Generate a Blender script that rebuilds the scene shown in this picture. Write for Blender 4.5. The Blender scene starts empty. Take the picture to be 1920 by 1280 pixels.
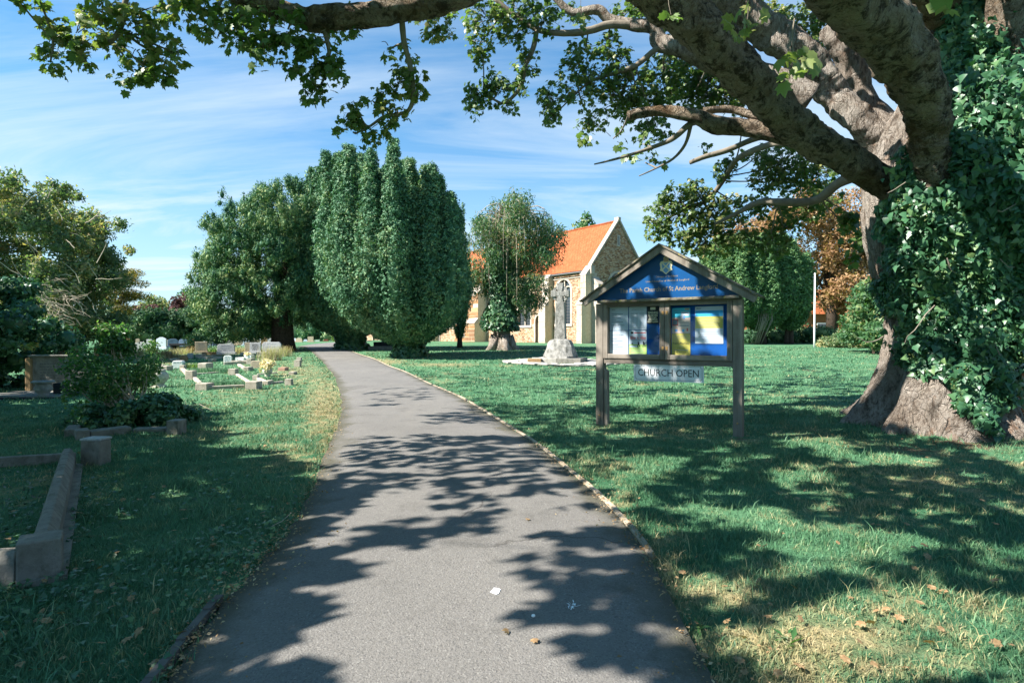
import bpy, math, random
import numpy as np
from mathutils import Vector, Matrix

# ---------------------------------------------------------------- camera, sky, sun, exposure
SC = bpy.context.scene
COL = SC.collection
F = 1067.0          # focal length in pixels of a 1920 wide picture
HY = 630.0          # row of the horizon
CH = 1.1            # eye height
cd = bpy.data.cameras.new('camera')
cam = bpy.data.objects.new('camera', cd)
COL.objects.link(cam)
cam.location = (0, 0, CH)
cam.rotation_euler = (math.radians(90), 0, 0)
cd.sensor_width = 36.0
cd.lens = 36.0 * F / 1920.0
cd.shift_y = -(640.0 - HY) / 1920.0
cd.clip_start = 0.05
cd.clip_end = 3000
SC.camera = cam

SUN_H = Vector((-0.94, -0.34)).normalized()
SUN_EL = math.radians(43)
SUN = Vector((SUN_H.x * math.cos(SUN_EL), SUN_H.y * math.cos(SUN_EL), math.sin(SUN_EL)))

w = bpy.data.worlds.new('World')
SC.world = w
w.use_nodes = True
nt = w.node_tree
nt.nodes.clear()
wo = nt.nodes.new('ShaderNodeOutputWorld')
bg = nt.nodes.new('ShaderNodeBackground')
bg.inputs['Strength'].default_value = 0.092
sky = nt.nodes.new('ShaderNodeTexSky')
sky.sky_type = 'NISHITA'
sky.sun_disc = False
sky.sun_elevation = SUN_EL
sky.sun_rotation = math.atan2(SUN_H.x, SUN_H.y) % (2 * math.pi)
sky.air_density = 1.0
sky.dust_density = 0.6
sky.ozone_density = 1.6
tc = nt.nodes.new('ShaderNodeTexCoord')
sep = nt.nodes.new('ShaderNodeSeparateXYZ')
nt.links.new(tc.outputs['Generated'], sep.inputs[0])
# thin cirrus: direction projected on a high plane, streaked noise
def mnode(op, a, b=None, clamp=False):
    n = nt.nodes.new('ShaderNodeMath'); n.operation = op; n.use_clamp = clamp
    for i, v in enumerate((a, b)):
        if v is None: continue
        if isinstance(v, (int, float)): n.inputs[i].default_value = v
        else: nt.links.new(v, n.inputs[i])
    return n.outputs[0]
zc = mnode('ADD', mnode('MAXIMUM', sep.outputs['Z'], 0.0), 0.12)
cx_ = mnode('DIVIDE', sep.outputs['X'], zc)
cy_ = mnode('DIVIDE', sep.outputs['Y'], zc)
comb = nt.nodes.new('ShaderNodeCombineXYZ')
nt.links.new(cx_, comb.inputs[0]); nt.links.new(cy_, comb.inputs[1])
mp = nt.nodes.new('ShaderNodeMapping'); mp.inputs['Rotation'].default_value = (0, 0, math.radians(12))
mp.inputs['Scale'].default_value = (0.42, 1.25, 1.0)
mp.inputs['Location'].default_value = (1.3, 0.4, 0.0)
nt.links.new(comb.outputs[0], mp.inputs[0])
n1 = nt.nodes.new('ShaderNodeTexNoise'); n1.inputs['Scale'].default_value = 1.1; n1.inputs['Detail'].default_value = 8; n1.inputs['Roughness'].default_value = 0.62; n1.inputs['Distortion'].default_value = 0.7
nt.links.new(mp.outputs[0], n1.inputs['Vector'])
cr = nt.nodes.new('ShaderNodeValToRGB')
cr.color_ramp.elements[0].position = 0.33; cr.color_ramp.elements[0].color = (0, 0, 0, 1)
cr.color_ramp.elements[1].position = 0.62; cr.color_ramp.elements[1].color = (1, 1, 1, 1)
nt.links.new(n1.outputs['Fac'], cr.inputs[0])
# more cloud low in the sky, clear high up
low = mnode('SUBTRACT', 1.0, mnode('MULTIPLY', sep.outputs['Z'], 1.25), True)
fac = mnode('MULTIPLY', mnode('MULTIPLY', cr.outputs[0], low), 1.0, True)
veil = mnode('POWER', mnode('SUBTRACT', 1.0, mnode('MULTIPLY', mnode('MAXIMUM', sep.outputs['Z'], 0.0), 2.1), True), 1.6)
fac2 = mnode('MAXIMUM', fac, mnode('MULTIPLY', veil, 0.80), True)
mix = nt.nodes.new('ShaderNodeMixRGB')
mix.inputs['Color2'].default_value = (3.4, 3.85, 4.15, 1)
hs = nt.nodes.new('ShaderNodeMixRGB'); hs.blend_type = 'MULTIPLY'; hs.inputs['Fac'].default_value = 1.0; hs.inputs['Color2'].default_value = (.215, .62, .80, 1)
nt.links.new(sky.outputs[0], hs.inputs['Color1'])
nt.links.new(fac2, mix.inputs['Fac'])
nt.links.new(hs.outputs[0], mix.inputs['Color1'])
nt.links.new(mix.outputs[0], bg.inputs['Color'])
nt.links.new(bg.outputs[0], wo.inputs['Surface'])

sl = bpy.data.lights.new('sun', 'SUN')
sl.energy = 5.0
sl.angle = math.radians(0.55)
sl.color = (1.0, 0.95, 0.87)
so = bpy.data.objects.new('sun', sl)
COL.objects.link(so)
so.rotation_euler = SUN.to_track_quat('Z', 'Y').to_euler()

SC.view_settings.view_transform = 'Standard'
SC.view_settings.look = 'None'
SC.view_settings.gamma = 1
SC.view_settings.exposure = 1.60
SC.cycles.max_bounces = 6
SC.cycles.transparent_max_bounces = 8

# ---------------------------------------------------------------- ground level and pixel helpers
def sstep(a, b, x):
    t = np.clip((np.asarray(x, float) - a) / (b - a), 0, 1)
    return t * t * (3 - 2 * t)
def gz(x, y):
    x = np.asarray(x, float); y = np.asarray(y, float)
    b = 0.55 * sstep(7.5, 43, y)
    n = 0.018 * np.sin(x * 0.9 + 1.3) * np.sin(y * 0.7) + 0.012 * np.sin(x * 2.1 + y * 1.7)
    near = np.clip((y - 1) / 6, 0, 1) * np.clip((30 - y) / 10, 0, 1)
    # the mound the big sycamore stands on
    m = 0.10 * np.exp(-(((x - 5.0) / 1.6) ** 2 + ((y - 6.5) / 1.6) ** 2))
    return b + n * near + m
def P(px, py, d):                       # a point at distance d along the view
    return Vector(((px - 960) / F * d, d, CH + (HY - py) / F * d))
def G(px, py):                          # where that direction meets the ground
    s = (py - HY) / F; k = (px - 960) / F
    d = 0.8
    while d < 400:
        if CH - s * d <= float(gz(k * d, d)): break
        d += 0.02 if d < 20 else 0.1
    return Vector((k * d, d, float(gz(k * d, d))))
def proj(X, Y, Z):
    Y = np.maximum(Y, 1e-3)
    return 960 + X / Y * F, HY - (Z - CH) / Y * F
def in_poly(poly, X, Y):
    X = np.asarray(X, float); Y = np.asarray(Y, float)
    c = np.zeros(X.shape, bool)
    n = len(poly)
    for i in range(n):
        x0, y0 = poly[i]; x1, y1 = poly[(i + 1) % n]
        if y0 == y1: continue
        k = ((y0 > Y) != (y1 > Y)) & (X < (x1 - x0) * (Y - y0) / (y1 - y0) + x0)
        c ^= k
    return c

# ---------------------------------------------------------------- materials
MATS = {}
def nodes(name):
    m = bpy.data.materials.new(name); m.use_nodes = True
    t = m.node_tree; t.nodes.clear()
    o = t.nodes.new('ShaderNodeOutputMaterial')
    MATS[name] = m
    return m, t, o
def N(t, typ, **kw):
    n = t.nodes.new('ShaderNode' + typ)
    for k, v in kw.items():
        if hasattr(n, k): setattr(n, k, v)
        else:
            s = n.inputs[k.replace('_', ' ')]
            if hasattr(v, 'default_value') or isinstance(v, bpy.types.NodeSocket): t.links.new(v, s)
            else: s.default_value = v
    return n
def ramp(t, fac, stops):
    r = t.nodes.new('ShaderNodeValToRGB')
    e = r.color_ramp.elements
    while len(e) < len(stops): e.new(0.5)
    for i, (p, c) in enumerate(stops):
        e[i].position = p
        e[i].color = (c[0], c[1], c[2], 1) if not isinstance(c, (int, float)) else (c, c, c, 1)
    t.links.new(fac, r.inputs[0])
    return r.outputs[0]
def mixc(t, fac, a, b, blend='MIX'):
    n = t.nodes.new('ShaderNodeMixRGB'); n.blend_type = blend
    for i, v in enumerate((fac, a, b)):
        if isinstance(v, bpy.types.NodeSocket): t.links.new(v, n.inputs[i])
        elif isinstance(v, (int, float)) and i: n.inputs[i].default_value = (v, v, v, 1)
        elif i: n.inputs[i].default_value = (v[0], v[1], v[2], 1)
        else: n.inputs[i].default_value = v
    return n.outputs[0]
def tex(t, kind, vec, scale, detail=4, rough=0.55, stretch=None):
    if stretch:
        mp = N(t, 'Mapping'); mp.inputs['Scale'].default_value = stretch
        t.links.new(vec, mp.inputs[0]); vec = mp.outputs[0]
    if kind == 'noise':
        n = N(t, 'TexNoise'); n.inputs['Scale'].default_value = scale
        n.inputs['Detail'].default_value = detail; n.inputs['Roughness'].default_value = rough
        t.links.new(vec, n.inputs['Vector']); return n.outputs['Fac']
    n = N(t, 'TexVoronoi'); n.inputs['Scale'].default_value = scale
    if kind == 'edge': n.feature = 'DISTANCE_TO_EDGE'
    t.links.new(vec, n.inputs['Vector'])
    return n.outputs['Color'] if kind == 'cell' else n.outputs['Distance']
def finish(t, o, color, rough=0.8, bump=None, bd=0.02, spec=0.3, bs=1.0):
    b = N(t, 'BsdfPrincipled')
    if isinstance(color, bpy.types.NodeSocket): t.links.new(color, b.inputs['Base Color'])
    else: b.inputs['Base Color'].default_value = (*color, 1)
    if isinstance(rough, bpy.types.NodeSocket): t.links.new(rough, b.inputs['Roughness'])
    else: b.inputs['Roughness'].default_value = rough
    b.inputs['Specular IOR Level'].default_value = spec
    if bump is not None:
        bn = N(t, 'Bump'); bn.inputs['Distance'].default_value = bd; bn.inputs['Strength'].default_value = bs
        t.links.new(bump, bn.inputs['Height']); t.links.new(bn.outputs[0], b.inputs['Normal'])
    t.links.new(b.outputs[0], o.inputs[0])
    return b
def plain(name, c, rough=0.6, spec=0.3, var=0.25, scale=8, bd=0.003):
    m, t, o = nodes(name)
    v = N(t, 'TexCoord').outputs['Object']
    n = tex(t, 'noise', v, scale, 6)
    col = mixc(t, 1.0, c, ramp(t, n, [(0.3, 1 - var), (0.7, 1 + var * .4)]), 'MULTIPLY')
    finish(t, o, col, rough, n, bd, spec)
    return m
def stone(name, c1, c2, c3=(.07, .07, .05), scale=6, bd=0.006, lich=0.64):
    m, t, o = nodes(name)
    v = N(t, 'TexCoord').outputs['Object']
    n = tex(t, 'noise', v, scale, 8, 0.65)
    f = tex(t, 'noise', v, scale * 9, 5, 0.7)
    base = mixc(t, ramp(t, n, [(0.35, 0), (0.65, 1)]), c1, c2)
    st = tex(t, 'noise', v, scale * 1.7, 6, 0.7, (1, 1, 0.45))
    base = mixc(t, ramp(t, st, [(lich - .12, 0), (lich + .08, 0.85)]), base, c3)
    base = mixc(t, ramp(t, f, [(0.45, 0), (0.75, 0.5)]), base, (min(1, c1[0] * 1.5), min(1, c1[1] * 1.5), min(1, c1[2] * 1.45)))
    h = N(t, 'Math', operation='ADD'); t.links.new(n, h.inputs[0]); t.links.new(f, h.inputs[1])
    finish(t, o, base, 0.9, h.outputs[0], bd, 0.2)
    return m
def leafmat(name, c1, c2, c3=None, trans=0.3, rough=0.45, spec=0.35, cl=0.6, p3=0.85):
    """leaf colours vary from leaf to leaf and slowly through the crown"""
    m, t, o = nodes(name)
    rnd = N(t, 'NewGeometry').outputs['Random Per Island']
    v = N(t, 'TexCoord').outputs['Object']
    big = tex(t, 'noise', v, cl, 3)
    a = N(t, 'Math', operation='MULTIPLY_ADD'); t.links.new(big, a.inputs[0]); a.inputs[1].default_value = 1.2
    a2 = N(t, 'Math', operation='MULTIPLY'); t.links.new(rnd, a2.inputs[0]); a2.inputs[1].default_value = 0.62
    a3 = N(t, 'Math', operation='SUBTRACT'); t.links.new(a2.outputs[0], a3.inputs[0]); a3.inputs[1].default_value = 0.4
    t.links.new(a3.outputs[0], a.inputs[2])
    stops = [(0.15, c1), (0.62, c2)]
    if c3: stops.append((p3, c3))
    col = ramp(t, a.outputs[0], stops)
    b = N(t, 'BsdfPrincipled'); t.links.new(col, b.inputs['Base Color'])
    b.inputs['Roughness'].default_value = rough; b.inputs['Specular IOR Level'].default_value = spec
    tr = N(t, 'BsdfTranslucent')
    tcol = mixc(t, 1.0, col, (1.5, 1.9, 0.8), 'MULTIPLY'); t.links.new(tcol, tr.inputs['Color'])
    ms = N(t, 'MixShader'); ms.inputs[0].default_value = trans
    t.links.new(b.outputs[0], ms.inputs[1]); t.links.new(tr.outputs[0], ms.inputs[2])
    t.links.new(ms.outputs[0], o.inputs[0])
    return m

def grass_color(t, rnd=None):
    g = N(t, 'NewGeometry')
    v = g.outputs['Position']
    at = N(t, 'Attribute', attribute_name='dry')
    n1 = tex(t, 'noise', v, 0.9, 4, 0.6); n2 = tex(t, 'noise', v, 6.0, 5, 0.65)
    green = mixc(t, ramp(t, n1, [(0.3, 0), (0.7, 1)]), (.046, .146, .072), (.110, .240, .125))
    green = mixc(t, ramp(t, n2, [(0.48, 0), (0.72, 0.5)]), green, (.20, .26, .12))
    straw = mixc(t, ramp(t, n2, [(0.35, 0), (0.65, 1)]), (.22, .21, .10), (.38, .31, .17))
    s = N(t, 'Math', operation='ADD'); t.links.new(at.outputs['Fac'], s.inputs[0])
    q = N(t, 'Math', operation='MULTIPLY_ADD'); t.links.new(n2, q.inputs[0]); q.inputs[1].default_value = 1.4; q.inputs[2].default_value = -0.72
    t.links.new(q.outputs[0], s.inputs[1])
    f = s.outputs[0]
    if rnd is not None:
        r = N(t, 'Math', operation='MULTIPLY_ADD'); t.links.new(rnd, r.inputs[0]); r.inputs[1].default_value = 0.7; r.inputs[2].default_value = -0.35
        a = N(t, 'Math', operation='ADD'); t.links.new(f, a.inputs[0]); t.links.new(r.outputs[0], a.inputs[1]); f = a.outputs[0]
    return mixc(t, ramp(t, f, [(0.25, 0), (0.7, 1)]), green, straw), n2, f
m, t, o = nodes('turf')
col, n2, f = grass_color(t)
v = N(t, 'NewGeometry').outputs['Position']
fine = tex(t, 'noise', v, 55, 4, 0.7)
soil = mixc(t, fine, (.07, .05, .035), (.17, .125, .08))
so_at = N(t, 'Attribute', attribute_name='soil')
sm = N(t, 'Math', operation='ADD'); t.links.new(so_at.outputs['Fac'], sm.inputs[0])
sq = N(t, 'Math', operation='MULTIPLY_ADD'); t.links.new(n2, sq.inputs[0]); sq.inputs[1].default_value = 1.2; sq.inputs[2].default_value = -0.6
t.links.new(sq.outputs[0], sm.inputs[1])
col = mixc(t, ramp(t, fine, [(0.3, 0.0), (0.75, 0.55)]), col, (.030, .085, .042))
col = mixc(t, ramp(t, sm.outputs[0], [(0.4, 0), (0.6, 1)]), col, soil)
finish(t, o, col, 0.95, fine, 0.02, 0.1)
m, t, o = nodes('grass_blade')
gi = N(t, 'NewGeometry').outputs['Random Per Island']
col, n2, f = grass_color(t, gi)
hv = N(t, 'HueSaturation'); t.links.new(col, hv.inputs['Color'])
vv = N(t, 'Math', operation='MULTIPLY_ADD'); t.links.new(gi, vv.inputs[0]); vv.inputs[1].default_value = 0.7; vv.inputs[2].default_value = 0.72
t.links.new(vv.outputs[0], hv.inputs['Value'])
b = N(t, 'BsdfPrincipled'); t.links.new(hv.outputs[0], b.inputs['Base Color']); b.inputs['Roughness'].default_value = 0.5; b.inputs['Specular IOR Level'].default_value = 0.25
tr = N(t, 'BsdfTranslucent'); t.links.new(hv.outputs[0], tr.inputs['Color'])
ms = N(t, 'MixShader'); ms.inputs[0].default_value = 0.3
t.links.new(b.outputs[0], ms.inputs[1]); t.links.new(tr.outputs[0], ms.inputs[2]); t.links.new(ms.outputs[0], o.inputs[0])

m, t, o = nodes('asphalt')
v = N(t, 'NewGeometry').outputs['Position']
big = tex(t, 'noise', v, 0.7, 5, 0.6); fine = tex(t, 'noise', v, 130, 3, 0.7); vo = tex(t, 'cell', v, 170)
base = mixc(t, ramp(t, big, [(0.3, 0), (0.7, 1)]), (.122, .114, .105), (.166, .156, .142))
base = mixc(t, ramp(t, fine, [(0.35, 0.0), (0.7, 0.55)]), base, (.22, .21, .20))
spk = N(t, 'RGBToBW'); t.links.new(vo, spk.inputs[0])
base = mixc(t, ramp(t, spk.outputs[0], [(0.80, 0), (0.86, 0.5)]), base, (.27, .26, .24))
base = mixc(t, ramp(t, spk.outputs[0], [(0.2, 0.45), (0.3, 0)]), base, (.06, .06, .06))
stn = tex(t, 'noise', v, 2.3, 6, 0.7)
base = mixc(t, ramp(t, stn, [(0.54, 0), (0.68, 0.55)]), base, (.085, .08, .072)); st2 = tex(t, 'noise', v, .9, 7, 0.75, (1, .35, 1)); base = mixc(t, ramp(t, st2, [(0.52, 0), (0.66, 0.5)]), base, (.20, .185, .165)); edg = N(t, 'Attribute', attribute_name='edge'); me_ = N(t, 'Math', operation='MULTIPLY_ADD'); t.links.new(stn, me_.inputs[0]); me_.inputs[1].default_value = 1.6; me_.inputs[2].default_value = -.9; me2 = N(t, 'Math', operation='ADD'); t.links.new(me_.outputs[0], me2.inputs[0]); t.links.new(edg.outputs['Fac'], me2.inputs[1]); base = mixc(t, ramp(t, me2.outputs[0], [(0.35, 0), (0.8, 0.8)]), base, (.075, .07, .045))
wc = N(t, 'TexNoise'); wc.inputs['Scale'].default_value = 2.0; wc.inputs['Detail'].default_value = 5; t.links.new(v, wc.inputs['Vector'])
wq = N(t, 'VectorMath', operation='MULTIPLY_ADD'); t.links.new(wc.outputs['Color'], wq.inputs[0]); wq.inputs[1].default_value = (.6, .6, .6); t.links.new(v, wq.inputs[2])
ck = tex(t, 'edge', wq.outputs[0], .55); ckm = tex(t, 'noise', v, .5, 2)
ckf = mixc(t, ramp(t, ckm, [(0.5, 0), (0.56, 1)]), 0.0, ramp(t, ck, [(0.0, 0.8), (0.006, 0)]))
base = mixc(t, ckf, base, (.05, .045, .04))
finish(t, o, base, 0.88, fine, 0.006, 0.25)

m, t, o = nodes('bark')
v = N(t, 'TexCoord').outputs['Object']
wn = N(t, 'TexNoise'); wn.inputs['Scale'].default_value = 5; wn.inputs['Detail'].default_value = 5; t.links.new(v, wn.inputs['Vector'])
wv = N(t, 'VectorMath', operation='MULTIPLY_ADD'); t.links.new(wn.outputs['Color'], wv.inputs[0]); wv.inputs[1].default_value = (.28, .28, .28); t.links.new(v, wv.inputs[2])
v2 = wv.outputs[0]
e = tex(t, 'edge', v2, 24); n = tex(t, 'noise', v, 2.2, 8, 0.7); nf = tex(t, 'noise', v, 26, 8, 0.75); nm = tex(t, 'noise', v2, 9, 7, 0.7)
pc = N(t, 'RGBToBW'); t.links.new(tex(t, 'cell', v2, 24), pc.inputs[0])
col = mixc(t, ramp(t, n, [(0.38, 0), (0.6, 1)]), (.20, .135, .085), (.40, .31, .225))
col = mixc(t, ramp(t, pc.outputs[0], [(0.35, 0), (0.8, 0.6)]), col, (.40, .335, .27))
col = mixc(t, ramp(t, nm, [(0.49, 0), (0.58, 0.9)]), col, (.055, .038, .026))
col = mixc(t, ramp(t, nf, [(0.52, 0), (0.66, 0.6)]), col, (.50, .44, .36))
col = mixc(t, ramp(t, e, [(0.0, 0.5), (0.05, 0)]), col, (.05, .036, .026))
mo = tex(t, 'noise', v, 1.3, 4, 0.6)
col = mixc(t, ramp(t, mo, [(0.56, 0), (0.68, 0.6)]), col, (.17, .095, .04))
hh = N(t, 'Math', operation='ADD'); t.links.new(ramp(t, e, [(0, 0), (0.10, .5)]), hh.inputs[0])
h2 = N(t, 'Math', operation='MULTIPLY_ADD'); t.links.new(nf, h2.inputs[0]); h2.inputs[1].default_value = 1.2; t.links.new(ramp(t, nm, [(0.35, 1), (0.65, 0)]), h2.inputs[2]); t.links.new(h2.outputs[0], hh.inputs[1])
finish(t, o, col, 0.92, hh.outputs[0], 0.05, 0.15)
m, t, o = nodes('trunk_bark')
v = N(t, 'TexCoord').outputs['Object']
n = tex(t, 'noise', v, 1.6, 8, 0.7); nf = tex(t, 'noise', v, 11, 9, 0.75, (1, 1, 0.4)); wn = N(t, 'TexNoise'); wn.inputs['Scale'].default_value = 2.6; wn.inputs['Detail'].default_value = 6; t.links.new(v, wn.inputs['Vector']); wv = N(t, 'VectorMath', operation='MULTIPLY_ADD'); t.links.new(wn.outputs['Color'], wv.inputs[0]); wv.inputs[1].default_value = (.5, .5, .5); t.links.new(v, wv.inputs[2]); e = tex(t, 'edge', wv.outputs[0], 9, stretch=(1, 1, 0.35))
col = mixc(t, ramp(t, n, [(0.35, 0), (0.62, 1)]), (.30, .24, .19), (.54, .48, .42))
col = mixc(t, ramp(t, nf, [(0.36, 0.9), (0.5, 0)]), col, (.085, .06, .042)); nv = tex(t, 'noise', v, 30, 6, 0.75, (1, 1, 0.16)); col = mixc(t, ramp(t, nv, [(0.36, 0.85), (0.5, 0)]), col, (.12, .085, .06))
mo = tex(t, 'noise', v, 4.1, 5, 0.6)
col = mixc(t, ramp(t, mo, [(0.6, 0), (0.72, 0.7)]), col, (.33, .17, .09))
col = mixc(t, ramp(t, e, [(0.0, 0.35), (0.03, 0)]), col, (.09, .065, .05))
hh = N(t, 'Math', operation='ADD'); t.links.new(ramp(t, e, [(0, 0), (0.06, 0.3)]), hh.inputs[0]); t.links.new(nf, hh.inputs[1]); h3 = N(t, 'Math', operation='ADD'); t.links.new(hh.outputs[0], h3.inputs[0]); t.links.new(nv, h3.inputs[1])
finish(t, o, col, 0.9, h3.outputs[0], 0.11, 0.2)
m, t, o = nodes('twig_bark')
v = N(t, 'TexCoord').outputs['Object']
n = tex(t, 'noise', v, 9, 6, 0.7)
finish(t, o, mixc(t, n, (.08, .065, .05), (.30, .26, .21)), 0.9, n, 0.01, 0.15)
plain('pale_twig', (.42, .36, .27), 0.8, 0.2)
plain('dark_bark', (.075, .055, .042), 0.9, 0.1, 0.5, 12, 0.02)

leafmat('sycamore_leaf', (0.0625, 0.1185, 0.0380), (0.1406, 0.2045, 0.0620), (0.2860, 0.2365, 0.1045), 0.32, 0.42, 0.4, 0.55, 0.97)
leafmat('ivy_leaf', (0.0212, 0.0749, 0.0397), (0.0484, 0.1367, 0.0609), (0.1361, 0.2160, 0.0794), 0.12, 0.42, 0.45, 1.2, 0.90)
leafmat('irish_yew_leaf', (0.0370, 0.1103, 0.0581), (0.0925, 0.2004, 0.1032), (0.2313, 0.3133, 0.1505), 0.1, 0.6, 0.2, 1.0)
leafmat('dark_yew_leaf', (0.0278, 0.0944, 0.0605), (0.0889, 0.1943, 0.0786), (0.3054, 0.3611, 0.1512), 0.1, 0.6, 0.2, 0.5)
leafmat('light_yew_leaf', (0.0476, 0.1040, 0.0481), (0.0953, 0.1940, 0.0755), (0.1906, 0.2772, 0.0961), 0.15, 0.6, 0.2, 0.8)
leafmat('hedge_leaf', (0.0204, 0.0653, 0.0359), (0.0571, 0.1265, 0.0539), (0.1836, 0.2448, 0.1010), 0.12, 0.6, 0.2, 0.4)
leafmat('shrub_leaf', (0.0330, 0.0930, 0.0390), (0.0825, 0.1725, 0.0630), (0.3000, 0.3000, 0.1350), 0.3, 0.5, 0.35, 0.5)
leafmat('elder_leaf', (0.0598, 0.1150, 0.0543), (0.1724, 0.2195, 0.1045), (0.5058, 0.3762, 0.1881), 0.3, 0.5, 0.35, 0.6)
leafmat('ash_leaf', (0.0330, 0.0900, 0.0450), (0.0825, 0.1575, 0.0750), (0.3000, 0.2550, 0.1350), 0.3, 0.5, 0.3, 0.6)
leafmat('copper_leaf', (.17, .085, .04), (.36, .215, .11), (.48, .33, .20), 0.3, 0.6, 0.2, 0.6)
leafmat('golden_leaf', (.05, .07, .022), (.17, .13, .035), (.30, .20, .06), 0.35, 0.55, 0.3, 0.7)
leafmat('purple_leaf', (0.0480, 0.0224, 0.0288), (0.1120, 0.0448, 0.0512), (0.1920, 0.0960, 0.0960), 0.2, 0.6, 0.25, 0.7)
leafmat('lime_leaf', (.08, .14, .035), (.14, .22, .06), None, 0.3)
leafmat('rose_leaf', (0.0329, 0.0978, 0.0352), (0.0759, 0.1725, 0.0570), (0.2530, 0.2760, 0.1035), 0.35, 0.4, 0.4, 1.6)
leafmat('straw_blade', (.28, .23, .15), (.46, .39, .27), (.56, .50, .38), 0.3, 0.7)
leafmat('fallen_brown', (.17, .095, .045), (.33, .21, .11), (.50, .38, .23), 0.2, 0.6, 0.3, 2.5)
leafmat('yellow_flower', (.74, .58, .32), (.80, .70, .50), (.84, .80, .68), 0.1, 0.6)

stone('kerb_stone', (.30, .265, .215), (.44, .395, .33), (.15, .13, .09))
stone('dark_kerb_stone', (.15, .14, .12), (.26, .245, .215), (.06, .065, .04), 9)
stone('tan_headstone', (.36, .30, .21), (.46, .39, .29), (.16, .13, .08), 7)
stone('grey_headstone', (.30, .31, .32), (.42, .43, .43), (.12, .12, .10), 7)
stone('pale_headstone', (.42, .48, .54), (.52, .58, .64), (.30, .32, .32), 4, 0.002, 0.75)  # the pale blue carries the tint of stone faces in shade
stone('blue_headstone', (.07, .11, .17), (.14, .20, .28), (.05, .06, .08), 4, 0.001, 0.8)
stone('black_headstone', (.02, .022, .026), (.035, .037, .042), (.03, .03, .03), 4, 0.001, 0.8)
stone('red_headstone', (.15, .055, .035), (.22, .085, .055), (.10, .045, .03), 5, 0.001, 0.8)
stone('pink_headstone', (.38, .22, .16), (.46, .29, .22), (.22, .15, .11), 5, 0.002, 0.75)
stone('white_marble', (.66, .66, .63), (.78, .78, .75), (.42, .42, .38), 5, 0.002, 0.75)
stone('weathered_cross', (.23, .22, .20), (.40, .385, .36), (.085, .085, .075), 4.5, 0.03, 0.53)
stone('paving_stone', (.30, .28, .25), (.46, .43, .38), (.17, .16, .13), 3, 0.01)
stone('dressed_stone', (.37, .31, .255), (.50, .425, .355), (.30, .25, .19), 2.2, 0.01, 0.66)
stone('brown_block', (.24, .15, .075), (.34, .23, .12), (.14, .10, .06), 9)
stone('ironstone_a', (.26, .13, .06), (.34, .18, .085), (.14, .08, .045), 5, .01)
stone('ironstone_b', (.36, .22, .11), (.44, .29, .16), (.20, .13, .07), 5, .01)
stone('ironstone_c', (.19, .10, .055), (.25, .14, .075), (.12, .07, .045), 5, .01)
stone('mortar', (.50, .40, .27), (.60, .50, .36), (.36, .28, .18), 6, .004)
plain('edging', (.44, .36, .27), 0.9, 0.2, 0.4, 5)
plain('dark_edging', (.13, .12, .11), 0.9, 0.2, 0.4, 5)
plain('white_paint', (.80, .80, .78), 0.45, 0.4, 0.06)
plain('sign_white', (.72, .75, .78), 0.35, 0.4, 0.04)
plain('black_ink', (.03, .032, .035), 0.6, 0.2, 0.0)
plain('soft_ink', (.20, .22, .25), 0.6, 0.2, 0.0)
plain('gilt', (.26, .21, .15), 0.5, 0.4, 0.3, 30)
plain('paper', (.50, .55, .60), 0.6, 0.3, 0.05)
plain('yellow_paper', (.52, .43, .09), 0.6, 0.3, 0.05)
plain('olive_band', (.55, .48, .11), 0.6, 0.3, 0.05)
plain('cyan_print', (.06, .48, .62), 0.5, 0.3, 0.1)
plain('sky_print', (.05, .36, .68), 0.5, 0.3, 0.1)
plain('sand_print', (.62, .46, .38), 0.5, 0.3, 0.15, 20)
plain('lime_print', (.42, .58, .16), 0.5, 0.3, 0.1)
plain('red_ink', (.60, .07, .06), 0.6, 0.3, 0.0)
plain('cream_print', (.72, .66, .46), 0.6, 0.3, 0.05)
plain('board_blue', (.005, .075, .30), 0.7, 0.08, 0.25, 3)
plain('panel_blue', (.004, .065, .21), 0.28, 0.5, 0.2, 2.5)
plain('shield_blue', (.16, .34, .62), 0.5, 0.3, 0.1)
plain('mitre_tan', (.50, .34, .22), 0.5, 0.3, 0.1)
plain('brass', (.45, .26, .10), 0.4, 0.5, 0.3)
plain('oak_door', (.24, .17, .12), 0.8, 0.2, 0.4, 10)
plain('pipe', (.42, .38, .34), 0.6, 0.3, 0.2)
plain('lead_line', (.12, .12, .12), 0.7, 0.2, 0.1)
plain('urn_stone', (.46, .44, .37), 0.85, 0.2, 0.35, 14)
plain('bowl_stone', (.26, .26, .24), 0.85, 0.2, 0.4, 14)
plain('chimney_brick', (.34, .13, .06), 0.9, 0.2, 0.5, 14)
plain('feather', (.8, .82, .85), 0.8, 0.2, 0.05)
m, t, o = nodes('window_glass')
b = finish(t, o, (.035, .045, .055), 0.12, None, 0, 0.7)
m, t, o = nodes('case_glass')
gl = N(t, 'BsdfGlossy'); gl.inputs['Roughness'].default_value = 0.03
trn = N(t, 'BsdfTransparent'); trn.inputs['Color'].default_value = (.96, .98, 1, 1)
lw = N(t, 'LayerWeight'); lw.inputs['Blend'].default_value = 0.5; pw = N(t, 'Math', operation='POWER'); t.links.new(lw.outputs['Facing'], pw.inputs[0]); pw.inputs[1].default_value = 4.0; fm = N(t, 'Math', operation='MULTIPLY_ADD'); t.links.new(pw.outputs[0], fm.inputs[0]); fm.inputs[1].default_value = .6; fm.inputs[2].default_value = .022
ms = N(t, 'MixShader'); t.links.new(fm.outputs[0], ms.inputs[0]); t.links.new(trn.outputs[0], ms.inputs[1]); t.links.new(gl.outputs[0], ms.inputs[2]); t.links.new(ms.outputs[0], o.inputs[0])

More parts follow.
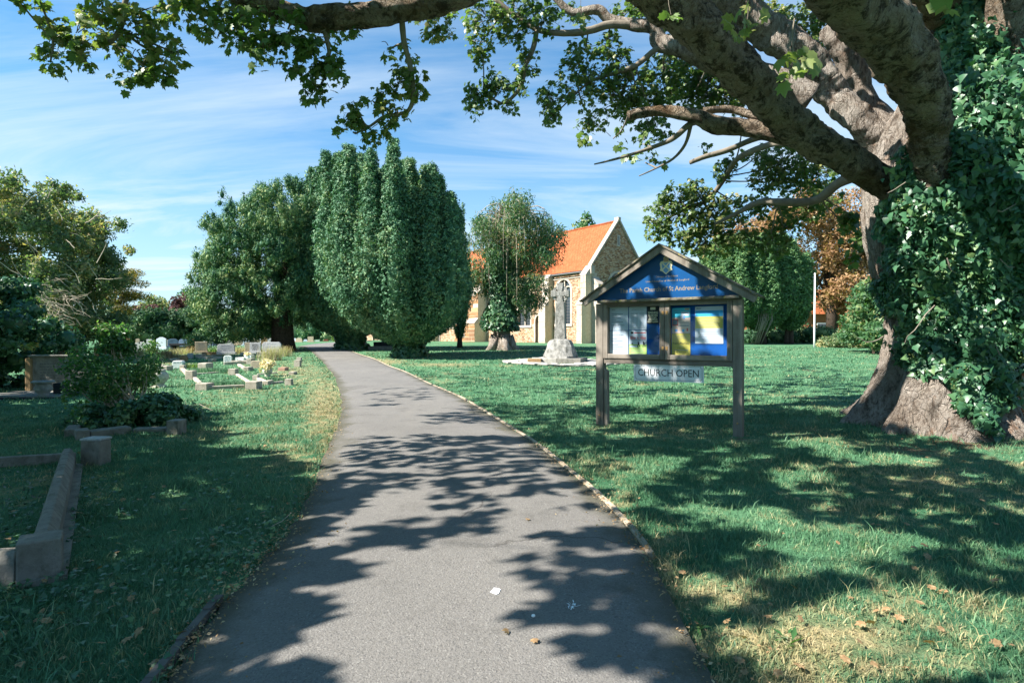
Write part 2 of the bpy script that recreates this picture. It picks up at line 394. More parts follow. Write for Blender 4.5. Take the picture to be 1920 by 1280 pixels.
m, t, o = nodes('weathered_oak')
v = N(t, 'TexCoord').outputs['Object']
at = N(t, 'Attribute', attribute_name='grain')
g1 = tex(t, 'noise', at.outputs['Vector'], 9, 7, 0.7, (1, 1, 0.06)); g2 = tex(t, 'noise', v, 5, 5)
col = mixc(t, ramp(t, g1, [(0.3, 0), (0.68, 1)]), (.085, .068, .055), (.30, .265, .225))
col = mixc(t, ramp(t, g2, [(0.5, 0), (0.8, 0.5)]), col, (.38, .34, .29))
finish(t, o, col, 0.88, g1, 0.006, 0.2)
m, t, o = nodes('lichen_oak')
v = N(t, 'TexCoord').outputs['Object']
g1 = tex(t, 'noise', v, 14, 7, 0.7); g2 = tex(t, 'noise', v, 30, 5, 0.7)
col = mixc(t, ramp(t, g1, [(0.35, 0), (0.65, 1)]), (.07, .06, .05), (.22, .20, .16))
col = mixc(t, ramp(t, g2, [(0.56, 0), (0.64, 0.8)]), col, (.33, .28, .08))
finish(t, o, col, 0.9, g1, 0.008, 0.2)

m, t, o = nodes('rubble_wall')
v = N(t, 'NewGeometry').outputs['Position']
wn = tex(t, 'noise', v, 3, 3)
cell = tex(t, 'cell', v, 5.2, stretch=(1, 1, 1.9)); ed = tex(t, 'edge', v, 5.2, stretch=(1, 1, 1.9))
bw = N(t, 'RGBToBW'); t.links.new(cell, bw.inputs[0])
col = ramp(t, bw.outputs[0], [(0.1, (.18, .085, .045)), (0.3, (.33, .17, .085)), (0.5, (.45, .285, .17)), (0.68, (.56, .42, .30)), (0.9, (.28, .135, .07))])
big = tex(t, 'noise', v, 0.55, 4)
col = mixc(t, ramp(t, big, [(0.4, 0), (0.62, 0.22)]), col, (.47, .36, .26))
col = mixc(t, ramp(t, ed, [(0.0, .9), (0.07, 0)]), col, (.42, .32, .24))
finish(t, o, col, 0.92, ramp(t, ed, [(0, 0), (0.15, 1)]), 0.03, 0.15)
m, t, o = nodes('gable_rubble')
v = N(t, 'NewGeometry').outputs['Position']
cell = tex(t, 'cell', v, 4.6, stretch=(1, 1, 2.1)); ed = tex(t, 'edge', v, 4.6, stretch=(1, 1, 2.1))
bw = N(t, 'RGBToBW'); t.links.new(cell, bw.inputs[0])
col = ramp(t, bw.outputs[0], [(0.15, (.26, .125, .065)), (0.45, (.52, .30, .17)), (0.7, (.62, .44, .30)), (0.9, (.42, .29, .22))])
col = mixc(t, ramp(t, ed, [(0.0, .8), (0.06, 0)]), col, (.36, .26, .18))
finish(t, o, col, 0.92, ramp(t, ed, [(0, 0), (0.15, 1)]), 0.05, 0.15)
m, t, o = nodes('clay_tiles')
v = N(t, 'UVMap').outputs['UV']
br = N(t, 'TexBrick'); br.inputs['Scale'].default_value = 1.0; br.inputs['Brick Width'].default_value = 0.19; br.inputs['Row Height'].default_value = 0.13
br.inputs['Mortar Size'].default_value = 0.012; br.inputs['Color1'].default_value = (.44, .125, .05, 1); br.inputs['Color2'].default_value = (.39, .095, .032, 1); br.inputs['Mortar'].default_value = (.20, .06, .02, 1)
t.links.new(v, br.inputs['Vector'])
vp = N(t, 'NewGeometry').outputs['Position']
big = tex(t, 'noise', vp, 0.45, 6, 0.65); md = tex(t, 'noise', vp, 3.5, 5, 0.7)
col = mixc(t, ramp(t, big, [(0.38, 0), (0.66, 0.7)]), br.outputs['Color'], (.33, .085, .03))
col = mixc(t, ramp(t, md, [(0.5, 0), (0.75, 0.55)]), col, (.48, .19, .075))
fh = N(t, 'Math', operation='SUBTRACT'); fh.inputs[0].default_value = 1.0; t.links.new(br.outputs['Fac'], fh.inputs[1])
finish(t, o, col, 0.85, fh.outputs[0], 0.03, 0.2)
M = MATS

# ---------------------------------------------------------------- object helpers
LOC = {}
def link(o): COL.objects.link(o); return o
def tag(o, label=None, cat=None, group=None, kind=None):
    if label: o['label'] = label
    if cat: o['category'] = cat
    if group: o['group'] = group
    if kind: o['kind'] = kind
    return o
def thing(name, label, cat, loc, group=None):
    o = link(bpy.data.objects.new(name, None))
    o.empty_display_size = 0.2
    o.location = Vector(loc); LOC[o.name] = Vector(loc)
    return tag(o, label, cat, group)
def put(name, me, parent=None, at=None, label=None):
    """link a mesh whose vertices are in world coordinates"""
    o = bpy.data.objects.new(name, me); link(o)
    if parent is not None:
        base = LOC[parent.name]
        me.transform(Matrix.Translation(-base))
        o.parent = parent; LOC[o.name] = base
    elif at is not None:
        me.transform(Matrix.Translation(-Vector(at))); o.location = Vector(at); LOC[o.name] = Vector(at)
    else: LOC[o.name] = Vector((0, 0, 0))
    if label: o['label'] = label
    return o
def mesh_np(name, V, T, mat, smooth=False, attrs=None):
    V = np.ascontiguousarray(V, np.float32).reshape(-1, 3); T = np.ascontiguousarray(T, np.int32).reshape(-1, 3)
    me = bpy.data.meshes.new(name)
    me.vertices.add(len(V)); me.vertices.foreach_set('co', V.ravel())
    me.loops.add(T.size); me.loops.foreach_set('vertex_index', T.ravel())
    me.polygons.add(len(T)); me.polygons.foreach_set('loop_start', np.arange(0, T.size, 3, dtype=np.int32))
    me.update(calc_edges=True)
    if attrs:
        for k, a in attrs.items():
            at = me.attributes.new(k, 'FLOAT', 'POINT'); at.data.foreach_set('value', np.ascontiguousarray(a, np.float32))
    if smooth: me.polygons.foreach_set('use_smooth', np.ones(len(T), bool))
    me.materials.append(M[mat])
    return me
class MB:
    def __init__(s): s.v = []; s.f = []; s.g = []
    def add(s, vs, fs, gr=None):
        b = len(s.v); s.v += [tuple(v) for v in vs]; s.f += [tuple(b + i for i in f) for f in fs]
        s.g += gr if gr else [tuple(v) for v in vs]
    def box(s, o, ax, ay, az, g=None):
        """o = corner; ax, ay, az = edge vectors"""
        o = Vector(o); ax = Vector(ax); ay = Vector(ay); az = Vector(az)
        vs = [o, o + ax, o + ax + ay, o + ay, o + az, o + ax + az, o + ax + ay + az, o + ay + az]
        fs = [(0, 3, 2, 1), (4, 5, 6, 7), (0, 1, 5, 4), (1, 2, 6, 5), (2, 3, 7, 6), (3, 0, 4, 7)]
        if ax.cross(ay).dot(az) < 0: fs = [f[::-1] for f in fs]
        L = max((ax, ay, az), key=lambda q: q.length); r = [q for q in (ax, ay, az) if q is not L]
        gr = [((v - o).dot(r[0].normalized()) + o.x * 3, (v - o).dot(r[1].normalized()) + o.z * 5, (v - o).dot(L.normalized())) for v in vs]
        s.add(vs, fs, gr)
    def prism(s, pts, d):
        """polygon pts (world, planar) extruded by vector d"""
        d = Vector(d); n = len(pts); pts = [Vector(p) for p in pts]
        nn = Vector((0, 0, 0))
        for i in range(n): nn += pts[i].cross(pts[(i + 1) % n])
        if nn.dot(d) > 0: pts = pts[::-1]
        vs = pts + [p + d for p in pts]
        fs = [tuple(range(n)), tuple(range(2 * n - 1, n - 1, -1))]
        for i in range(n):
            j = (i + 1) % n; fs.append((j, i, n + i, n + j))
        s.add(vs, fs)
    def tube(s, pts, rad, seg=8, cap=True, wob=0.0, rng=None, ridge=0.0):
        pts = [Vector(p) for p in pts]; n = len(pts); base = len(s.v)
        up = Vector((0.13, 0.21, 1)).normalized(); prev = None
        for i, p in enumerate(pts):
            t = (pts[min(i + 1, n - 1)] - pts[max(i - 1, 0)])
            t = t.normalized() if t.length > 1e-9 else Vector((0, 0, 1))
            if prev is None:
                a = t.cross(up); a = a.normalized() if a.length > 1e-4 else Vector((1, 0, 0))
            else:
                a = prev - t * prev.dot(t); a = a.normalized() if a.length > 1e-5 else t.orthogonal().normalized()
            prev = a; b = t.cross(a)
            for k in range(seg):
                an = 2 * math.pi * k / seg
                r = rad[i] * (1 + (rng.uniform(-wob, wob) if rng else 0) + ridge * math.sin(an * 3 + i * .4) * .5 + ridge * math.sin(an * 5 - i * .23) * .4)
                v = p + (a * math.cos(an) + b * math.sin(an)) * r
                s.v.append(tuple(v)); s.g.append(tuple(v))
        for i in range(n - 1):
            for k in range(seg):
                k2 = (k + 1) % seg
                s.f.append((base + i * seg + k, base + i * seg + k2, base + (i + 1) * seg + k2, base + (i + 1) * seg + k))
        if cap:
            s.f.append(tuple(base + k for k in range(seg))[::-1]); s.f.append(tuple(base + (n - 1) * seg + k for k in range(seg)))
    def lathe(s, c, prof, seg=20):
        c = Vector(c); base = len(s.v); n = len(prof)
        for r, z in prof:
            for k in range(seg):
                a = 2 * math.pi * k / seg; v = c + Vector((r * math.cos(a), r * math.sin(a), z)); s.v.append(tuple(v)); s.g.append(tuple(v))
        for i in range(n - 1):
            for k in range(seg):
                k2 = (k + 1) % seg
                s.f.append((base + i * seg + k, base + i * seg + k2, base + (i + 1) * seg + k2, base + (i + 1) * seg + k))
        s.f.append(tuple(base + k for k in range(seg))[::-1]); s.f.append(tuple(base + (n - 1) * seg + k for k in range(seg)))
    def mesh(s, name, mat, smooth=False, bevel=0.0, grain=False):
        me = bpy.data.meshes.new(name); me.from_pydata(s.v, [], s.f); me.update()
        if grain:
            a = me.attributes.new('grain', 'FLOAT_VECTOR', 'POINT'); a.data.foreach_set('vector', np.array(s.g, np.float32).ravel())
        if smooth: me.polygons.foreach_set('use_smooth', np.ones(len(me.polygons), bool))
        me.materials.append(M[mat]); return me
    def part(s, name, mat, parent=None, smooth=False, at=None, bevel=0.0, label=None, grain=False):
        o = put(name, s.mesh(name, mat, smooth, grain=grain), parent, at, label)
        if bevel:
            b = o.modifiers.new('bevel', 'BEVEL'); b.width = bevel; b.segments = 2; b.limit_method = 'ANGLE'; b.angle_limit = 0.6
        return o

# leaf shapes: vertices (x across, y along, z off the face), triangles
def fan(out):
    c = len(out); V = out + [(0, 0.12, 0)]
    return np.array(V, float), np.array([(i, (i + 1) % c, c) for i in range(c)])
def mir(h): return [(x, y, z) for x, y, z in h] + [(-x, y, z) for x, y, z in h[-2:0:-1]]
SH = {
    'maple': fan(mir([(0, -.22, 0), (.28, -.34, -.06), (.34, -.12, -.02), (.62, .04, -.14), (.43, .22, -.03), (.52, .58, -.14), (.25, .50, -.02), (0, .94, -.2)])),
    'maple_low': fan(mir([(0, -.2, 0), (.5, -.22, -.08), (.22, .12, 0), (.52, .5, -.1), (0, .9, -.15)])),
    'ivy': fan(mir([(0, -.20, 0), (.36, -.30, -.05), (.50, .02, -.10), (.24, .30, -.02), (0, .85, -.14)])),
    'oval': (np.array([(0, 0, 0), (.30, .45, .06), (0, 1, -.05), (-.30, .45, .06)], float), np.array([(0, 1, 2), (0, 2, 3)])),
    'narrow': (np.array([(0, 0, 0), (.15, .45, .04), (0, 1, -.05), (-.15, .45, .04)], float), np.array([(0, 1, 2), (0, 2, 3)])),
    'sprig': (np.array([(-.30, 0, 0), (.30, .12, 0), (-.02, 1, .05)], float), np.array([(0, 1, 2)])),
    'needle': (np.array([(-.17, 0, 0), (.17, .1, 0), (.02, 1.05, .05)], float), np.array([(0, 1, 2)])),
    'ivy_low': (np.array([(0, -.2, 0), (.46, -.12, -.08), (0, .85, -.14), (-.46, -.12, -.08), (0, .1, .04)], float), np.array([(0, 1, 4), (1, 2, 4), (2, 3, 4), (3, 0, 4)])),
    'tuft': (np.array([(-.12, 0, 0), (.12, 0, 0), (-.34, .7, .2), (-.5, .75, .1), (.05, 1, -.1), (-.1, 1, .1), (.5, .65, .15), (.36, .75, -.05)], float), np.array([(0, 1, 2), (0, 2, 3), (0, 1, 4), (0, 4, 5), (0, 1, 6), (1, 6, 7)])),
}
RS = np.random.RandomState(7)
def norm(a): return a / np.maximum(np.linalg.norm(a, axis=1, keepdims=True), 1e-9)
def leaves_vt(Pp, Nn, size, shape, spread=0.6, up=None, upj=0.5, rs=RS):
    n = len(Pp); V, T = SH[shape]; k = len(V)
    nn = norm(norm(Nn) + spread * rs.normal(size=(n, 3)))
    ref = rs.normal(size=(n, 3)) if up is None else np.tile(np.array(up, float), (n, 1)) + upj * rs.normal(size=(n, 3))
    b = norm(ref - nn * (ref * nn).sum(1, keepdims=True)); tt = np.cross(b, nn)
    s = (np.ones(n) * size).reshape(-1, 1, 1)
    W = Pp[:, None, :] + s * (V[None, :, 0:1] * tt[:, None, :] + V[None, :, 1:2] * b[:, None, :] + V[None, :, 2:3] * nn[:, None, :])
    TT = (T[None] + (np.arange(n) * k)[:, None, None])
    return W.reshape(-1, 3), TT.reshape(-1, 3)
def leaves(name, Pp, Nn, size, shape, mat, parent=None, kind=None, **kw):
    V, T = leaves_vt(np.asarray(Pp, float), np.asarray(Nn, float), size, shape, **kw)
    o = put(name, mesh_np(name, V, T, mat), parent)
    if kind: o['kind'] = kind
    return o
def join_vt(lst):
    Vs, Ts, b = [], [], 0
    for V, T in lst:
        Vs.append(V); Ts.append(T + b); b += len(V)
    return np.concatenate(Vs), np.concatenate(Ts)
def jitter(n, s, rs=RS): return rs.normal(size=(n, 3)) * s

def lobe_points(L, n, rs=RS, inner=0.80, outer=1.05, rough=0.0):
    """points on the skin of many ellipsoids (cx,cy,cz,rx,ry,rz) that lie outside the others"""
    L = np.array(L, float); a = (L[:, 3] * L[:, 4] + L[:, 3] * L[:, 5] + L[:, 4] * L[:, 5]) / 3
    pick = rs.choice(len(L), size=n, p=a / a.sum())
    d = norm(rs.normal(size=(n, 3))); c = L[pick, :3]; r = L[pick, 3:]
    Pp = c + d * r * rs.uniform(inner, outer, size=(n, 1)); Nn = norm(d / r)
    keep = np.ones(n, bool)
    for i in range(len(L)):
        q = ((Pp - L[i, :3]) / (L[i, 3:])); keep &= ~(((q * q).sum(1) < 0.60) & (pick != i))
    return Pp[keep], Nn[keep]
def core_vt(L, s=0.72):
    """closed inner masses so that one cannot see straight through a dense crown"""
    lat, lon = 5, 8; V = [(0, 0, 1)]
    for i in range(1, lat):
        for j in range(lon):
            a = math.pi * i / lat; b = 2 * math.pi * j / lon; V.append((math.sin(a) * math.cos(b), math.sin(a) * math.sin(b), math.cos(a)))
    V.append((0, 0, -1)); T = []
    for j in range(lon): T.append((0, 1 + j, 1 + (j + 1) % lon)); T.append((len(V) - 1, 1 + (lat - 2) * lon + (j + 1) % lon, 1 + (lat - 2) * lon + j))
    for i in range(lat - 2):
        for j in range(lon):
            a = 1 + i * lon + j; b = 1 + i * lon + (j + 1) % lon; T += [(a, a + lon, b), (b, a + lon, b + lon)]
    V = np.array(V); T = np.array(T); out = []
    for l in L: out.append((V * np.array(l[3:]) * s + np.array(l[:3]), T))
    return join_vt(out)
def poly_lobes(poly, d, depth, n, rmin, rmax, rng, vs=1.0, ground_cut=None):
    """fill a silhouette (in picture pixels, seen at distance d) with lobes spread in depth"""
    xs = [p[0] for p in poly]; ys = [p[1] for p in poly]; out = []; tries = 0
    cx = (min(xs) + max(xs)) / 2; hw = (max(xs) - min(xs)) / 2
    while len(out) < n and tries < n * 60:
        tries += 1
        r = rng.uniform(rmin, rmax); x = rng.uniform(min(xs), max(xs)); y = rng.uniform(min(ys), max(ys))
        ok = all(in_poly(poly, np.array([x + r * .9 * math.cos(a)]), np.array([y + r * .9 * math.sin(a) * vs]))[0] for a in (0, 1.05, 2.1, 3.14, 4.2, 5.25))
        if not ok: continue
        u = min(1, abs(x - cx) / hw); dd = depth * math.sqrt(max(0.05, 1 - u * u)) * rng.uniform(-1, 1)
        q = P(x, y, d); R = r / F * d
        out.append((q.x, q.y + dd, q.z, R, R * rng.uniform(.9, 1.2), R * vs))
    return out
def curve(p0, p1, n=6, sag=0.0, wob=0.0, rng=random):
    p0 = Vector(p0); p1 = Vector(p1); L = (p1 - p0).length; out = []
    o = Vector((rng.uniform(-1, 1), rng.uniform(-1, 1), rng.uniform(-1, 1))) * wob * L
    for i in range(n + 1):
        t = i / n; q = p0.lerp(p1, t) + Vector((0, 0, -sag * L * 4 * t * (1 - t))) + o * math.sin(math.pi * t)
        if 0 < i < n: q += Vector((rng.uniform(-1, 1), rng.uniform(-1, 1), rng.uniform(-1, 1))) * wob * L * .25
        out.append(q)
    return out

# ---------------------------------------------------------------- path outline
LPX = [(150, 1520), (300, 1300), (420, 1140), (490, 1060), (545, 990), (590, 905), (618, 835), (638, 780), (637, 735), (622, 700), (602, 676), (584, 660), (573, 651), (571, 647.5)]
RPX = [(1560, 1520), (1345, 1290), (1215, 1045), (1140, 952), (1060, 881), (985, 821), (900, 768), (830, 731), (762, 699), (705, 675), (662, 660), (643, 653), (636, 650), (632, 647.5)]
LW = [G(*p) for p in LPX]; RW = [G(*p) for p in RPX]
LW[0:0] = [LW[0] + (LW[0] - LW[1]) * 3]; RW[0:0] = [RW[0] + (RW[0] - RW[1]) * 1.2]
LW.append(LW[-1] + Vector((-5, 30, 0))); RW.append(RW[-1] + Vector((-5, 30, 0)))
def resample(pts, m):
    """smooth resample of a polyline by arc length (Catmull-Rom)"""
    p = [pts[0]] + pts + [pts[-1]]; out = []
    for i in range(1, len(p) - 2):
        for k in range(m):
            t = k / m; a, b, c, d = p[i - 1], p[i], p[i + 1], p[i + 2]
            out.append(0.5 * ((2 * b) + (c - a) * t + (2 * a - 5 * b + 4 * c - d) * t * t + (3 * b - a - 3 * c + d) * t ** 3))
    out.append(pts[-1]); return out
LR = resample(LW, 8); RR = resample(RW, 8)
for q in LR + RR: q.z = float(gz(q.x, q.y))
_r = random.Random(5)
for q in LR[8:90]: q.x += _r.uniform(-.02, .02)
PATH_POLY = [(q.x, q.y) for q in LR] + [(q.x, q.y) for q in RR[::-1]]
def on_path(X, Y): return in_poly(PATH_POLY, X, Y)

def dryness(X, Y):
    """how sunburnt the turf is"""
    X = np.asarray(X, float); Y = np.asarray(Y, float)
    px, py = proj(X, Y, gz(X, Y)); d = np.zeros(X.shape) + 0.02
    for (cx, cy, rx, ry, a) in [(610, 770, 50, 90, .75), (560, 700, 70, 30, .55), (540, 860, 60, 40, .6), (470, 745, 150, 30, .35), (710, 678, 70, 7, .75), (830, 684, 90, 4, .7), (1500, 1230, 330, 110, .75), (1380, 1110, 180, 55, .65), (1700, 1150, 240, 80, .5), (1245, 1100, 50, 130, .7), (1160, 960, 30, 60, .7), (1720, 900, 140, 40, .6), (1250, 812, 130, 16, .55), (1000, 850, 30, 60, .35), (1150, 668, 500, 2.5, .4), (1600, 950, 200, 60, .45), (430, 660, 140, 12, .5), (300, 680, 60, 18, .5), (1130, 800, 30, 9, .6), (1390, 826, 40, 9, .6)]:
        d = np.maximum(d, a * np.exp(-(((px - cx) / rx) ** 2 + ((py - cy) / ry) ** 2)))
    nz_ = np.sin(X * 1.9 + np.sin(Y * 1.3) * 1.7) * np.sin(Y * 1.5 + np.sin(X * 1.1 + 2) * 1.9)
    return np.maximum(d, 0.45 * np.clip(nz_ - .1, 0, 1) * np.clip(Y / 3, 0, 1)) + .04 * nz_
def soilness(X, Y):
    X = np.asarray(X, float); Y = np.asarray(Y, float)
    s = 0.85 * np.exp(-(((X - 5.9) / 1.3) ** 2 + ((Y - 5.6) / 1.6) ** 2))
    s = np.maximum(s, .8 * np.exp(-(((X - 7.4) / 1.8) ** 2 + ((Y - 7) / 3.5) ** 2)))
    s = np.maximum(s, .55 * np.exp(-(((X - 4.4) / .7) ** 2 + ((Y - 5.5) / .5) ** 2)))
    for (px, py, r, a) in [(1128, 797, .13, .8), (1385, 822, .13, .8), (150, 1010, .2, .6), (765, 672, .8, .6), (1700, 845, .35, .6)]:
        q = G(px, py); s = np.maximum(s, a * np.exp(-((X - q.x) ** 2 + (Y - q.y) ** 2) / (r * r)))
    return s

# ---------------------------------------------------------------- ground, path and its edging
def axis(vals):
    out = []
    for a, b, st in vals: out += list(np.arange(a, b, st))
    return np.array(out)
gx = axis([(-700, -100, 60), (-100, -30, 6), (-30, -9, 0.75), (-9, 10, 0.2), (10, 30, .75), (30, 100, 6), (100, 701, 60)])
gy = axis([(-60, -6, 6), (-6, 0.6, .6), (0.6, 14, 0.2), (14, 50, 0.5), (50, 100, 5), (100, 901, 60)])
XX, YY = np.meshgrid(gx, gy)
ZZ = gz(XX, YY) - np.where(on_path(XX, YY), 0.03, 0.0)
V = np.stack([XX, YY, ZZ], -1).reshape(-1, 3)
nx, ny = len(gx), len(gy)
ii, jj = np.meshgrid(np.arange(nx - 1), np.arange(ny - 1)); a = (jj * nx + ii).ravel()
T = np.concatenate([np.stack([a, a + 1, a + nx + 1], 1), np.stack([a, a + nx + 1, a + nx], 1)])
me = mesh_np('ground', V, T, 'turf', True, {'dry': dryness(V[:, 0], V[:, 1]), 'soil': soilness(V[:, 0], V[:, 1])})
tag(put('ground', me), kind='structure')

pv, pf = [], []
NW = 10
for l, r in zip(LR, RR):
    for k in range(NW + 1):
        t_ = k / NW; q = l.lerp(r, t_); z = float(gz(q.x, q.y)) + 0.012 + 0.02 * (1 - (2 * t_ - 1) ** 4)
        pv.append((q.x, q.y, z))
for i in range(len(LR) - 1):
    for k in range(NW):
        a = i * (NW + 1) + k; pf += [(a, a + 1, a + NW + 2), (a, a + NW + 2, a + NW + 1)]
ke = np.tile([1, .45, .12, 0, 0, 0, 0, 0, .12, .45, 1.0], len(LR)); tag(put('path', mesh_np('path', np.array(pv), np.array(pf), 'asphalt', True, {'edge': ke})), kind='structure')

def edging(pts, w, h, mat, name, seglen=0.9):
    root = None; rr = random.Random(3)
    e = link(bpy.data.objects.new(name, None)); e['kind'] = 'structure'; LOC[e.name] = Vector((0, 0, 0))
    acc = []; L = 0
    def flush(a):
        if len(a) < 2: return
        m = MB()
        for i in range(len(a) - 1):
            p, q = a[i], a[i + 1]; d = (q - p); d.z = 0
            if d.length < 1e-4: continue
            n = Vector((-d.y, d.x, 0)).normalized(); g = .004
            dd = (q - p); p2 = p + (dd.normalized() * g if i == 0 else Vector()); dd = q - p2
            m.box(p2 + Vector((0, 0, -.06)) + n * 0, dd, n * w, Vector((0, 0, .06 + h + rr.uniform(-.004, .004))))
        if m.f: m.part('edging_slab', mat, e)
    for i, p in enumerate(pts):
        acc.append(p.copy())
        if i and (pts[i] - pts[i - 1]).length: L += (pts[i] - pts[i - 1]).length
        if L > seglen: flush(acc); acc = [p.copy()]; L = 0
    flush(acc)
edging([q - Vector((0.0, 0, 0)) for q in RR if 2.74 < q.y < 42], -.035, .022, 'edging', 'path_edging')
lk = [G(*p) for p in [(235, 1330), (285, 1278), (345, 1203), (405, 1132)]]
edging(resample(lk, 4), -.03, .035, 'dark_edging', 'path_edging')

# ---------------------------------------------------------------- church
C0 = Vector((6.05, 43.0, 0.0)); U = Vector((-0.609, 0.793, 0)); NN = Vector((0.793, 0.609, 0)); EE = -U; SS = -NN
ZB = 0.40; UPZ = Vector((0, 0, 1)); EAVE = 6.35; WID = 5.9; LEN = 46.0
def CP(t, n=0.0, z=0.0): return C0 + U * t + NN * n + UPZ * z     # t metres west along the south wall, n north, z up
def tpx(px): k = (px - 960) / F; return (C0.x - C0.y * k) / (0.609 + 0.793 * k)
def zpx(py, t, n=0): return CH + (HY - py) / F * (C0.y + U.y * t + NN.y * n)
church = thing('church', 'old brown stone church with orange tiled roof and pointed gable behind the lawn', 'church', (6.05, 43, ZB))
wins = []     # (t centre, half width, sill z, spring z, arched)
WINS = [(3.15, 0.80, zpx(607, 3.15), 4.75, 1), (tpx(983), 0.85, zpx(610, tpx(983)), 4.4, 1), (tpx(851), 1.05, zpx(612, tpx(851)), 4.4, 1), (tpx(921), .75, zpx(612, tpx(921)), 4.4, 1), (29.0, .9, 2.2, 4.4, 1)]
DOORS = [(tpx(1011), .48, zpx(641, tpx(1011)), 2.35), (tpx(705), .95, zpx(643, tpx(705)), 2.9)]
def arch_pts(hw, zs, zt, n=6, k=1.0):
    """half-width, springing height -> points of a pointed head, left to right"""
    out = []
    for i in range(n + 1):
        a = math.pi / 2 * i / n * .9; out.append((-hw * math.cos(a) ** k, zs + hw * 1.05 * math.sin(a) / math.sin(math.pi / 2 * .9)))
    out[-1] = (0, out[-1][1] if zt is None else zt)
    return out + [(-x, z) for x, z in out[-2::-1]]
def opening(c, hw, z0, zs): return [(-hw + c, z0)] + [(c + x, z) for x, z in arch_pts(hw, zs, None)] + [(hw + c, z0)]
# wall with real openings: strips between openings, a lintel piece fitted over each arch
def south_wall():
    m = MB(); TH = 0.7
    ops = sorted([(c, hw, z0, zs) for c, hw, z0, zs, a in WINS] + [(c, hw, z0 - .1, zs) for c, hw, z0, zs in DOORS])
    def quad(t0, t1, z0, z1):
        if t1 - t0 < 1e-3 or z1 - z0 < 1e-3: return
        m.box(CP(t0, 0, z0), U * (t1 - t0), NN * TH, UPZ * (z1 - z0))
    t = 0.0
    for c, hw, z0, zs in ops:
        quad(t, c - hw, ZB - .5, EAVE); quad(c - hw, c + hw, ZB - .5, z0)
        ar = [(c + x, z) for x, z in arch_pts(hw, zs, None)]
        poly = ar + [(c + hw, EAVE), (c - hw, EAVE)]
        # split at the crown so that each prism is convex enough
        mid = len(ar) // 2
        m.prism([CP(a, 0, b) for a, b in ar[:mid + 1]] + [CP(c, 0, EAVE), CP(c - hw, 0, EAVE)], NN * TH)
        m.prism([CP(a, 0, b) for a, b in ar[mid:]] + [CP(c + hw, 0, EAVE), CP(c, 0, EAVE)], NN * TH)
        t = c + hw
    quad(t, LEN, ZB - .5, EAVE)
    return m.part('south_wall', 'rubble_wall', church)
south_wall()
RZ = zpx(417, 0, WID / 2)
EW = (WID / 2, 1.25, 2.6, 4.75)
m = MB()
# east gable, with the opening of its window
ar = arch_pts(EW[1], EW[3], None)
def GP(n, z, t=0.0): return CP(t, n, z)
zmax = max(z for x, z in ar)
def rake(n): return EAVE + (RZ - EAVE) * (1 - abs(n - WID / 2) / (WID / 2))
m.box(GP(0, ZB - .5, 0.002), NN * (EW[0] - EW[1]), U * .7, UPZ * (EAVE - ZB + .5))
m.box(GP(EW[0] + EW[1], ZB - .5, 0.002), NN * (WID - EW[0] - EW[1]), U * .7, UPZ * (EAVE - ZB + .5))
m.box(GP(EW[0] - EW[1], ZB - .5, 0.002), NN * 2 * EW[1], U * .7, UPZ * (EW[2] - ZB + .5))
mid = len(ar) // 2
m.prism([GP(EW[0] + a, b, .002) for a, b in ar[:mid + 1]] + [GP(EW[0], EAVE, .002), GP(EW[0] - EW[1], EAVE, .002)], U * .7)
m.prism([GP(EW[0] + a, b, .002) for a, b in ar[mid:]] + [GP(EW[0] + EW[1], EAVE, .002), GP(EW[0], EAVE, .002)], U * .7)
m.prism([GP(0, EAVE, .002), GP(WID, EAVE, .002), GP(WID / 2, RZ, .002)], U * .7)
m.part('east_gable', 'gable_rubble', church)
m = MB(); m.box(CP(0, WID - .7, ZB - .5), U * LEN, NN * .7, UPZ * (EAVE - ZB + .5)); m.box(CP(LEN - .7, 0.705, ZB - .5), U * .7, NN * (WID - 1.41), UPZ * (EAVE - ZB + .5)); m.part('north_wall', 'rubble_wall', church)
def uvquad(name, pts, uv, mat, thick):
    m = MB(); a, b, c, d = [Vector(p) for p in pts]; nrm = (b - a).cross(d - a).normalized()
    m.add([a, b, c, d, a - nrm * thick, b - nrm * thick, c - nrm * thick, d - nrm * thick], [(0, 1, 2, 3), (7, 6, 5, 4), (0, 4, 5, 1), (1, 5, 6, 2), (2, 6, 7, 3), (3, 7, 4, 0)])
    me = m.mesh(name, mat); l = me.uv_layers.new(name='UVMap'); q = list(uv) + list(uv)
    for lp in me.loops: l.data[lp.index].uv = q[lp.vertex_index]
    return me
ov = .28; sl_ = (RZ - EAVE) / (WID / 2); RL = math.hypot(WID / 2 + ov, sl_ * (WID / 2 + ov))
T0 = .32
put('roof', uvquad('roof', [CP(T0, -ov, EAVE - sl_ * ov + .12), CP(T0, WID / 2, RZ + .12), CP(LEN, WID / 2, RZ + .12), CP(LEN, -ov, EAVE - sl_ * ov + .12)], [(0, 0), (0, RL), (LEN, RL), (LEN, 0)], 'clay_tiles', .1), church)
put('roof', uvquad('roof', [CP(T0, WID / 2 + .005, RZ + .12), CP(T0, WID + ov, EAVE - sl_ * ov + .12), CP(LEN, WID + ov, EAVE - sl_ * ov + .12), CP(LEN, WID / 2 + .005, RZ + .12)], [(0, RL), (0, 0), (LEN, 0), (LEN, RL)], 'clay_tiles', .1), church)
m = MB(); rr = random.Random(2)
for i in range(100):
    m.tube([CP(T0 + .05 + i * .44, WID / 2, RZ + .10), CP(T0 + .05 + i * .44 + .45, WID / 2, RZ + .10 + rr.uniform(-.01, .012))], [.11, .12], 6)
m.part('ridge_tile', 'clay_tiles', church)['kind'] = 'stuff'
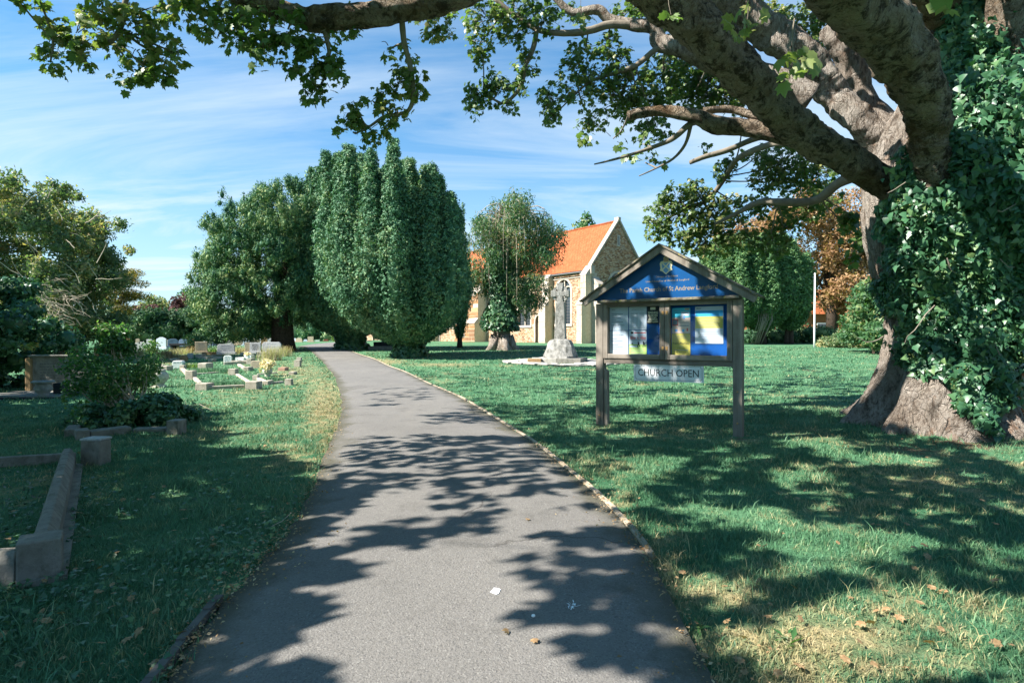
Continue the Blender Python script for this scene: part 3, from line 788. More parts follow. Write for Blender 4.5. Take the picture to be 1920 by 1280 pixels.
# coping stones up both rakes of the gable
for side in (0, 1):
    NS = 9
    for i in range(NS):
        a0, a1 = i / NS + .004, (i + 1) / NS - .004
        def q(a, dz):
            n = (-.16 + a * (WID / 2 + .16)); nn = n if side == 0 else WID - n
            return CP(-.10, nn, EAVE + (n) * sl_ + dz)
        m = MB(); p0, p1 = q(a0, .16), q(a1, .16)
        m.prism([p0, p1, p1 + UPZ * .20, p0 + UPZ * .20], U * .40); m.part('coping_stone', 'dressed_stone', church)
m = MB(); m.box(CP(-.12, WID / 2 - .15, RZ + .2), U * .44, NN * .3, UPZ * .2); m.part('apex_stone', 'dressed_stone', church)
for nn in (-.22, WID - .16):
    m = MB(); m.box(CP(-.12, nn, EAVE - .55), U * .55, NN * .38, UPZ * .62); m.part('kneeler', 'dressed_stone', church)
# slit in the gable
m = MB(); m.box(CP(-.03, WID / 2 - .16, 8.15), U * .05, NN * .32, UPZ * .9); s_ = m.part('slit_window', 'dressed_stone', church)
m = MB(); m.box(CP(-.045, WID / 2 - .05, 8.25), U * .03, NN * .1, UPZ * .7); m.part('slit', 'window_glass', s_)
def window(c, hw, z0, zs, axis_, face, lights, parent):
    """stone surround proud of the wall, sill, mullions, leaded glass set back"""
    A = {'s': (lambda a, z, o: CP(a, -o, z)), 'e': (lambda a, z, o: CP(-o, a, z))}[axis_]
    out = -face if False else None
    nv = (SS if axis_ == 's' else EE)
    f = MB(); W_ = .17; ar = arch_pts(hw, zs, None); ou = arch_pts(hw + W_, zs, None)
    inn = [(-hw, z0)] + ar + [(hw, z0)]; outr = [(-hw - W_, z0)] + ou + [(hw + W_, z0)]
    for i in range(len(inn) - 1):
        f.prism([A(c + inn[i][0], inn[i][1], .03), A(c + inn[i + 1][0], inn[i + 1][1], .03), A(c + outr[i + 1][0], outr[i + 1][1], .03), A(c + outr[i][0], outr[i][1], .03)], -nv * .25)
    wn = f.part('window', 'dressed_stone', parent)
    s = MB(); p = A(c - hw - .22, z0 - .2, .08); q = A(c + hw + .22, z0 - .2, .08); s.box(p, q - p, -nv * .35, UPZ * .2); s.part('sill', 'dressed_stone', wn)
    g = MB(); pts = [A(c + x, z, -.22) for x, z in inn]; g.prism(pts, -nv * .03); g.part('pane', 'window_glass', wn)
    mu = MB()
    for i in range(1, lights):
        x = -hw + 2 * hw * i / lights; top = zs + (hw * 1.0 * math.sqrt(max(0, 1 - (x / hw) ** 2)) if lights % 2 == 0 else hw * .5)
        p = A(c + x - .05, z0, -.08); mu.box(p, (A(c + x + .05, z0, -.08) - p), -nv * .14, UPZ * (top - z0))
    for i in range(lights):
        x0 = -hw + 2 * hw * i / lights; w2 = hw / lights; hd = arch_pts(w2, zs - .15, None); xc = x0 + w2
        for j in range(len(hd) - 1):
            (a1, b1), (a2, b2) = hd[j], hd[j + 1]
            mu.prism([A(c + xc + a1 * .98, b1, -.1), A(c + xc + a2 * .98, b2, -.1), A(c + xc + a2 * .98, b2 + .09, -.1), A(c + xc + a1 * .98, b1 + .09, -.1)], -nv * .1)
    mu.part('mullion', 'dressed_stone', wn)
    ld = MB(); z = z0 + .22
    while z < zs + hw * .5:
        p = A(c - hw * .97, z, -.205); ld.box(p, A(c + hw * .97, z, -.205) - p, -nv * .012, UPZ * .022); z += .24
    for i in range(1, lights * 3):
        x = -hw + 2 * hw * i / (lights * 3); p = A(c + x - .01, z0, -.2); ld.box(p, A(c + x + .01, z0, -.2) - p, -nv * .012, UPZ * (zs - z0))
    ld.part('glazing_bar', 'lead_line', wn)
for c, hw, z0, zs, a in WINS: window(c, hw, z0, zs, 's', 0, 2 if hw < 1 else 3, church)
window(EW[0], EW[1], EW[2], EW[3], 'e', 0, 3, church)
for c, hw, z0, zs in DOORS:
    f = MB(); W_ = .16; inn = [(-hw, z0)] + arch_pts(hw, zs, None) + [(hw, z0)]; outr = [(-hw - W_, z0)] + arch_pts(hw + W_, zs, None) + [(hw + W_, z0)]
    for i in range(len(inn) - 1):
        f.prism([CP(c + inn[i][0], -.04, inn[i][1]), CP(c + inn[i + 1][0], -.04, inn[i + 1][1]), CP(c + outr[i + 1][0], -.04, outr[i + 1][1]), CP(c + outr[i][0], -.04, outr[i][1])], NN * .25)
    fr_ = f.part('door_frame', 'dressed_stone', church)
    g = MB(); g.prism([CP(c + x, .2, z) for x, z in inn], NN * .08); g.part('door', 'oak_door', fr_)
# gutter and down pipes
m = MB(); m.tube([CP(.5, -.30, EAVE - .34), CP(LEN, -.30, EAVE - .34)], [.07, .07], 8); m.part('gutter', 'lead_line', church)
for t_, zt in ((.75, EAVE - .4), (tpx(826), EAVE - .4), (tpx(1098) + .3, EAVE - .4)):
    if t_ < .2: continue
    m = MB(); m.tube([CP(t_, -.30, zt), CP(t_, -.12, zt - .35), CP(t_, -.12, ZB)], [.05, .05, .05], 8); m.part('drainpipe', 'pipe', church)
# plain string course below the eaves of the chancel
m = MB(); m.box(CP(.5, -.07, EAVE - .72), U * 14.5, NN * .069, UPZ * .12); m.part('string_course', 'dressed_stone', church)
# dressed-stone buttresses of the chancel: stages with weathered tops, each course a block of its own
def block_stack(t0, t1, out0, z0, z1, h, mats, rng, nbl=2, name='buttress_stone', depth_in=-.002):
    """courses of separate blocks between t0..t1, standing out0 metres from the wall"""
    z = z0; i = 0
    while z < z1 - .08:
        hh = min(h * rng.uniform(.85, 1.15), z1 - z)
        if z1 - z - hh < .12: hh = z1 - z
        cut = [t0, t0 + (t1 - t0) * (rng.uniform(.35, .65)), t1] if nbl == 2 else [t0, t1]
        if i % 2 and nbl == 2: cut = [t0, t0 + (t1 - t0) * rng.choice((.3, .7)), t1]
        for a, b in zip(cut, cut[1:]):
            pr = rng.uniform(-.015, .012); mt = rng.choice(mats); m = MB()
            m.box(CP(a + .022, -out0 + pr, z + .02), U * (b - a - .044), NN * (out0 - pr + depth_in), UPZ * (hh - .04))
            m.part(name, mt, church)
        z += hh; i += 1
def buttress(t0, t1, outs, zs, mats, h, rng, cap='dressed_stone', core='mortar', nbl=2):
    """outs = projection of each stage from the ground up, zs = stage tops"""
    z = ZB - .15
    for o_, zt in zip(outs, zs):
        m = MB(); m.box(CP(t0 + .018, -o_ + .018, z), U * (t1 - t0 - .036), NN * (o_ - .022), UPZ * (zt - z)); m.part('buttress_core', core, church)
        block_stack(t0, t1, o_, z, zt, h, mats, rng, nbl)
        nxt = outs[outs.index(o_) + 1] if outs.index(o_) + 1 < len(outs) else 0.0
        m = MB(); dz = (o_ - nxt) * 1.3
        prof = [(-o_ - .04, zt), (-o_ - .04, zt + .07), (-nxt - .002, zt + dz), (-nxt - .002, zt)]
        m.prism([CP(t0 - .03, a, b) for a, b in prof], U * (t1 - t0 + .06)); m.part('buttress_cap', cap, church)
        z = zt + .001 if False else zt + 0.0
rg = random.Random(11)
IR = ['ironstone_a', 'ironstone_b', 'ironstone_a', 'ironstone_c', 'dressed_stone']
buttress(-.02 + .05, .62, [1.05, .62], [zpx(572, .3) , zpx(517, .3)], ['dressed_stone'], .42, rg)
buttress(tpx(1037), tpx(1024), [.85, .5], [zpx(575, 5), zpx(524, 5)], ['dressed_stone'], .42, rg)
tb = tpx(895)
buttress(tpx(912), tpx(893), [1.35, .95], [zpx(607, tb), zpx(552, tb)], IR, .36, rg)
buttress(tpx(888), tpx(868), [1.0, .7], [zpx(607, tb), zpx(545, tb)], IR, .36, rg)
buttress(tpx(823), tpx(802), [.8], [zpx(611, 26)], IR, .36, rg)
buttress(tpx(740), tpx(726), [.9], [zpx(590, 34)], IR + ['dressed_stone'] * 2, .5, rg)
# quoins up the south-east corner, alternately long and short, facing east
z = ZB - .1; i = 0
while z < EAVE - .6:
    L = .52 if i % 2 else .30; m = MB()
    m.box(CP(-.02, -.02, z + .006), U * .045, NN * L, UPZ * .33); m.part('quoin', 'dressed_stone', church); z += .35; i += 1
for nn in (.05, WID - .65):     # buttresses of the east wall
    for o_, z0, z1 in ((1.0, ZB - .15, 3.3), (.6, 3.3, 5.0)):
        m = MB(); m.box(CP(-o_, nn, z0), U * (o_ - .004), NN * .6, UPZ * (z1 - z0)); m.prism([CP(-o_ - .03, nn - .02, z1), CP(-.004, nn - .02, z1), CP(-.004, nn - .02, z1 + .6)], NN * .64); m.part('east_buttress', 'dressed_stone', church)

# ---------------------------------------------------------------- tomb and white block seen between the yews
q = G(700, 655)
tomb = thing('chest_tomb', 'low dark chest tomb on a stone step between the two ivy-clad yew trunks', 'tomb', q)
d_ = 30.5
def wbox(px0, px1, py0, py1, d, dep, name, mat, root, bev=0, smooth=False, label=None, rot=0.0, grain=False):
    """a box seen as this rectangle at distance d, dep metres deep"""
    a = P(px0, py1, d); b = P(px1, py0, d); m = MB()
    ax = Vector((b.x - a.x, 0, 0)); ay = Vector((0, dep, 0))
    if rot:
        R = Matrix.Rotation(rot, 3, 'Z'); ax = R @ ax; ay = R @ ay
    m.box(a, ax, ay, Vector((0, 0, b.z - a.z)), )
    return m.part(name, mat, root, bevel=bev, label=label, grain=grain)
wbox(700, 752, 641, 650, d_, 1.6, 'plinth', 'black_headstone', tomb, .01, rot=-.1)
wbox(715, 742, 628, 641, d_ + .5, .7, 'chest', 'grey_headstone', tomb, .01, rot=-.1)
wbox(690, 770, 649, 656, d_ - .6, 2.8, 'step', 'dark_kerb_stone', tomb, .01, rot=-.1)
q = P(639, 642, 52)
wb = thing('information_board', 'white rectangular board standing beside the far end of the path', 'board', (q.x, q.y, q.z - .3))
wbox(634, 645.5, 629, 642, 52, .08, 'panel', 'white_paint', wb); wbox(634.5, 636, 642, 645, 52, .07, 'leg', 'white_paint', wb); wbox(643.5, 645, 642, 645, 52, .07, 'leg', 'white_paint', wb)

# ---------------------------------------------------------------- noticeboard
PL = Vector((1.113, 7.11, 0.0)); SX = Vector((0.823, -0.568, 0)); BN = Vector((-0.568, -0.823, 0))   # along the board, and out of its face
BW = 1.637
def B(s, z, o=0.0): return PL + SX * s + BN * o + UPZ * z
def s_of(px): k = (px - 960) / F; return (PL.y * k - PL.x) / (SX.x - SX.y * k)
def z_of(py, px): return CH + (HY - py) / F * (PL.y + SX.y * s_of(px))
def bbox(m, s0, s1, z0, z1, o0, o1): m.box(B(s0, z0, o0), SX * (s1 - s0), BN * (o1 - o0), UPZ * (z1 - z0))
board = thing('church_noticeboard', 'weathered oak noticeboard with blue gable panel standing on two posts', 'noticeboard', PL)
g0 = lambda s: float(gz(B(s, 0).x, B(s, 0).y))
OAK = dict(grain=True)
for s in (0.0, BW):
    m = MB(); m.box(B(s - .048, g0(s) - .25, -.05), SX * .096, BN * .10, UPZ * (1.50 - g0(s) + .25)); m.part('post', 'weathered_oak', board, bevel=.005, grain=True)
m = MB(); m.prism([B(.05, -.2, -.04), B(.05, .70, -.04), B(.095, .66, -.04), B(.10, -.2, -.04)], BN * .07); m.part('repair_stake', 'weathered_oak', board, bevel=.004, grain=True)
for s, z in ((0.0, .52), (0.0, .12), (BW, .50), (BW, .16)):
    m = MB(); c = B(s, z, .05); m.tube([c, c + BN * .008], [.011, .008], 8); m.part('bolt', 'brass', board)
SL0, SL1, SR0, SR1 = .085, .79, .865, BW - .065
ZT, ZBo = 1.468, .865
m = MB(); bbox(m, .049, BW - .049, .775, 1.50, -.045, -.02); m.part('back_board', 'board_blue', board)
m = MB(); bbox(m, .049, BW - .049, .765, .825, -.02, .035); m.part('bottom_rail', 'weathered_oak', board, bevel=.004, grain=True)
m = MB(); bbox(m, .049, BW - .049, 1.49, 1.505, -.04, .05); m.part('top_rail', 'weathered_oak', board, bevel=.002, grain=True)
m = MB(); m.box(B(-.0, 1.506, -.05), SX * (BW + .03), BN * .17, UPZ * .032); m.part('ledge', 'lichen_oak', board, bevel=.006, grain=True)
def case_door(s0, s1, hinge):
    root = None
    m = MB(); w_ = .058
    bbox(m, s0, s0 + w_, .826, 1.489, -.019, .052); bbox(m, s1 - w_, s1, .826, 1.489, -.019, .052)
    bbox(m, s0 + w_, s1 - w_, .826, .826 + w_, -.019, .05); bbox(m, s0 + w_, s1 - w_, 1.489 - w_ * .6, 1.489, -.019, .05)
    dr = m.part('case_door', 'weathered_oak', board, bevel=.005, grain=True)
    g = MB(); bbox(g, s0 + w_ + .001, s1 - w_ - .001, .826 + w_ + .001, 1.488 - w_ * .6, .018, .022); g.part('pane', 'case_glass', dr)
    for z in (.96, 1.37):
        h = MB(); bbox(h, hinge - .012, hinge + .012, z - .02, z + .02, .052, .056); h.part('hinge', 'brass', dr)
SM = s_of(1248.5)
case_door(.052, SM - .002, SM - .02); case_door(SM + .002, BW - .052, SM + .028)
# gable: two boards meeting at the apex, roof boards above them and the blue panel between
AP = (.78, z_of(462, 1246)); 
AP = (.79, 2.145); EL = (-.215, 1.535); ER = (BW + .215, 1.515)
for (sa, za) in (EL, ER):
    dv = Vector((AP[0] - sa, 0, AP[1] - za)).normalized(); pn = Vector((-dv.z, 0, dv.x));
    if pn.z < 0: pn = -pn
    def W2(s, z, o): return B(s, z, o)
    wd = .072
    e1 = (sa - pn.x * wd, za - pn.z * wd); a1 = (AP[0], AP[1] - wd / abs(pn.z))
    m = MB(); m.prism([B(sa, za, .075), B(AP[0], AP[1], .075), B(a1[0], a1[1], .075), B(e1[0], e1[1], .075)], BN * .035); m.part('barge_board', 'weathered_oak', board, bevel=.003, grain=True)
    t2 = .022; e2 = (sa + pn.x * t2, za + pn.z * t2); a2 = (AP[0], AP[1] + t2 / abs(pn.z))
    ex = -.02 if sa < 0 else .02
    m = MB(); m.prism([B(sa + ex, za + .003 - .013, -.12), B(AP[0], AP[1] + .003, -.12), B(a2[0], a2[1], -.12), B(e2[0] + ex, e2[1] - .013, -.12)], BN * .25); m.part('roof_board', 'lichen_oak', board, bevel=.003, grain=True)
m = MB(); zp = 1.54; kL = (AP[1] - EL[1]) / (AP[0] - EL[0]); kR = (AP[1] - ER[1]) / (ER[0] - AP[0])
m.prism([B(EL[0] + (zp - EL[1] + .06) / kL, zp, -.01), B(ER[0] - (zp - ER[1] + .06) / kR, zp, -.01), B(AP[0], AP[1] - .06, -.01)], BN * .03)
gp = m.part('gable_panel', 'panel_blue', board)
def text(txt, s0, s1, z, h, mat, root, o, bold=0.0, name='lettering', Bf=None, depth=.0015, align=None):
    """flat lettering: fitted between s0 and s1 along the board, baseline z, cap height h"""
    cu = bpy.data.curves.new(name, 'FONT'); cu.body = txt; cu.size = 1; cu.offset = bold; cu.resolution_u = 2
    tmp = bpy.data.objects.new(name, cu); COL.objects.link(tmp); dg = bpy.context.evaluated_depsgraph_get()
    me = bpy.data.meshes.new_from_object(tmp.evaluated_get(dg)); bpy.data.objects.remove(tmp); bpy.data.curves.remove(cu)
    n = len(me.vertices); co = np.zeros(n * 3, np.float32); me.vertices.foreach_get('co', co); co = co.reshape(-1, 3)
    x0, x1 = co[:, 0].min(), co[:, 0].max(); y1 = 0.70
    Bf = Bf or B
    for i, v in enumerate(me.vertices):
        s = s0 + (co[i, 0] - x0) / (x1 - x0) * (s1 - s0); zz = z + co[i, 1] / y1 * h
        v.co = Bf(s, zz, o)
    me.materials.clear(); me.materials.append(M[mat]); me.name = name
    return put(name, me, root)
GO = .0205
text('The Parish Church of St Andrew Langford', s_of(1163), s_of(1347), 1.625, .052, 'gilt', gp, GO, .016)
text('United Benefice of Henlow & Langford', s_of(1212), s_of(1293), 1.735, .021, 'gilt', gp, GO, .01)
text('Diocese of St Albans', s_of(1231), s_of(1272), 1.785, .021, 'gilt', gp, GO, .01)
# the coat of arms: shield with saltire, mitre above, ribbons at the sides
ES, EZ = s_of(1250), 1.925
def flat(pts, o0, o1, mat, name='emblem'):
    m = MB(); m.prism([B(ES + a, EZ + b, o0) for a, b in pts], BN * (o1 - o0)); return m.part(name, mat, gp)
flat([(-.062, .045), (-.075, .02), (-.066, -.035), (-.075, -.06), (-.045, -.07), (0, -.108), (.045, -.07), (.075, -.06), (.066, -.035), (.075, .02), (.062, .045), (.03, .05), (.03, .085), (0, .12), (-.03, .085), (-.03, .05)], GO, GO + .002, 'cream_print')
flat([(-.048, .025), (.048, .025), (.046, -.03), (.03, -.065), (0, -.095), (-.03, -.065), (-.046, -.03)], GO + .003, GO + .005, 'shield_blue')
flat([(-.045, .020), (-.032, .024), (.044, -.048), (.034, -.058)], GO + .006, GO + .008, 'cream_print'); flat([(.045, .020), (.032, .024), (-.044, -.048), (-.034, -.058)], GO + .0085, GO + .0105, 'cream_print')
flat([(-.026, .038), (.026, .038), (.027, .07), (0, .108), (-.027, .07)], GO + .003, GO + .005, 'mitre_tan')
# papers inside the cases
def paper(name, label, px0, px1, py0, py1, mat, o=-.016, grp=None):
    s0, s1 = s_of(px0), s_of(px1); z1 = z_of(py0, (px0 + px1) / 2); z0 = z_of(py1, (px0 + px1) / 2)
    m = MB(); bbox(m, s0, s1, z0, z1, o, o + .0015); r = m.part(name, mat, at=B(s0, z0, o)); tag(r, label, 'poster' if name == 'poster' else 'notice', grp)
    for s, z in ((s0 + .006, z1 - .006), (s1 - .006, z1 - .006)):
        pm = MB(); c = B(s, z, o + .0016); pm.tube([c, c + BN * .004], [.0035, .003], 6); pm.part('drawing_pin', 'black_ink', r)
    def L(fx0, fx1, fz, h, txt=None, mt='soft_ink', bold=0.0):
        a, b = s0 + (s1 - s0) * fx0, s0 + (s1 - s0) * fx1; zz = z1 - (z1 - z0) * fz; hh = h * (z1 - z0)
        if txt: text(txt, a, b, zz - hh, hh, mt, r, o + .0022, bold, 'print')
        else: m = MB(); bbox(m, a, b, zz - hh, zz, o + .0018, o + .0024); m.part('print', mt, r)
    def R_(fx0, fx1, f0, f1, mt, dz=0.0):
        m = MB(); bbox(m, s0 + (s1 - s0) * fx0, s0 + (s1 - s0) * fx1, z1 - (z1 - z0) * f1, z1 - (z1 - z0) * f0, o + .0017 + dz, o + .0021 + dz); m.part('print', mt, r)
    return r, L, R_
r, L, R_ = paper('notice', 'upper white typed contact sheet at the left edge of the left case', 1142.5, 1177, 574.5, 619, 'paper')
L(.10, .30, .12, .035, 'VICAR', 'black_ink', .01)
for i, (a, b) in enumerate(((.10, .72), (.10, .48), (.10, .62), (.10, .36), (.10, .72))): L(a, b, .30 + i * .085, .022)
L(.10, .80, .78, .02)
r, L, R_ = paper('notice', 'lower white typed contact sheet at the left edge of the left case', 1142.5, 1177, 620, 663.5, 'paper')
L(.10, .75, .17, .035, 'CHURCHWARDENS', 'black_ink', .01)
for a, b, c_ in ((.10, .42, .33), (.10, .72, .42), (.10, .48, .60), (.10, .72, .69), (.10, .42, .78)): L(a, b, c_, .025)
r, L, R_ = paper('notice', 'white service times sheet above the red lettered ride poster', 1178.5, 1211.5, 574, 618, 'paper')
L(.15, .85, .12, .035, "St Andrew's Church", 'black_ink', .01)
for i in range(7): L(.10, .30, .30 + i * .085, .02); L(.38, .52, .30 + i * .085, .02); L(.60, .86, .30 + i * .085, .02)
L(.10, .9, .90, .02)
r, L, R_ = paper('poster', "white and green poster with red words Bike 'n Hike in the left case", 1178.5, 1211.5, 619, 667, 'paper')
R_(0, 1, .55, 1, 'lime_print'); R_(.05, .48, .60, .67, 'paper', .0003)
L(.08, .95, .22, .13, "Bike 'n Hike", 'red_ink', .02); L(.30, .95, .08, .035, None, 'red_ink'); L(.08, .95, .37, .018)
R_(.10, .26, .05, .14, 'black_ink')
for x in (.50, .80):   # the walker and the cyclist
    R_(x, x + .06, .44, .49, 'black_ink', .0004); R_(x + .0, x + .10, .49, .58, 'black_ink', .0004); R_(x - .02, x + .03, .58, .66, 'black_ink', .0005); R_(x + .08, x + .13, .58, .65, 'black_ink', .0005)
R_(.14, .22, .50, .55, 'black_ink', .0004)
for i in range(4): L(.12, .82, .74 + i * .06, .015)
r, L, R_ = paper('notice', 'small black warning sign about thieves at the top of the left case', 1212.5, 1234.5, 574, 607, 'black_ink', -.013)
R_(.28, .72, .05, .20, 'cream_print'); L(.06, .94, .29, .13, 'WARNING', 'cream_print', .02); L(.10, .90, .45, .12, 'THIEVES', 'cream_print', .02); L(.2, .8, .60, .12, 'STOP!', 'cream_print', .02)
L(.10, .90, .73, .02, None, 'cream_print'); L(.12, .88, .77, .02, None, 'cream_print'); L(.06, .94, .83, .09, 'ROOF ALARMS', 'cream_print', .02)
r, L, R_ = paper('poster', 'seaside picture poster with turquoise top and sandy bottom in the right case', 1259.5, 1293.5, 577, 624.5, 'sand_print')
R_(0, 1, 0, .38, 'cyan_print'); R_(.45, .62, .30, .42, 'paper', .0003); R_(.5, .95, .16, .33, 'paper', .0004); R_(.62, .72, .30, .44, 'shield_blue', .0006); R_(.7, .95, .02, .09, 'mitre_tan', .0005)
L(.04, .42, .07, .05, 'Langford', 'dark' if False else 'soft_ink'); R_(.02, .33, .44, .70, 'red_ink', .0002); R_(.05, .30, .47, .67, 'soft_ink', .0004)
L(.42, .95, .58, .02); L(.32, .95, .68, .04); R_(.55, .68, .85, .95, 'sky_print', .0003); R_(.80, .88, .80, .92, 'red_ink', .0003); R_(.15, .3, .84, .94, 'shield_blue', .0003)
r, L, R_ = paper('poster', 'yellow coffee morning poster at the lower left of the right case', 1259, 1293.5, 625, 669.5, 'yellow_paper')
L(.2, .8, .08, .06, "St Andrew's", 'soft_ink'); L(.25, .75, .17, .05, 'Church Hall', 'soft_ink'); L(.06, .94, .38, .07, 'Tea/Coffee/Cake', 'black_ink', .015); L(.38, .62, .51, .045, 'Every'); L(.3, .7, .59, .055, 'TUESDAY', 'black_ink'); L(.12, .88, .69, .03); L(.22, .78, .76, .055, 'All Welcome', 'black_ink', .01); R_(.42, .56, .29, .34, 'olive_band'); R_(.42, .58, .87, .93, 'olive_band')
r, L, R_ = paper('poster', 'white sheet with broad blue and yellow bands in the right case', 1302.5, 1355.5, 574, 644, 'paper')
R_(0.01, .99, .11, .27, 'sky_print'); R_(.01, .99, .27, .59, 'olive_band'); L(.05, .22, .04, .025)
for i in range(6): L(.12, .88, .33 + i * .04, .010, None, 'soft_ink')
for i in range(5): L(.10, .85 if i < 3 else .45, .64 + i * .045, .010)
r, L, R_ = paper('notice', 'dark blue card under the black warning sign in the left case', 1213, 1233, 609, 635, 'panel_blue')  # dark blue sheet put where a shadow lies on the case back
# hanging sign
c0, c1 = B(s_of(1190), z_of(713, 1190), .02), B(s_of(1321), z_of(717.5, 1321), .02); hh = .196
tl = (c1 - c0); tl_n = tl.normalized()
up2 = (UPZ - tl_n * tl_n.z).normalized()
m = MB(); m.box(c0, tl, BN * .006, up2 * hh); sg = m.part('open_sign', 'sign_white', at=c0); tag(sg, 'white sign reading CHURCH OPEN hanging below the noticeboard', 'sign')
def SG(s, z, o=0): return c0 + tl_n * s + up2 * z + BN * o
Lw = tl.length
text('CHURCH OPEN', .055, Lw - .055, .062, .082, 'black_ink', sg, .0065, .004, 'lettering', SG)
def bar(a, b, wd=.003):
    d = Vector(SG(*b)) - Vector(SG(*a)); n = BN.cross(d).normalized(); m = MB(); m.box(SG(*a) + BN * .0063 - n * wd / 2, d, n * wd, BN * .0006); return m
fr = MB(); e_ = .018; k_ = .016
cor = [(e_ + k_, e_), (Lw - e_ - k_, e_), (Lw - e_ - k_, e_ + k_), (Lw - e_, e_ + k_), (Lw - e_, hh - e_ - k_), (Lw - e_ - k_, hh - e_ - k_), (Lw - e_ - k_, hh - e_), (e_ + k_, hh - e_), (e_ + k_, hh - e_ - k_), (e_, hh - e_ - k_), (e_, e_ + k_), (e_ + k_, e_ + k_)]
for i in range(12):
    b_ = bar(cor[i], cor[(i + 1) % 12]); fr.add(b_.v, b_.f)
fr.part('border', 'black_ink', sg)
for s in (.1, Lw - .1):
    m = MB(); q = SG(s, hh - .012, .008); m.tube([q, q + Vector((0, 0, .035)) - BN * .004], [.0025, .0025], 6); m.part('hook', 'lead_line', sg)

# ---------------------------------------------------------------- war memorial
cb = G(1050, 681); CBZ = cb.z; D_ = cb.y
cross = thing('memorial_cross', 'tall grey ringed stone cross on a rough boulder base in the lawn', 'monument', (cb.x, cb.y + .5, CBZ))
cx0 = P(1051, 600, D_ + .5); CX, CY = cx0.x, D_ + .5
def zc_(py): return CH + (HY - py) / F * CY
def mx(px): return (px - 960) / F * CY
CU = Vector((0.96, -.28, 0)); CN = Vector((-.28, -.96, 0))
def CRP(a, z, o=0): return Vector((CX, CY, 0)) + CU * a + CN * o + UPZ * z
zt, zb_ = zc_(531), zc_(637)
hwid = mx(1061) - mx(1051)
m = MB()
zbh = zc_(566)
w0, w1 = .20, .155
vs = [CRP(-w0, zb_, -w0 * .8), CRP(w0, zb_, -w0 * .8), CRP(w0, zb_, w0 * .8), CRP(-w0, zb_, w0 * .8), CRP(-w1, zbh, -w1 * .75), CRP(w1, zbh, -w1 * .75), CRP(w1, zbh, w1 * .75), CRP(-w1, zbh, w1 * .75)]
m.add(vs, [(0, 3, 2, 1), (4, 5, 6, 7), (0, 1, 5, 4), (1, 2, 6, 5), (2, 3, 7, 6), (3, 0, 4, 7)])
o = m.part('shaft', 'weathered_cross', cross, bevel=.025)
zcn = zc_(551); R0 = mx(1068) - mx(1051); TK = .11
def armp(dx, dz):   # flared arm from the centre outward
    px_ = Vector((dx, dz)); q = Vector((-dz, dx)); L_ = (zt - zcn) if dz > 0 else (zcn - zbh) + .02 if dz < 0 else R0 * 1.02
    return [(q * .075), (px_ * L_ + q * .12), (px_ * L_ - q * .12), (-q * .075)]
m = MB()
for i, (dx, dz) in enumerate(((0, 1), (0, -1), (1, 0), (-1, 0))):
    t_ = TK + i * .0025; m.prism([CRP(p.x, zcn + p.y, -t_) for p in armp(dx, dz)], CN * 2 * t_)
m.part('cross_head', 'weathered_cross', cross, bevel=.015)
m = MB(); n_ = 28; Ro, Ri = R0 * .93, R0 * .62
for i in range(n_):
    a0, a1 = 2 * math.pi * i / n_, 2 * math.pi * (i + 1) / n_
    m.prism([CRP(Ri * math.cos(a0), zcn + Ri * math.sin(a0), -.075), CRP(Ro * math.cos(a0), zcn + Ro * math.sin(a0), -.075), CRP(Ro * math.cos(a1), zcn + Ro * math.sin(a1), -.075), CRP(Ri * math.cos(a1), zcn + Ri * math.sin(a1), -.075)], CN * .15)
m.part('ring', 'weathered_cross', cross)
# boulder: rough hewn, built from rings of jittered points
rr = random.Random(8); m = MB(); zr0, zr1 = zc_(671), zc_(636)
rings = [(0, .60, .55), (.12, .585, .54), (.35, .54, .50), (.6, .49, .44), (.82, .43, .38), (.95, .36, .31), (1.0, .24, .2)]; sg_ = 18; base = []
for f_, rx, ry in rings:
    ring = []
    for k in range(sg_):
        a = 2 * math.pi * k / sg_; c, s = math.cos(a), math.sin(a)
        sq = 1 / max(abs(c), abs(s)) ** .55; j = 1 + rr.uniform(-.055, .055)
        ring.append(CRP(c * rx * sq * j, zr0 + (zr1 - zr0) * f_ + rr.uniform(-.02, .02) * (f_ > 0), s * ry * sq * j))
    base.append(ring)
for ring in base: m.v += [tuple(v) for v in ring]; m.g += [tuple(v) for v in ring]
for i in range(len(base) - 1):
    for k in range(sg_): k2 = (k + 1) % sg_; m.f.append((i * sg_ + k, i * sg_ + k2, (i + 1) * sg_ + k2, (i + 1) * sg_ + k))
m.f.append(tuple((len(base) - 1) * sg_ + k for k in range(sg_))); m.part('boulder', 'weathered_cross', cross)
for i, (x0, x1, y0, y1, o0) in enumerate(((-.85, .0, -.8, .75, .0), (.012, .85, -.78, .78, .0))):
    m = MB(); m.box(CRP(x0, CBZ - .1, y0), CU * (x1 - x0), CN * (y1 - y0), UPZ * (.1 + zr0 - CBZ + .01)); m.part('plinth_slab', 'paving_stone' if i == 0 else 'dark_kerb_stone', cross, bevel=.012)
rg = random.Random(4); pave = thing('crazy_paving', 'ring of pale flat stones laid in the lawn around the memorial cross', 'paving', (CX, CY - .4, CBZ))
ctr = Vector((CX, CY - .15, 0)); NP = 26
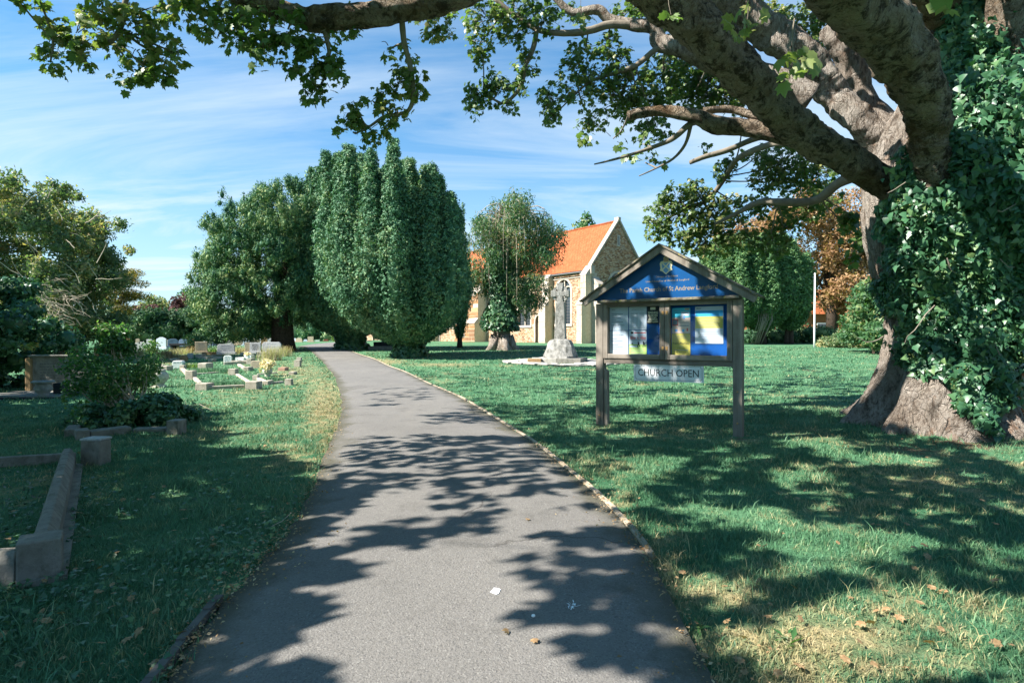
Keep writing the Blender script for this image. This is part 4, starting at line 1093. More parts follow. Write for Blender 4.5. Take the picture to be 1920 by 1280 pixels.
for i in range(NP):
    for rk, (ra, rb) in enumerate(((1.02, 1.5), (1.53, 2.05))):
        a0 = 2 * math.pi * (i + rk * .4) / NP + rg.uniform(-.02, .02); a1 = 2 * math.pi * (i + 1 + rk * .4) / NP - .02 + rg.uniform(-.02, .02)
        e = 1 + rg.uniform(-.04, .06); pts = []
        for (r_, a) in ((ra, a0), (rb * e, a0 + .01), (rb * e * rg.uniform(.96, 1.03), a1), (ra * 1.01, a1 - .01)):
            p = ctr + Vector((math.cos(a) * r_, math.sin(a) * r_ * .9, 0)); pts.append(Vector((p.x, p.y, float(gz(p.x, p.y)) + .02 + (0))))
        h = .03 + rg.uniform(-.008, .015)
        if -.85 < 0 and abs((sum(pts, Vector()) / 4 - ctr).length) < .95: continue
        m = MB(); m.prism(pts, UPZ * h); m.part('stone', 'paving_stone', pave, bevel=.006)
q = G(1001, 681.5); m = MB(); m.box(Vector((q.x - .22, q.y, q.z + .03)), (.47, -.05, 0), (.03, .28, 0), (0, 0, .14)); o = m.part('stone_block', 'brown_block', at=q, bevel=.02); tag(o, 'small brown stone block lying on the paving left of the cross', 'stone')

# ---------------------------------------------------------------- flagpole
q = G(1527, 652); fp = thing('flagpole', 'plain white pole standing on the lawn in front of the orange tree', 'pole', q)
m = MB(); m.tube([q - UPZ * .1, q + UPZ * 1.0, Vector((P(1528, 515, q.y).x, q.y, P(1528, 515, q.y).z))], [.055, .05, .035], 10); m.part('pole', 'white_paint', fp, smooth=True)
tp = P(1528, 514, q.y); m = MB(); m.lathe(tp, [(.01, -.03), (.05, 0), (.055, .03), (.03, .06), (.0, .07)], 10); m.part('finial', 'white_paint', fp); m = MB(); m.tube([q + Vector((.05, -.02, .95)), q + Vector((.09, -.03, .95))], [.015, .015], 6); m.part('cleat', 'lead_line', fp)

# ---------------------------------------------------------------- headstones
def profile(kind, w_, h):
    a = w_ / 2
    if kind == 'flat': return [(-a, 0), (a, 0), (a, h), (-a, h)]
    if kind == 'round': return [(-a, 0), (a, 0), (a, h - a * .45)] + [(a * math.cos(t_), h - a * .45 + a * .45 * math.sin(t_)) for t_ in np.linspace(.3, math.pi - .3, 7)] + [(-a, h - a * .45)]
    if kind == 'dome': return [(-a, 0), (a, 0)] + [(a * math.cos(t_), h - a + a * math.sin(t_)) for t_ in np.linspace(0, math.pi, 9)]
    if kind == 'ogee': return [(-a, 0), (a, 0), (a, h * .76), (a * .93, h * .83), (a * .62, h * .90), (a * .35, h * .98), (0, h), (-a * .35, h * .98), (-a * .62, h * .90), (-a * .93, h * .83), (-a, h * .76)]
    if kind == 'bevel': return [(-a, 0), (a, 0), (a, h * .80), (a * .80, h), (-a * .80, h), (-a, h * .80)]
    if kind == 'shoulder': return [(-a, 0), (a, 0), (a, h * .84), (a * .62, h * .84), (a * .5, h * .93), (0, h), (-a * .5, h * .93), (-a * .62, h * .84), (-a, h * .84)]
def headstone(px0, px1, pt, pb, mat, kind, label, d=None, yaw=None, plinth=True, lines=0, cat='headstone', tk=.09, grp='headstones in the churchyard', tilt=0.0, ink='soft_ink'):
    if yaw is None: yaw = .10 + .16 * math.sin(px0 * 1.7 + pt)
    c = G((px0 + px1) / 2, pb) if d is None else P((px0 + px1) / 2, pb, d)
    gzv = float(gz(c.x, c.y)); d = c.y
    w_ = (px1 - px0) / F * d / math.cos(yaw) * .95; top = CH + (HY - pt) / F * d; h = top - gzv
    r = thing('headstone', label, cat, (c.x, c.y, gzv), grp)
    X_ = Vector((math.cos(yaw), math.sin(yaw), 0)); Y_ = Vector((math.sin(yaw), -math.cos(yaw), 0))
    Zt = (UPZ + X_ * tilt).normalized()
    base = .10 if plinth else -.05
    m = MB(); m.prism([Vector((c.x, c.y, gzv + base)) + X_ * a + Zt * b - Y_ * tk / 2 for a, b in profile(kind, w_, h - base)], Y_ * tk); sl__ = m.part('slab', mat, r, bevel=.012)
    if plinth:
        m = MB(); m.box(Vector((c.x, c.y, gzv - .1)) - X_ * (w_ / 2 + .06) - Y_ * (tk / 2 + .07), X_ * (w_ + .12), Y_ * (tk + .14), UPZ * .2); m.part('plinth', mat, r, bevel=.01)
    rr = random.Random(int(px0 * 7 + pt)); 
    for i in range(lines):
        f_ = .78 - i * .62 / max(1, lines - 1); ww = w_ * rr.uniform(.45, .75); x = -ww / 2
        m = MB()
        while x < ww / 2:
            l_ = rr.uniform(.03, .09); l_ = min(l_, ww / 2 - x)
            m.box(Vector((c.x, c.y, gzv + base)) + X_ * x + Zt * ((h - base) * f_) + Y_ * (tk / 2 + .0006), X_ * l_, Zt * .018, Y_ * .0015); x += l_ + .025
        m.part('inscription', ink, sl__)
    return r
H = headstone
H(293, 313, 632, 655, 'pale_headstone', 'ogee', 'pale headstone with a blue shade tint and a curved pointed top, tallest of the left group')
H(251, 277, 641, 659, 'grey_headstone', 'round', 'wide grey round shouldered headstone left of the pale pointed one')
H(315, 333, 635, 651, 'blue_headstone', 'round', 'dark blue round topped headstone just right of the pale pointed one')
H(335, 347, 635.5, 651, 'blue_headstone', 'dome', 'small blue domed headstone behind the low dark table tomb')
H(347, 359, 635, 651, 'blue_headstone', 'flat', 'square dark blue headstone right of the small blue domed one')
H(367, 388, 640.5, 663, 'tan_headstone', 'flat', 'lichened tan headstone with square top in the middle of the graves', lines=5)
H(371, 390, 636, 652, 'pale_headstone', 'flat', 'pale wide headstone showing above the lichened tan one')
H(392.5, 400, 634, 648, 'grey_headstone', 'flat', 'narrow grey headstone left of the bright blue round one')
H(398.5, 408, 634, 648, 'blue_headstone', 'dome', 'bright blue round headstone with yellow flowers at its foot')
H(410, 421, 634.5, 648, 'black_headstone', 'round', 'black arched headstone right of the bright blue round one')
H(422, 438, 638.5, 652, 'grey_headstone', 'bevel', 'grey headstone behind the broad slate-grey one')
H(439, 447, 635.5, 648, 'tan_headstone', 'flat', 'small tan headstone, left one of a pair')
H(447.5, 456, 635.5, 648, 'tan_headstone', 'round', 'small tan headstone, right one of a pair')
H(408, 440, 645, 664, 'grey_headstone', 'bevel', 'broad slate-grey headstone with cut corners behind the white tablet', lines=4)
H(456, 470, 632.5, 648, 'pale_headstone', 'round', 'pale headstone with a blue shade tint behind the tan sunlit-side slab')
H(471, 487, 634.5, 648, 'tan_headstone', 'bevel', 'tan headstone left of the brown wheel-topped one')
H(459, 468.5, 642, 663, 'tan_headstone', 'flat', 'narrow leaning tan slab standing for the sunlit side of the engraved grey headstone', tilt=.04)  # separate slab coloured tan for the sunlit side of the engraved stone
H(468.5, 490, 642, 663, 'grey_headstone', 'flat', 'engraved grey headstone with close lines of text', lines=8, ink='black_ink')
H(490.5, 529, 641, 664, 'grey_headstone', 'bevel', 'widest grey headstone with sloping top corners beside the dark conifer trunk', lines=3)
H(489.5, 502, 632, 647, 'brown_block', 'dome', 'brown round topped headstone behind the widest grey one')
H(232, 245, 634, 651, 'red_headstone', 'flat', 'small dull red headstone at the far left row')
H(255, 262, 635, 650, 'tan_headstone', 'round', 'tiny tan headstone behind the wide grey round shouldered one')
H(275, 286, 636, 650, 'grey_headstone', 'flat', 'dark grey headstone close left of the pale pointed one, farther back')
H(360, 367, 635, 648, 'red_headstone', 'round', 'small brown-red headstone right of the square dark blue one')
H(502, 512, 634, 648, 'grey_headstone', 'flat', 'small grey headstone nearly hidden by the dark conifer trunk', grp='headstones in the churchyard')
H(546, 556, 634, 643, 'pale_headstone', 'bevel', 'small pale headstone farthest left beyond the conifer trunk', d=55)
H(554, 567, 633.5, 643.5, 'tan_headstone', 'round', 'pale round topped headstone beyond the bend of the path', d=52)
H(577, 588, 631, 642.5, 'tan_headstone', 'flat', 'upright tan headstone nearest the far end of the path', d=52)
H(592, 599, 638, 643, 'grey_headstone', 'dome', 'tiny grey domed headstone right of the upright tan one', d=60)
H(607, 615, 636, 643, 'red_headstone', 'flat', 'tiny brown headstone left of the lime green bush', d=60)
H(379, 386, 634.5, 646, 'blue_headstone', 'round', 'tiny slate blue headstone right of the lichened tan one, far row')
H(386.5, 392, 635, 646, 'tan_headstone', 'flat', 'tiny tan headstone left of the narrow grey one, far row')
H(428, 436, 634, 645, 'white_marble', 'round', 'tiny white headstone behind the grey one left of the tan pair')
H(402, 409, 636.5, 647, 'pink_headstone', 'flat', 'tiny pinkish headstone between the bright blue round one and the black arched one')
H(487.5, 491, 635, 646, 'pale_headstone', 'flat', 'sliver of a pale headstone left of the brown round topped one')
H(513, 522, 635.5, 647, 'tan_headstone', 'round', 'small tan headstone under the lowest boughs right of the widest grey one')
H(304, 316, 637, 649, 'tan_headstone', 'bevel', 'small tan headstone peeping out right of the pale pointed one')
H(570, 576, 636, 642.5, 'pale_headstone', 'round', 'tiny pale headstone just left of the upright tan one by the path end', d=58)
H(240, 250, 640, 655, 'tan_headstone', 'round', 'small tan headstone left of the wide grey round shouldered one')
H(310, 322, 659, 670, 'tan_headstone', 'bevel', 'low tan stone in the dry brown plants left of the kerbs', plinth=False)
H(352, 362, 662, 672, 'grey_headstone', 'flat', 'low grey stone just left of the lichened tan headstone', plinth=False)
# small tablets among the kerbs
H(420, 434.5, 666, 681, 'white_marble', 'round', 'bright white marble tablet with rounded top', lines=4, plinth=False, yaw=.2)
H(338, 351.5, 665, 677, 'brown_block', 'dome', 'small brown domed stone left of the kerbed graves', plinth=False)
H(326, 344.5, 676, 690, 'white_marble', 'bevel', 'small white block headstone at the back of the kerbed grave', tk=.25, plinth=False, lines=2, yaw=.2)
H(471, 490, 676, 690, 'tan_headstone', 'bevel', 'small worn tan tablet left of the yellow flowers', plinth=False, yaw=.1)
# low dark table tomb
q = G(340, 657); tt = thing('table_tomb', 'low black table tomb with flowers in front of the blue headstones', 'tomb', q)
wbox(317, 360, 644, 648, q.y, .8, 'top', 'black_headstone', tt, .01, rot=.1); wbox(319, 324, 648, 657.5, q.y + .1, .6, 'support', 'black_headstone', tt); wbox(352, 358, 648, 657.5, q.y + .1, .6, 'support', 'black_headstone', tt); wbox(324, 352, 649, 657.5, q.y + .4, .1, 'end_panel', 'pale_headstone', tt)

# kerbed graves
def kpost(px0, px1, pt, pb, root, mat='kerb_stone', dep=None, rot=.0, name='corner_stone', bev=.008):
    q0 = G(px0, pb); q1 = P(px1, pb, q0.y); top = CH + (HY - pt) / F * q0.y; w_ = q1.x - q0.x
    m = MB(); R = Matrix.Rotation(rot, 3, 'Z'); ax = R @ Vector((w_, 0, 0)); ay = R @ Vector((0, dep or w_ * .9, 0))
    top2 = min(top, 9)
    m.box(Vector((q0.x, q0.y, q0.z - .08)), ax, ay, UPZ * (top - q0.z + .08)); return m.part(name, mat, root, bevel=bev)
def krail(pa, pb, root, w_=.10, h=.09, mat='kerb_stone', name='kerb_rail'):
    a, b = G(*pa), G(*pb); d = b - a; n = Vector((-d.y, d.x, 0)).normalized()
    if n.y < 0: n = -n
    m = MB(); m.box(a - UPZ * .06, d, n * w_ * .72, UPZ * (h * .7 + .06)); return m.part(name, mat, root, bevel=.012)
q = G(425, 715)
k1 = thing('kerbed_grave', 'grass filled grave with square stone corner posts, nearest of the sunlit plots', 'grave', q, 'kerbed graves')
kpost(366, 387.5, 719, 732, k1, dep=.28); kpost(459.5, 481, 715.5, 729.5, k1, dep=.28); kpost(347, 361, 695, 712, k1, dep=.2); kpost(427.5, 441, 691.5, 703, k1, dep=.2)
krail((388, 731), (459, 727.5), k1, .13, .10); krail((361, 711), (373, 724), k1, .12, .09); krail((441, 703), (463, 718), k1, .12, .06); krail((361, 703), (427, 698), k1, .12, .05)
k2 = thing('kerbed_grave', 'small kerbed grave with a stone flower urn on its grass', 'grave', G(510, 715), 'kerbed graves')
kpost(473, 483, 703.5, 713, k2); kpost(492.5, 502.5, 714, 721, k2, dep=.3); kpost(533.5, 546, 710.5, 722, k2)
krail((479, 712), (494, 720), k2, .14, .10); krail((503, 720.5), (533, 717.5), k2, .10, .06); krail((483, 703), (520, 700), k2, .10, .05)
k3 = thing('kerbed_grave', 'old grass grown kerbed grave behind the nearest plot, with a pale block at its edge', 'grave', G(390, 695), 'kerbed graves')
kpost(336, 345, 684.5, 695, k3); kpost(370, 387.5, 680.5, 692.5, k3, dep=.4, bev=.03); krail((337, 694), (350, 706), k3, .14, .12); krail((445, 686), (459, 695), k3, .14, .10); kpost(456, 466, 688, 696, k3, dep=.3); krail((420, 684.5), (462, 682), k3, .16, .14); krail((350, 683), (372, 684), k3, .1, .05)
k4 = thing('kerbed_grave', 'pale kerbed grave around the white flower box', 'grave', G(430, 672), 'kerbed graves')
for a in ((441, 457, 670, 676), (433, 446, 676, 681), (462, 471, 672, 682.5), (390, 398, 673, 679)): kpost(*a, k4, 'white_marble' if a[0] == 441 else 'kerb_stone', dep=.3)
krail((389, 673), (420, 672), k4, .12, .10); krail((440, 680), (464, 680), k4, .14, .12); krail((396, 668), (415, 666), k4, .1, .08)
k5 = thing('kerbed_grave', 'broken low kerbs in dry grass in front of the broad grey headstone', 'grave', G(380, 668), 'kerbed graves')
for a in ((378, 398, 660, 666), (366, 378, 664, 671), (382, 389, 668, 674), (450, 460, 661, 667), (480, 494, 660, 666), (318, 330, 672, 677)): kpost(*a, k5, 'brown_block' if a[0] == 378 else 'kerb_stone', dep=.35)
krail((372, 672), (416, 670), k5, .1, .07); krail((497, 668), (540, 664), k5, .1, .05)
k6 = thing('marker_post', 'pair of square stone marker posts in the grass near the path', 'marker', G(556, 686), 'marker stones')
kpost(551, 562, 675, 687.5, k6); kpost(556, 564, 670, 681, k6)
k7 = thing('kerb_stone', 'loose worn kerb block behind the large round urn', 'kerb', G(302, 695)); kpost(294, 313, 686, 695, k7, dep=.3, name='block'); kpost(300, 306, 683, 688, k7, name='knob')
k8 = thing('kerb_stone', 'thin kerb fragments in the grass right of the flower urn', 'kerb', G(540, 703)); kpost(541, 551, 697, 702.5, k8, dep=.25, name='block'); kpost(521, 534, 689, 695, k8, 'pink_headstone', dep=.3, name='block')
# flower box and urns
q = G(464.5, 676); fb = thing('flower_box', 'white stone flower holder with yellow blooms at the back of the graves', 'vase', q)
wbox(458, 471, 666, 677, q.y, .28, 'box', 'white_marble', fb, .01)
def blossoms(cx, cy, rx, ry, d, n, size, root, mat='yellow_flower'):
    c = P(cx, cy, d); a = jitter(n, .42) * np.array([rx / F * d, rx / F * d, ry / F * d]) * 1.3 + np.array(c)
    Pp = []; Nn = []
    for p in a:
        for k in range(9): v = RS.normal(size=3); v /= np.linalg.norm(v); Pp.append(p + v * size * .35); Nn.append(v)
    leaves('blossom', np.array(Pp), np.array(Nn), size, 'oval', mat, root, spread=.4, kind='stuff')
blossoms(464.5, 664, 6, 2.5, q.y + .1, 26, .05, fb)
q = G(501.5, 706); vu = thing('flower_urn', 'stone urn full of pale yellow flowers on the small kerbed grave', 'urn', q)
s1 = 18 / F * q.y / 2
m = MB(); m.lathe(q, [(s1 * .55, 0), (s1 * .6, .02), (s1 * .45, .04), (s1 * .8, .09), (s1, .15), (s1 * .85, .19), (s1 * .8, .21), (s1 * .95, .225), (s1 * .9, .24), (s1 * .7, .235)], 18); m.part('urn', 'urn_stone', vu, smooth=True)
blossoms(502, 684, 11, 7.5, q.y, 60, .075, vu)
q = G(298, 726); u1 = thing('round_urn', 'large round pale stone urn beside the overgrown bush', 'urn', q)
s1 = 33 / F * q.y / 2
m = MB(); m.lathe(q, [(s1 * .75, -.05), (s1 * .78, .03), (s1 * .5, .07), (s1 * .62, .10), (s1 * .95, .17), (s1, .23), (s1 * .9, .29), (s1 * .72, .325), (s1 * .62, .335), (s1 * .7, .35), (s1 * .68, .37), (s1 * .5, .375)], 24); m.part('bowl', 'urn_stone', u1, smooth=True)
m = MB(); m.lathe(q + UPZ * .375, [(s1 * .35, 0), (s1 * .2, .03), (s1 * .16, .06), (s1 * .2, .09), (.01, .11)], 14); m.part('finial', 'urn_stone', u1, smooth=True)

# ---------------------------------------------------------------- shaded graves at the left
q = G(85, 742); DL = q.y
hb = thing('headstone', 'big weathered grey inscribed headstone with side pillar, in shade at the left', 'headstone', q, 'headstones in the churchyard')
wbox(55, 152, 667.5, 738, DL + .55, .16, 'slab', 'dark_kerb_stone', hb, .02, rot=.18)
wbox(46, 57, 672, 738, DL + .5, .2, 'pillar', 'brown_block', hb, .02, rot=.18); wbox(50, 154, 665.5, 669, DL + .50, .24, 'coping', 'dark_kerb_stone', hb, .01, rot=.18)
R18 = Matrix.Rotation(.18, 3, 'Z'); rr = random.Random(6); p0 = P(55, 738, DL + .55)
for i in range(9):
    m = MB(); zz = P(0, 683 + i * 5.4, DL + .55).z; x = .18
    xe = (98 - rr.uniform(8, 22)) / F * (DL + .5)
    while x < xe:
        l_ = rr.uniform(.02, .06); q_ = Vector((p0.x, p0.y, zz)) + R18 @ Vector((x, -.0025, 0)); m.box(q_, R18 @ Vector((l_, 0, 0)), R18 @ Vector((0, .002, 0)), UPZ * .016); x += l_ + .018
    m.part('inscription', 'lead_line', hb)
sb = thing('grave_slab', 'dark stone ledger slab in front of the big shaded headstone', 'grave', q)
wbox(-60, 117, 745.5, 758, DL - .55, 1.0, 'slab', 'black_headstone', sb, .012); wbox(-60, 117.5, 742.5, 745.5, DL - .5, 1.0, 'top_slab', 'dark_kerb_stone', sb, .01)
wbox(118, 138, 736.5, 757, DL - .35, .3, 'end_block', 'black_headstone', sb, .012); wbox(99, 115.5, 718, 741, DL - .1, .2, 'book_block', 'black_headstone', sb, .01)
q2 = P(81, 741.5, DL - .35); bw = thing('flower_bowl', 'wide grey stone flower bowl standing on the dark ledger slab', 'bowl', q2); s1 = 37 / F * q2.y / 2
m = MB(); m.lathe(q2, [(s1 * .5, 0), (s1 * .55, .02), (s1 * .45, .035), (s1 * .68, .08), (s1 * .78, .13), (s1 * .62, .19), (s1 * .6, .21), (s1 * .98, .235), (s1, .25), (s1 * .85, .265)], 26); m.part('bowl', 'bowl_stone', bw, smooth=True)
m = MB()
for i in range(12):
    a = i * .52; m.tube([q2 + Vector((math.cos(a) * s1 * .5, math.sin(a) * s1 * .5, .262)), q2 + Vector((math.cos(a) * s1 * .5, math.sin(a) * s1 * .5, .268))], [.012, .012], 6)
m.part('flower_hole', 'black_ink', bw)
hr = thing('headstone', 'polished red headstone framed with blue-grey edge behind the shaded grave', 'headstone', G(138, 676), 'headstones in the churchyard')
dq = G(138, 676).y
wbox(100, 150, 643, 680, dq, .1, 'slab', 'red_headstone', hr, .01, rot=.2); wbox(120, 153, 638, 643, dq - .02, .14, 'frame_top', 'blue_headstone', hr, .008, rot=.2); wbox(150.3, 155.5, 639, 680, dq + .1, .14, 'frame_side', 'pale_headstone', hr, .008, rot=.2); wbox(146, 148, 650, 676, dq - .02, .05, 'edge_strip', 'copper' if False else 'pink_headstone', hr, rot=.2)
H(176, 221, 649, 672, 'pink_headstone', 'bevel', 'low wide pink granite headstone half hidden by the bush', lines=2)

# overgrown slab under the bush
q = G(240, 815); og = thing('overgrown_grave', 'sunken stone grave kerb smothered by ivy beneath the leafy bush', 'grave', q)
def kbox(pa, pb, w_, h, mat, name, root, zoff=0):
    a, b = G(*pa), G(*pb); d = b - a; n = Vector((-d.y, d.x, 0)).normalized()
    if n.y < 0: n = -n
    m = MB(); m.box(a - UPZ * .08, d, n * w_, UPZ * (h + .08)); return m.part(name, mat, root, bevel=.012)
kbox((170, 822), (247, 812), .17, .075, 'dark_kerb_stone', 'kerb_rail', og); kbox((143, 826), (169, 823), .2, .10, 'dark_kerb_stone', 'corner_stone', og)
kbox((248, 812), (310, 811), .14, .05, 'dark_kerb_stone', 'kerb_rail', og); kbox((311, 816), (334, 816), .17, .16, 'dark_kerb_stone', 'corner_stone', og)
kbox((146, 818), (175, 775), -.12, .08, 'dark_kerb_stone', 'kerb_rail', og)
# foreground kerbed grave
q = G(87, 1089); fg = thing('kerbed_grave', 'large kerbed grave of grey stone in deep shade, closest to the camera at left', 'grave', q, 'kerbed graves')
ca = G(58, 1088); cb_ = P(116, 1088, ca.y)
Rk = math.atan2(2.2, -1.5) - math.pi / 2      # direction of the long kerb
far = G(150, 876)
lng = (Vector((far.x, far.y, 0)) - Vector((cb_.x, cb_.y, 0))); lu = lng.normalized(); ln = Vector((-lu.y, lu.x, 0))   # ln points left/back
cwid = .145
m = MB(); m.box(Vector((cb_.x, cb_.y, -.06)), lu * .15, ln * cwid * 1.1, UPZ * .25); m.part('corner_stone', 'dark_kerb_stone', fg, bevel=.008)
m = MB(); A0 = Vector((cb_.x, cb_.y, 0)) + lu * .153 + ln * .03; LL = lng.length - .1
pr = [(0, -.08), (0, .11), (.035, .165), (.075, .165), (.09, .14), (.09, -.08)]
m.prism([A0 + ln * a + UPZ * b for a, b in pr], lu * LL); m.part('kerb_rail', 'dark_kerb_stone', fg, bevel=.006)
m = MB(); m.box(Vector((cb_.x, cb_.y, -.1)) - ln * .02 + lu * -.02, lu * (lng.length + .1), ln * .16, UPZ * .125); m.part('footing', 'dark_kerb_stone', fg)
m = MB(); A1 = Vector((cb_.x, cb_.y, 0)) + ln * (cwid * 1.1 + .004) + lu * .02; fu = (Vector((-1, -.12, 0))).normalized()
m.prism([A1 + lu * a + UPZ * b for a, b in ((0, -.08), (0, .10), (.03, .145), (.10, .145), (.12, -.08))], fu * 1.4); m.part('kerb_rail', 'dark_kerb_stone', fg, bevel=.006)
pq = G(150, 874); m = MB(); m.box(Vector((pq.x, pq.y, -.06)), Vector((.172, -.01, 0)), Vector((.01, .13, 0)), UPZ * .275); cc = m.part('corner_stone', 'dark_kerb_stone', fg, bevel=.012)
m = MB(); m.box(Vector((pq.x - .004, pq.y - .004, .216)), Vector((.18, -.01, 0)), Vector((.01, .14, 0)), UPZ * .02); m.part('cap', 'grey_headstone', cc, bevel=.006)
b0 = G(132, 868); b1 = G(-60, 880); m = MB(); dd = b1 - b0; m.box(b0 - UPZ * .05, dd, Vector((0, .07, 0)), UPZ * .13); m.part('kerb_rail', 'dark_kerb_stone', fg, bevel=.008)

# brick pier at the right edge
q = Vector((6.35, 7.02, float(gz(6.35, 7.02))))
# behind the trunk, half out of the picture
bq = P(1917, 690, 7.2); pier = thing('brick_pier', 'old orange brick pier at the right edge behind the ivy', 'pier', (bq.x, 7.2, 0))
rr = random.Random(3); z = float(gz(bq.x, 7.2)) - .05; i = 0
while z < bq.z:
    for k in range(2):
        for side in (0, 1):
            m = MB(); a = (.10 if i % 2 else .22); x0 = bq.x + (0 if k == 0 else a + .01); x1 = bq.x + (a if k == 0 else .43)
            m.box((x0 + rr.uniform(0, .006), 7.2 + side * .22 + rr.uniform(-.004, .004), z), (x1 - x0, 0, 0), (0, .21, 0), (0, 0, .065)); m.part('brick', 'chimney_brick', pier)
    z += .075; i += 1
m = MB(); m.box((bq.x + .012, 7.212, 0), (.40, 0, 0), (0, .405, 0), (0, 0, z - .03)); m.part('mortar', 'mortar', pier)
m = MB(); m.box((bq.x - .02, 7.17, z), (.47, 0, 0), (0, .49, 0), (0, 0, .05)); m.part('coping', 'grey_headstone', pier)

# little things on the path
q = G(930, 1124); m = MB(); rr = random.Random(1); pts = [q + Vector((math.cos(a) * .022 * rr.uniform(.6, 1.3), math.sin(a) * .03 * rr.uniform(.6, 1.2), .032)) for a in np.linspace(0, 6.28, 10)[:-1]]; m.prism(pts, UPZ * .003); o = m.part('white_splash', 'feather', at=q); tag(o, 'white blob of bird dropping on the open middle of the path', 'dropping')
q = G(1075, 1155) + UPZ * .034; fe = thing('feather', 'small white downy feather lying on the shaded part of the path', 'feather', q)
m = MB(); m.tube([q, q + Vector((.03, .01, .003))], [.0008, .0005], 5); m.part('quill', 'feather', fe)
pp = np.array([q] * 26) + jitter(26, .006); leaves('barb', pp, np.tile([0, 0, 1.], (26, 1)), .016, 'narrow', 'feather', fe, kind='stuff', spread=.5)
q = G(1000, 1176) + UPZ * .034; m = MB(); m.lathe(q, [(.004, 0), (.008, .003), (.007, .008), (.002, .01)], 8); o = m.part('pebble', 'white_paint', at=q); tag(o, 'tiny white pebble on the path left of the feather', 'pebble')
q = G(530, 988); m = MB(); z_ = q.z + .03; m.tube([Vector((q.x - .03, q.y - .08, z_)), Vector((q.x + .005, q.y - .02, z_ + .01)), Vector((q.x + .01, q.y + .1, z_ + .02))], [.002] * 3, 6); o = m.part('white_stalk', 'pale_twig', at=q); tag(o, 'bent white straw lying at the left verge of the path', 'straw')

# ---------------------------------------------------------------- background trees
NPRS = RS
def tree(name, label, cat, base, group=None): return thing(name, label, cat, base, group)
def crown_lobes(root, L, n, size, shape, mat, spread=.7, core=.7, bias=(0, 0, 0), name='crown', up=None, upj=.5, cut=None, clus=1, inner=.8, outer=1.08, cj=.1, var=.35):
    Pp, Nn = lobe_points(L, n, inner=inner, outer=outer)
    Nn = norm(Nn + np.array(bias))
    if clus > 1:
        n0 = len(Pp); Pp = np.repeat(Pp, clus, 0); Nn = np.repeat(Nn, clus, 0); dv_ = norm(RS.normal(size=Pp.shape) + Nn * .4); Pp = Pp + dv_ * np.repeat(RS.uniform(.5, 1.9, n0), clus)[:, None] * cj * RS.uniform(.6, 1.1, (len(Pp), 1)); Nn = norm(dv_ + Nn * .5)
    if cut is not None:
        k = cut(Pp); Pp, Nn = Pp[k], Nn[k]
    parts = [leaves_vt(Pp, Nn, size * RS.uniform(1 - var, 1 + var, len(Pp)), shape, spread=spread, up=up, upj=upj)]
    if core: parts.append(core_vt(L, core))
    V, T = join_vt(parts); return put(name, mesh_np(name, V, T, mat), root)

